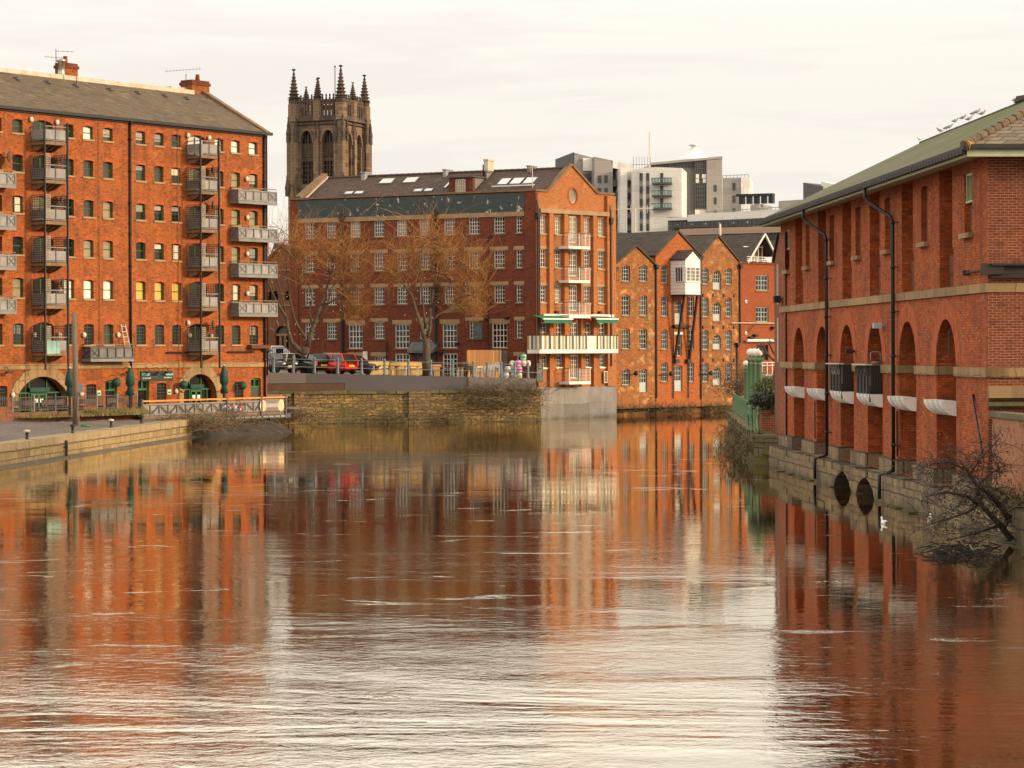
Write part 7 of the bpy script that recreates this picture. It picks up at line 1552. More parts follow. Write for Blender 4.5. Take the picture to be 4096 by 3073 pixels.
# planter, shrubs, pollard
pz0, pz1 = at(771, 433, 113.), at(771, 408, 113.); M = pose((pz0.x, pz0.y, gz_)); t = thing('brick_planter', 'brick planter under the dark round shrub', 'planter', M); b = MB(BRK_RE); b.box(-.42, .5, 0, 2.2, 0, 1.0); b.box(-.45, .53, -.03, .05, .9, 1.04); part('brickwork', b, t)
def shrub(name, label, c, rx, rz, n, mat, seed, group='clipped evergreen shrubs in the garden'):
    rr = random.Random(seed); t = thing(name, label, 'shrub', pose((c.x, c.y, c.z-rz)), group); lf = [MB(m) for m in mat]; st = MB(BARK); st.path([(c.x, c.y, c.z-rz-.3), c], [.07, .04], 6)
    for i in range(26): d = Vector((rr.gauss(0, 1), rr.gauss(0, 1), rr.gauss(0, .8))).normalized(); st.path([c-Vector((0, 0, rz*.6)), c+Vector((d.x*rx*.5, d.y*rx*.5, d.z*rz*.3)), c+Vector((d.x*rx*.85, d.y*rx*.85, d.z*rz*.85))], [.03, .02, .008], 4, False)
    cl = [(Vector((rr.gauss(0, 1), rr.gauss(0, 1), rr.gauss(0, .8))).normalized(), rr.uniform(.72, 1.08)) for _ in range(46)]
    for i in range(n):
        d, s = rr.choice(cl); q = c+Vector((d.x*rx*s, d.y*rx*s, d.z*rz*s))+Vector((rr.gauss(0, .15), rr.gauss(0, .15), rr.gauss(0, .10)))
        a = (d+Vector((rr.gauss(0, .7), rr.gauss(0, .7), rr.gauss(.3, .5)))).normalized(); e = a.orthogonal().normalized(); e = (Matrix.Rotation(rr.uniform(0, 6.28), 3, a) @ e)*.4; k = rr.uniform(.05, .11); rr.choice(lf).face([q-a*k*.4, q+e*k, q+a*k, q-e*k])
    part('stem', st, t, Matrix())
    for m in lf: part('foliage', m, t, Matrix())
shrub('evergreen_shrub', 'dark glossy round shrub spilling over the brick planter', at(768.5, 401, 113.4), .66, .58, 3200, (LEAFD, pbr('leaf_gloss', (.03, .042, .016), .35, .4, 3.)), 31)
shrub('evergreen_shrub', 'brighter green clipped shrub behind the dark one, under the pollard', at(772, 389, 117), .66, .45, 2600, (LEAFM, pbr('leaf_bright', (.12, .16, .02), .6, .4, 3.)), 32)
rr = random.Random(5); p = at(774.5, 388, 116); M = pose((p.x, p.y, gz_)); t = thing('pollard_tree', 'small bare pollarded tree between lamp columns and the arched warehouse', 'tree', M); b = MB(BARK); b.smooth = True; P = lambda px, py, dd=0: at(px, py, 116+dd)
b.path([(p.x, p.y, gz_), P(775, 378), P(776.2, 366), P(777, 356)], [.11, .10, .09, .085], 8); part('trunk', b, t, Matrix()); b = MB(BARK); b.smooth = True
for pts in ([(776.5, 362), (771, 358, .3), (766, 352, .4), (763, 346, .4)], [(776.8, 358), (772, 350, -.3), (769, 343, -.4)], [(777, 357), (777, 347), (775, 340)], [(777, 359), (781, 352), (783, 344)], [(776.5, 361), (780, 358, .4), (783, 353, .5)], [(769, 354, .3), (764, 354, .2), (760.5, 349)]):
    q = [P(*k) for k in pts]; b.path(q, [.05]*(len(q)-1)+[.035], 6); c = q[-1]; b.ball(c, .07, 8)
    for j in range(7): d = Vector((rr.gauss(0, .6), rr.gauss(0, .6), rr.uniform(.2, 1))).normalized()*rr.uniform(.12, .32); b.path([c, c+d], [.02, .008], 4)
part('limb', b, t, Matrix())
tangle('bramble_bush', 'dark undergrowth filling the gap below the red brick house', 'bramble', [(at(px, py, 186), 1.1, 2.5, 110, 1.5) for px, py in ((738, 398), (743, 392), (749, 398), (757, 398), (766, 400))], leaf=LEAFD, seed=14)
# timber-framed neighbour sliver behind the warehouse's far end
FN = Fac(774.5, 112, 781.5, 108.3); t = thing('far_gable_return', 'narrow brick return with pale window strips behind the far end of the arched warehouse', 'building', FN.M)
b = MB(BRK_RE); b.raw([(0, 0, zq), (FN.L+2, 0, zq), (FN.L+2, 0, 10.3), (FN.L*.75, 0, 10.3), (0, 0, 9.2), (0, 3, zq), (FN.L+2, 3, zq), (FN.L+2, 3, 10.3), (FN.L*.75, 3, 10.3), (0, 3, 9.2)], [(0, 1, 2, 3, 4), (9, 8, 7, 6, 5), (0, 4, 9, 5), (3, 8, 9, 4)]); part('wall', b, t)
b = MB(CREAM); u = FN.u(778.3); b.box(u-.12, u+.12, -.05, 0, 7.2, 9.0); b.box(u-.12, u+.12, -.05, 0, 4.6, 6.6); part('window_strip', b, t); b = MB(BLACK); b.beam((-.05, -.05, 9.2), (FN.L*.75, -.05, 10.35), .12); part('verge', b, t)
# ================================================================ church tower
DT = 340.; ZT = lambda x, y: ((1040+x/2.515)/4, (220+y/2.515)/4)
def zT(y, D=DT): return at(320, ZT(0, y)[1], D).z
a_ = at(ZT(345, 900)[0], 200, DT); th = -radians(23); MT = pose((a_.x, a_.y, 0), th); WT = 7.3
t = thing('church_tower', 'soot-dark Gothic church tower with crocketed pinnacles above the long roof', 'tower', MT)
ztw = zT(672); zpar = zT(480); zlo = zT(1380)
hs = [pointed(WT*f-.95, WT*f+.95, zT(1305), zT(765)) for f in (.27, .73)]
b = MB(ST_T); wall(b, [(0, 0), (WT, 0), (WT, ztw), (0, ztw)], hs, .75, 0)
hsr = [[(x, z) for x, z in pointed(WT*f-.9, WT*f+.9, zT(1305), zT(790))] for f in (.3, .72)]
m2 = MB(ST_T); wall(m2, [(0, 0), (WT, 0), (WT, ztw), (0, ztw)], hsr, .75, 0)
b.raw([(WT-y, x, z) for x, y, z in m2.v], m2.f)
b.box(.8, WT-.8, .8, WT, 0, ztw-.05); part('shaft', b, t)
b = MB(ST_T); b2 = MB(ST_TD)
for (x, y) in ((0, 0), (WT, 0), (WT, WT), (0, WT)):     # clasping corner buttresses in stages with gablets
    for s, za, zb in ((.88, 0, zlo), (.76, zlo, zT(860)), (.64, zT(860), ztw+.2)):
        b.box(x-s+.35*(1 if x == 0 else 1)*.0-.0, x+s, y-s, y+s, za, zb) if 0 else b.lathe([(s, za), (s, zb-.5), (s*.88, zb)], (x, y, 0), 8)
    b2 = MB(ST_TD)
    for dx, dy in ((-.58, -.58), (.58, -.58), (.58, .58), (-.58, .58)):
        z = zT(880); b2.lathe([(.36, z), (.36, z+1.1), (.42, z+1.15), (.22, z+2.1), (.27, z+2.2), (.10, z+3.2), (.16, z+3.35), (.05, z+3.6)], (x+dx, y+dy, 0), 6); b.lathe([(.26, zlo), (.26, z)], (x+dx, y+dy, 0), 5)
        z = zT(1350); b2.lathe([(.42, z-1.), (.42, z), (.48, z+.05), (.2, z+1.5), (.25, z+1.6), (.05, z+2.3)], (x+dx*1.15, y+dy*1.15, 0), 6)
    part('gablet', b2, t)
b2 = MB(ST_TD)
for f in (.5,):
    for (x, y) in ((WT*f, -.1), (WT+.1, WT*f)):
        b.box(x-.34, x+.34, y-.34, y+.34, 0, zT(760)); b2.lathe([(.5, zT(850)), (.5, zT(770)), (.3, zT(720)), (.3, zT(660))], (x, y, 0), 4)
part('buttress', b, t); part('gablet', b2, t)
# mouldings, hoods
b = MB(ST_TD)
for z, e, h in ((ztw, .45, .35), (ztw-.5, .3, .2), (zlo, .5, .45), (zpar+.0, .18, .30)):
    if z == zpar: 
        for q in ((-.1, WT+.1, -.25, .1), (-.1, WT+.1, WT-.1, WT+.25), (-.25, .1, .1, WT-.1), (WT-.1, WT+.25, .1, WT-.1)): b.box(*q, z, z+h)
    else: b.box(-e, WT+e, -e, WT+e, z, z+h)
part('cornice', b, t)
b = MB(ST_T)
def hood(b, P, plane, e0=.0, e1=.34):
    Q = P[2:]; c = (sum(p[0] for p in P)/len(P), min(p[1] for p in P)); n = len(Q)
    cx = (P[0][0]+P[1][0])/2; zc_ = Q[0][1]
    out = [(cx+(x-cx)*1.32, z+(.42 if k not in (0, n-1) else 0)*(1-abs(x-cx)/1.0*.6)) for k, (x, z) in enumerate(Q)]
    for k in range(n-1):
        pr = [Q[k], out[k], out[k+1], Q[k+1]]
        if plane == 0: b.prism(pr, -.16, .0)
        else: b.raw([(WT-y, x, z) for y in (-.16, 0) for x, z in pr], [(0, 1, 2, 3), (7, 6, 5, 4), (0, 4, 5, 1), (1, 5, 6, 2), (2, 6, 7, 3), (3, 7, 4, 0)])
for h in hs: hood(b, h, 0)
for h in hsr: hood(b, h, 1)
part('hood_mould', b, t)
# louvred bell openings
for i, h in enumerate(hs+hsr):
    cx = (h[0][0]+h[1][0])/2; z0, z1 = h[0][1], max(p[1] for p in h); b = MB(ST_TD); fr_ = i < 2
    def bx(x0, x1, y0, y1, za, zb): b.box(x0, x1, y0, y1, za, zb) if fr_ else b.box(WT-y1, WT-y0, x0, x1, za, zb)
    bx(cx-.08, cx+.08, .45, .65, z0, z1-.3); zm = zT(1075); bx(cx-.9, cx+.9, .4, .66, zm, zm+.5)
    n = 16
    for k in range(n):
        z = zm+.6+(zT(890)-zm-.6)*k/n
        bx(cx-.82, cx-.1, .42+.0, .62, z, z+.10); bx(cx+.1, cx+.82, .42, .62, z, z+.10)
    for s in (-.45, .45): bx(cx+s-.05, cx+s+.05, .46, .62, zT(890), z1-.55); bx(cx+s-.05, cx+s+.05, .46, .62, z0, zm)
    for k in range(5): z = z0+(zm-z0)*k/5; bx(cx-.85, cx+.85, .5, .56, z, z+.1)
    o = part('louvre_window', b, t); b = MB(GLASS['dark']); bx(cx-1, cx+1, .7, .72, z0-.1, z1); part('pane', b, o)
# open arcaded parapet with pinnacles
b = MB(ST_TD)
for side in range(4):
    n = 13
    for k in range(n+1):
        f = WT*k/n; w = .13
        for (x, y) in ([(f, -.05)], [(WT+.05, f)], [(f, WT+.05)], [(-.05, f)])[side]: b.box(x-w, x+w, y-.12, y+.12, ztw+.3, zpar+.02)
        (x, y) = ([(f, -.05)], [(WT+.05, f)], [(f, WT+.05)], [(-.05, f)])[side][0]
        if k % 1 == 0: b.lathe([(.10, zpar+.3), (.16, zpar+.5), (.08, zpar+.6), (.15, zpar+.85), (.05, zpar+1.05)], (x, y, 0), 5)
    q = ((0, WT, -.16, .06), (WT-.06, WT+.16, 0, WT), (0, WT, WT-.06, WT+.16), (-.16, .06, 0, WT))[side]; b.box(*q, ztw+.35, ztw+.7); b.box(q[0]+.001, q[1]-.001, q[2]+.001, q[3]-.001, zpar-.40, zpar+.0)
b.box(.3, WT-.3, .3, WT-.3, ztw-.2, ztw+.15); part('parapet', b, t)
def pinn(x, y, r, z0, zt):
    b = MB(ST_TD); h = zt-z0; p = [(r, z0), (r, z0+h*.12), (r*1.25, z0+h*.14)]; n = 8
    for k in range(n):
        f = k/n; rr_ = r*.95*(1-f*.86); z = z0+h*(.16+.76*f); p += [(rr_*.86, z), (rr_*1.3, z+h*.035), (rr_*.82, z+h*.06)]
    p += [(r*.1, z0+h*.94), (r*.38, z0+h*.965), (r*.36, zt), (.03, zt+.02)]; b.lathe(p, (x, y, 0), 7); part('pinnacle', b, t)
    b = MB(ST_T); b.lathe([(r*1.15, ztw), (r*1.15, z0)], (x, y, 0), 8); part('pinnacle_base', b, t)
for x, y, yt in ((0, 0, 140), (WT, 0, 126), (WT, WT, 186), (0, WT, 188)): pinn(x, y, .74, zT(500), at(320, ZT(0, yt)[1], DT+(y > 0)*2).z)
for x, y, yt in ((WT/2, 0, 255), (WT, WT/2, 272), (WT/2, WT, 300), (0, WT/2, 292)): pinn(x, y, .56, zT(470), zT(yt))
b = MB(BLACK); z = zT(103); b.path([(WT*.62, WT*.5, ztw), (WT*.62, WT*.5, z)], .06, 5); b.ball((WT*.62, WT*.5, z), .14, 6); part('flagpole', b, t)

# ================================================================ pale flats and offices beyond
Z9 = lambda x, y: ((2240+x/2.0109)/4, (540+y/2.0109)/4)
def clad(name, c, v=.12): 
    return masonry(name, [c, tuple(x*.96 for x in c)], tuple(x*.8 for x in c), bw=3.2, bh=.85, ms=.03, patch=.3, pcol=tuple(x*.78 for x in c), pscale=.08, offs=.0, bumpd=.01)
CW, CG, CD, CP = clad('clad_white', (.72, .67, .61)), clad('clad_grey', (.29, .265, .24)), clad('clad_dark', (.12, .115, .115)), clad('clad_pink', (.40, .275, .20))
class Far(Fac): pass
def plane(x0, D0, x1, D1): return Far(Z9(x0, 0)[0], D0, Z9(x1, 0)[0], D1)
def block(root, f, mat, pts, y0, y1, name='block', holes=()):
    P = [f.uz(*Z9(*p), y0) for p in pts]; b = MB(mat); b.prism(P, y0, y1); return part(name, b, root, f.M)
def fwin(root, f, boxes, y=0., mat='far', frame=GREYD):
    for (x0, y0, x1, y1) in boxes:
        a = f.uz(*Z9(x0, y1), y); c = f.uz(*Z9(x1, y0), y); b = MB(frame); w = .08; u0, z0, u1, z1 = a[0], a[1], c[0], c[1]
        b.box(u0, u1, y-.07, y-.002, z0, z0+w); b.box(u0, u1, y-.07, y-.002, z1-w, z1); b.box(u0, u0+w, y-.07, y-.002, z0+w, z1-w); b.box(u1-w, u1, y-.07, y-.002, z0+w, z1-w); b.box((u0+u1)/2+.1, (u0+u1)/2+.16, y-.06, y-.002, z0+w, z1-w)
        o = part('window', b, root, f.M); b = MB(GLASS[mat]); b.box(u0+w, u1-w, y-.03, y-.004, z0+w, z1-w); part('pane', b, o, f.M)
def fbal(root, f, x0, x1, y0, y1, y=0., d=1.5):
    a = f.uz(*Z9(x0, y1), y-d); c = f.uz(*Z9(x1, y0), y-d); b = MB(GREYD); b.box(a[0], c[0], y-d, y, a[1], a[1]+.22)
    for k in range(7): u = a[0]+(c[0]-a[0])*k/6; b.box(u-.04, u+.04, y-d-.02, y-d+.05, a[1]+.22, c[1])
    b.box(a[0], c[0], y-d-.04, y-d+.06, c[1]-.08, c[1]); b.box(a[0], a[0]+.06, y-d, y, c[1]-.08, c[1]); o = part('balcony', b, root, f.M)
    b = MB(GLASS['aqua']); b.box(a[0]+.05, a[0]+1.1, y-d, y-d+.03, a[1]+.25, c[1]-.1); b.box(c[0]-1.1, c[0]-.05, y-d, y-d+.03, a[1]+.25, c[1]-.1); b.use(GLASS['far']); b.box(a[0]+1.12, c[0]-1.12, y-d, y-d+.03, a[1]+.25, c[1]-.1); part('glass_panel', b, o, f.M)
fA = plane(105, 327, 590, 328.5); t = thing('apartment_block', 'pale flats with sloping roofline and stacked balconies behind the sunlit gable', 'building', fA.M)
block(t, fA, CD, [(105, 140), (112, 141), (275, 188), (275, 860), (105, 860)], 2, 14); block(t, fA, CG, [(116, 143), (276, 186), (276, 300), (116, 330)], 1.9, 2.6)
b_ = block(t, fA, CG, [(277, 175), (425, 206), (425, 860), (277, 860)], 0, 12); block(t, fA, CW, [(412, 204), (530, 226), (530, 300), (480, 300), (480, 275), (412, 262)], 0, 10)  # grey face: shade of the white block put into its cladding colour
block(t, fA, CW, [(486, 270), (541, 270), (541, 860), (486, 860)], -1.6, 8); block(t, fA, CW, [(530, 227), (588, 228), (588, 860), (541, 860), (541, 310), (530, 300)], .3, 9); block(t, fA, CD, [(426, 262), (486, 275), (486, 860), (426, 860)], 1.5, 9)  # dark cladding in the balcony recess paints its shade
fwin(t, fA, [(x, y, x+28, y+60) for y in (325, 425, 528, 630, 730) for x in (304, 356)], 0)
for y in (362, 464, 566, 668, 770): fbal(t, fA, 428, 485, y, y+52, 1.4, 1.4); fbal(t, fA, 541, 562, y, y+52, 1.4, 1.6)
b = MB(WHITE); a = fA.uz(*Z9(237, 270), 1.6); b.box(a[0]-.9, a[0]+.9, 1.5, 1.7, a[1]-.3, a[1]+1.4); part('sign_panel', b, t); fwin(t, fA, [(205, 335, 262, 400)], 1.85)
fB_ = plane(580, 325.5, 980, 324.5); t = thing('apartment_block', 'white flats with three dark glass balconies one above another', 'building', fB_.M)
block(t, fB_, CW, [(575, 276), (720, 262), (720, 860), (575, 860)], 1.0, 12); block(t, fB_, CW, [(640, 268), (765, 258), (980, 266), (980, 660), (868, 662), (868, 860), (765, 860), (640, 860)], .0, 12)
b = MB(GREY)
for x in (653, 706): a = fB_.uz(*Z9(x-13, 770)); c = fB_.uz(*Z9(x+13, 305)); b.box(a[0], c[0], -.03, -.002, a[1], c[1])
part('window_strip', b, t); fwin(t, fB_, [(x-12, y, x+12, y+58) for y in (307, 411, 512, 614, 714) for x in (653, 706)], -.03); fwin(t, fB_, [(807, y, 831, y+74) for y in (305, 408, 510)], 0)
for y in (342, 443, 545): fbal(t, fB_, 738, 895, y, y+52, 0, 1.6)
b = MB(GREY); 
for k in range(7): a = fB_.uz(*Z9(590+k*23, 270), 2); b.path([(a[0], 2, a[1]), (a[0], 2, a[1]+1.6)], .04, 4)
a, c = fB_.uz(*Z9(590, 240), 2), fB_.uz(*Z9(728, 236), 2); b.path([(a[0], 2, a[1]), (c[0], 2, c[1])], .05, 4); part('roof_railing', b, t); b = MB(CREAM); a = fB_.uz(*Z9(722, 240), 3); b.path([(a[0], 3, a[1]-1), (a[0], 3, a[1]+4.4)], .1, 5); part('mast', b, t)
fC_ = plane(730, 331, 1310, 332); t = thing('glass_tower', 'grey clad office tower with dark glazed stair and white peaked roof canopy', 'building', fC_.M)
block(t, fC_, CD, [(978, 267), (1086, 266), (1086, 860), (978, 860)], 1, 14); block(t, fC_, CG, [(1180, 186), (1304, 178), (1308, 860), (1180, 860)], .5, 14); block(t, fC_, CW, [(1086, 594), (1180, 594), (1180, 640), (1086, 640)], .9, 3)
def glazed(P, n, m, y0=1.2):
    q = [fC_.uz(*Z9(*p), y0) for p in P]; b = MB(GLASS['far']); b.prism(q, y0, y0+8); o = part('glazing', b, t); b = MB(GREYD); L = lambda p, r, f: (p[0]+(r[0]-p[0])*f, y0-.05, p[1]+(r[1]-p[1])*f)
    for k in range(n+1): b.beam(L(q[3], q[2], k/n), L(q[0], q[1], k/n), .09)
    for k in range(m+1): b.beam(L(q[3], q[0], k/m), L(q[2], q[1], k/m), .08)
    part('mullions', b, o, fC_.M)
glazed([(733, 232), (1080, 203), (1080, 266), (733, 262)], 12, 2); glazed([(1086, 202), (1180, 198), (1180, 592), (1086, 592)], 5, 11, .8)
b = MB(GLASS['sky'])
for x0, y0, x1, y1 in ((1092, 316, 1118, 348), (1142, 316, 1174, 348), (1092, 352, 1118, 386), (1150, 352, 1174, 384)): a, c = fC_.uz(*Z9(x0, y1), .7), fC_.uz(*Z9(x1, y0), .7); b.box(a[0], c[0], .68, .70, a[1], c[1])
part('bright_pane', b, t); fwin(t, fC_, [(1238, y, 1260, y+54) for y in (402, 503, 606)], .5)
b = MB(pbr('tent_white', (.72, .72, .72), .6, .05)); b.smooth = True; A = [fC_.uz(*Z9(*p), 6) for p in ((930, 212), (985, 178), (1030, 140), (1062, 105), (1082, 80))]; ap_ = fC_.uz(*Z9(1100, 78), 6); 
prof = [(abs(p[0]-ap_[0])*1.0, p[1]) for p in A]+[(.9, ap_[1]+.1), (.05, ap_[1]+.3)]; b.lathe(prof, (ap_[0], 8, 0), 20); part('tent_canopy', b, t)
b = MB(CG); a, c = fC_.uz(*Z9(730, 232), .6), fC_.uz(*Z9(1304, 180), .6); b.beam((a[0], .6, a[1]), (c[0], .6, c[1]), .5, .3); part('roof_edge', b, t)
fD_ = plane(1308, 332, 1530, 331.5); t = thing('apartment_block', 'plain white flats wing with one column of windows, right of glass tower', 'building', fD_.M)
block(t, fD_, CG, [(1308, 346), (1456, 342), (1456, 860), (1308, 860)], .5, 12); block(t, fD_, CW, [(1456, 342), (1526, 341), (1526, 860), (1456, 860)], .2, 12); fwin(t, fD_, [(1387, y, 1412, y+60) for y in (385, 486, 589)], .5)  # one white wing: grey cladding is its shaded face, white its lit one
b = MB(GREY); a, c = fD_.uz(*Z9(1310, 328), 1), fD_.uz(*Z9(1515, 318), 1); b.path([(a[0], 1, a[1]), (c[0], 1, c[1])], .05, 4)
for k in range(8): u = a[0]+(c[0]-a[0])*k/7; z = a[1]+(c[1]-a[1])*k/7; b.path([(u, 1, z-1.6), (u, 1, z)], .05, 4)
part('roof_railing', b, t)
fE_ = plane(860, 319, 1800, 313); t = thing('office_block', 'low curved office building with long ribbon windows below the white flats', 'building', fE_.M)
block(t, fE_, CW, [(1026, 644), (1180, 628), (1800, 596), (1800, 662), (1026, 698)], 0, 20); block(t, fE_, CD, [(868, 688), (1026, 684), (1026, 790), (868, 790)], .6, 16); block(t, fE_, CW, [(868, 668), (1026, 660), (1026, 684), (868, 688)], .2, 16)
block(t, fE_, CP, [(958, 756), (1800, 728), (1800, 782), (958, 806)], -.4, 20); block(t, fE_, CD, [(958, 806), (1800, 782), (1800, 900), (958, 900)], .5, 20)
def ribbon(x0, x1, ya, yb, ya1, yb1, n, y):
    b = MB(GLASS['far']); P = [fE_.uz(*Z9(*p), y) for p in ((x0, yb), (x1, yb1), (x1, ya1), (x0, ya))]; b.prism(P, y, y+.5); o = part('ribbon_window', b, t); b = MB(GREYD); b2 = MB(GLASS['aqua'])
    for k in range(n+1):
        f = k/n; L = lambda i, j, f: (P[i][0]+(P[j][0]-P[i][0])*f, y-.04, P[i][1]+(P[j][1]-P[i][1])*f); b.beam(L(0, 1, f), L(3, 2, f), .16)
        if k % 3 == 1 and k < n: p, q = L(0, 1, f+.1/n), L(3, 2, f+.5/n); b2.box(p[0], q[0], y-.03, y-.01, p[2]+.3, q[2]-.3)
    b.beam(L(0, 1, 0), L(0, 1, 1), .12); part('mullions', b, o, fE_.M); part('aqua_panel', b2, o, fE_.M)
ribbon(900, 1800, 702, 785-40, 660, 722, 24, -.02); ribbon(1000, 1800, 808, 845, 784, 826, 24, .3)
b = MB(GREY); a, c = fE_.uz(*Z9(1180, 618), 3), fE_.uz(*Z9(1800, 578), 3); b.path([(a[0], 3, a[1]), (c[0], 3, c[1])], .06, 4)
for k in range(20): u = a[0]+(c[0]-a[0])*k/19; z = a[1]+(c[1]-a[1])*k/19; b.path([(u, 3, z-1.3), (u, 3, z)], .04, 4)
part('roof_railing', b, t); block(t, fE_, CG, [(1530, 560), (1600, 552), (1600, 620), (1530, 620)], 6, 12); block(t, fE_, CG, [(1758, 532), (1935, 520), (1935, 640), (1758, 640)], 5, 14)
b = MB(BLACK); a = fE_.uz(*Z9(1557, 552), 7); 
for k in range(5): b.box(a[0]-2+k, a[0]-1.4+k, 7, 8, a[1], a[1]+1.0)
b.box(a[0]-2.4, a[0]+2.6, 6.9, 8.1, a[1]+1.0, a[1]+1.3); part('roof_plant', b, t)
b = MB(CREAM); b.smooth = True; a = fE_.uz(*Z9(1288, 800), -2); c = fE_.uz(*Z9(1288, 712), -2); b.lathe([(.16, a[1]-4), (.16, c[1]-.4), (.1, c[1]-.1), (.03, c[1])], (a[0], -2, 0), 12); part('white_flue', b, t)
fF_ = plane(1950, 360, 2250, 356); t = thing('apartment_block', 'distant slanted flats peeping over the arched warehouse roof', 'building', fF_.M); block(t, fF_, CD, [(1956, 382), (2100, 410), (2100, 760), (1956, 760)], 0, 12); block(t, fF_, CW, [(2101, 373), (2240, 404), (2240, 760), (2101, 760)], .5, 12)
# street aerial and finial on the row roof
p = at(Z9(605, 700)[0], 240, 216); M = pose((p.x, p.y, 0)); t = thing('roof_aerial', 'tall pale television aerial standing behind the slate roof range', 'aerial', M); b = MB(CREAM); z0, z1 = at(600, Z9(0, 820)[1], 216).z, at(600, Z9(0, 590)[1], 216).z; b.path([(0, 0, z0-2), (0, 0, z1)], .08, 6); part('pole', b, t); b = MB(CREAM); b.path([(-1.6, 0, z1-.1), (1.6, 0, z1)], .06, 4)
for k in range(9): b.path([(-1.5+.37*k, 0, z1-.45), (-1.5+.37*k, 0, z1+.3)], .03, 3)
part('arms', b, t)

# ================================================================ viewing deck, boundary wall and terrace by the left warehouse
pA, pB = at(141, 402.5, 146), at(285.5, 398, 158); dk = Vector((pB.x-pA.x, pB.y-pA.y)); DL = dk.length; M = pose((pA.x, pA.y, 0), atan2(dk.y, dk.x)); zd = 1.32
t = thing('viewing_deck', 'steel riverside deck with grey truss panels and orange handrail', 'deck', M)
b = MB(TAN); b.box(0, DL, 0, 4.2, zd-.14, zd); b.use(GREYD); b.box(-.1, DL+.5, -.06, .10, zd-.42, zd-.14); b.box(-.1, DL+.3, 2, 2.2, zd-.42, zd-.14); b.use(PANEL); x = DL*.3
while x < DL-.3: b.box(x, x+.5, -.10, -.062, zd-.36, zd-.26); x += .62
part('platform', b, t); b = MB(GREY); ph = .70; n = 17
for z in (zd+.04, zd+ph-.06): b.box(0, DL, -.05, .03, z, z+.09)
for k in range(n+1): x = DL*k/n; b.box(x-.04, x+.04, -.06, .04, zd, zd+ph)
part('truss_railing', b, t); b = MB(GREYD)
for k in range(n):
    a, c = DL*k/n, DL*(k+1)/n; z0, z1 = (zd+.1, zd+ph-.08) if k % 2 else (zd+ph-.08, zd+.1); b.beam((a+.05, -.058, z0), (c-.05, -.058, z1), .05)
for x in (0, DL*.57, DL*.815, DL*.995): b.box(x-.07, x+.07, -.12, .06, zd-.5, zd+ph+.32)
part('brace', b, t); b = MB(pbr('deck_panel', (.30, .265, .235), .7, .4, .7)); b.box(.05, DL-.05, .035, .05, zd+.1, zd+ph-.05); part('panel', b, t)
b = MB(ORANGE); b.box(-.05, DL+.1, -.10, .02, zd+ph+.16, zd+ph+.25); part('handrail', b, t)
b = MB(BLACK); x = DL*.90; b.box(x-.22, x+.22, .0, .5, -1, zd-.43); b.beam((x-.9, .2, -.4), (x-.2, .2, zd-.5), .14); b.box(DL*.35-.15, DL*.35+.15, .3, .6, -1, zd-.43); b.box(DL*.6-.15, DL*.6+.15, .3, .6, -1, zd-.43); part('pile', b, t)
def xd(px): 
    r = ray(px, 405)[0]; o = Vector((pA.x, pA.y)); d = dk.normalized(); nn = Vector((-d.y, d.x)); D = o.dot(nn)/(r*nn.x+nn.y); return (Vector((r*D, D))-o).dot(d)
x0, x1 = xd(259), xd(282.8); b = MB(pbr('banner_grey', (.20, .16, .15), .7, .3)); b.box(x0, x1, -.10, -.075, zd+.04, zd+ph+.10); bn = part('banner', b, t); b = MB(pbr('banner_cream', (.62, .50, .30), .7, .3, 2.)); zc_ = zd+ph*.55
for f, rx_, rz in ((.12, .14, .36), (.87, .13, .38)): b.prism([(x0+(x1-x0)*(f+rx_*cos(k*pi/8)), zc_+rz*sin(k*pi/8)) for k in range(16)], -.112, -.10)
b.use(pbr('banner_mid', (.40, .34, .32), .7, .3, 2.)); b.box(x0+(x1-x0)*.24, x0+(x1-x0)*.76, -.112, -.10, zc_-.10, zc_+.14); b.use(pbr('banner_violet', (.20, .13, .14), .7, .3)); b.box(x0+(x1-x0)*.24, x0+(x1-x0)*.74, -.112, -.10, zc_-.30, zc_-.14); part('smudged_print', b, bn)
x0, x1 = xd(220), xd(242.5); b = MB(pbr('poster_dark', (.05, .045, .04), .6)); b.box(x0, x1, -.085, -.062, zd+.08, zd+ph-.10); bn = part('poster', b, t); rr = random.Random(3); pc = [pbr('ink%d' % k, c, .6, .2) for k, c in enumerate(((.55, .5, .45), (.5, .08, .06), (.12, .1, .2), (.4, .3, .2), (.6, .35, .3), (.25, .28, .2), (.03, .03, .03)))]
b = MB()
for i in range(46): x = x0+.06+(x1-x0-.3)*rr.random(); z = zd+.11+(ph-.36)*rr.random(); b.use(rr.choice(pc)); b.box(x, x+rr.uniform(.08, .28), -.094-.0004*i, -.085, z, z+rr.uniform(.05, .16))
part('collage', b, bn)
b = MB(pbr('bank_earth', (.05, .037, .025), .95, .45, 1.)); n = 24; rr = random.Random(2)
L_ = FL.L-6.; G = [[FL.M @ Vector((L_*(.30+.70*i/n), y, z+rr.uniform(-.08, .08))) for y, z in ((-3.6, 1.2), (-5.2, .95), (-6.6, .45), (-8.2, -.3))] for i in range(n+1)]
b.raw([v for r in G for v in r], [(i*4+j, i*4+j+1, (i+1)*4+j+1, (i+1)*4+j) for i in range(n) for j in range(3)]); struct('earth_bank', b)
# paved yard in front of the warehouse
b = MB(pbr('yard_paving', (.20, .15, .11), .9, .3, .8)); b.face([FL.M @ Vector(p) for p in ((-30, -7.6, GZ-.03), (FL.L+1, -4.2, GZ-.15), (FL.L+1, .1, GZ-.15), (-30, .1, GZ-.03))]); 
struct('yard', b)
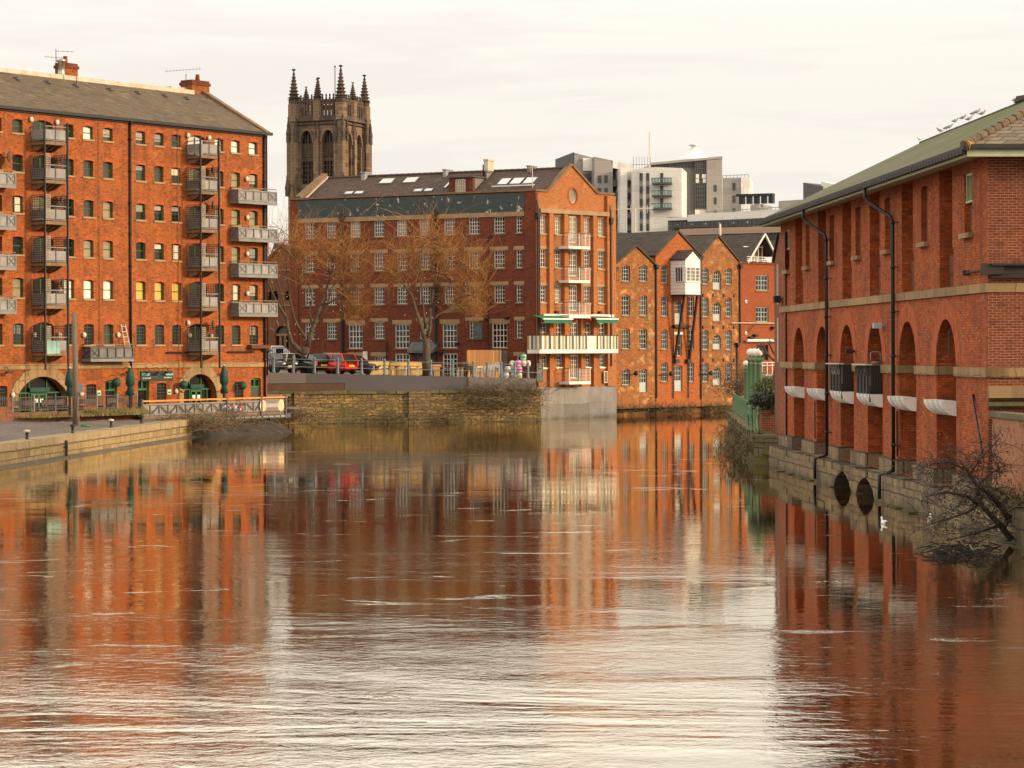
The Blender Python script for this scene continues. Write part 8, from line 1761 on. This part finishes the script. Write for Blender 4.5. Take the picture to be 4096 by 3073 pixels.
# low brick wall with fence, parasols, benches
w0, w1 = at(-30, 417, 136.), at(139, 411.5, 146.5); d = Vector((w1.x-w0.x, w1.y-w0.y)); LW = d.length; M = pose((w0.x, w0.y, 0), atan2(d.y, d.x)); zw = 1.78
t = thing('boundary_wall', 'low old brick wall topped by thin grey railings between gravel and yard', 'wall', M); b = MB(masonry('brick_old', [(.26, .10, .05), (.18, .07, .036), (.32, .14, .07)], (.2, .12, .07), patch=.6, pcol=(.09, .06, .03), blot=((.10, .10, .03), .8, .55, .6))); n = 30
for k in range(n): b.box(LW*k/n, LW*(k+1)/n-.002, R.uniform(-.02, .02), .35, .9, zw-.2+R.uniform(-.05, .05)); b.box(LW*k/n, LW*(k+1)/n-.01, -.04+R.uniform(-.02, .02), .4, zw-.25, zw+R.uniform(-.05, .02))
part('brickwork', b, t); b = MB(GREYD)
for k in range(int(LW/.14)): b.box(.14*k, .14*k+.022, .16, .182, zw+.08, zw+.85)
for z in (zw+.1, zw+.8): b.box(0, LW, .155, .187, z, z+.035)
part('railing', b, t); b = MB(GREY)
for k in range(9): x = LW*k/8-.03; b.box(max(0, x), x+.06, .14, .2, zw-.1, zw+.95)
part('post', b, t)
def parasol(lab, px, D, zb, zt_, z0, r=.235):
    p = at(px, 400, D); M = pose((p.x, p.y, zb)); t = thing('closed_parasol', lab, 'parasol', M, 'furled green parasols by the left warehouse'); b = MB(GREEND); h = zt_-zb; lo = z0-zb; vs = []; fs = []; n = 16; prof = [(r*.35, lo), (r*.9, lo+.05), (r*.55, lo+.5), (r*.78, lo+.62), (r*1.0, lo+(h-lo)*.42), (r*.85, lo+(h-lo)*.7), (r*.5, lo+(h-lo)*.9), (.05, h)]; b.smooth = True
    for i, (rr_, z) in enumerate(prof): vs += [((rr_*(1+.22*(-1)**k))*cos(2*pi*k/n), (rr_*(1+.22*(-1)**k))*sin(2*pi*k/n), z) for k in range(n)]
    for i in range(len(prof)-1):
        for k in range(n): fs.append((i*n+k, i*n+(k+1) % n, (i+1)*n+(k+1) % n, (i+1)*n+k))
    fs.append(tuple(range(n))); b.raw(vs, fs); part('canopy', b, t); b = MB(BLACK); b.path([(0, 0, 0), (0, 0, lo+.1)], .085, 8); b.lathe([(.3, 0), (.3, .05), (.1, .12)], n=10); part('pole', b, t); b = MB(WHITEC); b.ball((0, 0, h+.02), .06, 6); part('finial', b, t)
zp = lambda py, D: at(150, py, D).z
parasol('furled green parasol left of the timber pole by the wide arch', 69.8, 141, 1.35, zp(368, 141), zp(396, 141)); parasol('furled green parasol in front of the brick wall beside the shop sign', 130.2, 145.5, 1.45, zp(367.5, 145.5), zp(395.5, 145.5)); parasol('furled green parasol right of the smaller arch, on the deck', 224.2, 155, 1.33, zp(366, 155), zp(394, 155))
p = at(75.6, 423, 134); M = pose((p.x, p.y, 1.05)); t = thing('timber_pole', 'tall weathered timber pole standing in the gravel bank', 'pole', M); b = MB(pbr('pole_wood', (.17, .115, .07), .85, .4, 3., streak=True)); b.smooth = True; zt_ = at(75, 312.5, 134).z-1.05; b.path([(0, 0, -.1), (0, 0, zt_*.5), (-.06, 0, zt_)], [.17, .15, .13], 10); part('shaft', b, t); b = MB(GREY); z = at(75, 388, 134).z-1.05; b.box(.1, .42, -.1, .1, z-.25, z+.25); b.path([(.2, -.12, z-.2), (.16, -.2, z-1.2), (.3, -.2, z-2.1), (.15, -.15, z-2.9)], .02, 4); part('junction_box', b, t); b = MB(GREEN); b.smooth = True; b.ball((.55, -.2, .08), .22, 8, 1.3, 1, .6); part('green_bag', b, t)
def picnic(lab, px, D, z):
    p = at(px, 408, D); M = pose((p.x, p.y, z), FL.rz); t = thing('picnic_bench', lab, 'bench', M, 'benches in the warehouse yard'); b = MB(LATT)
    for k in range(3): b.box(-.9, .9, -.2+.14*k, -.08+.14*k, .42, .46)
    part('seat', b, t); b = MB(LATT); b.box(-.9, .9, .24, .28, .55, .85); part('backrest', b, t); b = MB(LATT)
    for s in (-.8, .8): b.box(s-.04, s+.04, -.18, .26, 0, .42); b.box(s-.04, s+.04, .24, .28, .42, .55)
    part('leg', b, t)
for px, D, lab in ((27, 142, 'dark bench before the left half of the wide arch'), (56, 144.5, 'dark bench before the right half of the wide arch'), (91.5, 147, 'dark bench under the window left of the green door'), (121, 149, 'dark bench right of the green door')): picnic(lab, px, D, GZ-.03)
# rough grass strip on the bank
g = MB(pbr('grass_olive', (.12, .11, .03), .9, .4, 1.)); g2 = MB(pbr('grass_straw', (.26, .19, .07), .9, .4, 1.)); rr = random.Random(8)
for i in range(5200):
    f = rr.random()**.8; x = LW*(.25+.75*f); y = -abs(rr.gauss(0, .55))-.05; o = M and None
    q = pose((w0.x, w0.y, 0), atan2(d.y, d.x)) @ Vector((x, y, 1.46)); h = rr.uniform(.10, .42)*(1.2 if x > LW*.66 else .5); v = Vector((rr.gauss(0, .12), rr.gauss(0, .12), h)); s = Vector((.016, .008, 0)); (g if rr.random() < .55 else g2).face([q-s, q+s, q+v])
for m, nm in ((g, 'bank_grass'), (g2, 'dry_grass')): o = thing(nm, None, None, Matrix(), mesh=m.mesh(nm)); o['kind'] = 'stuff'
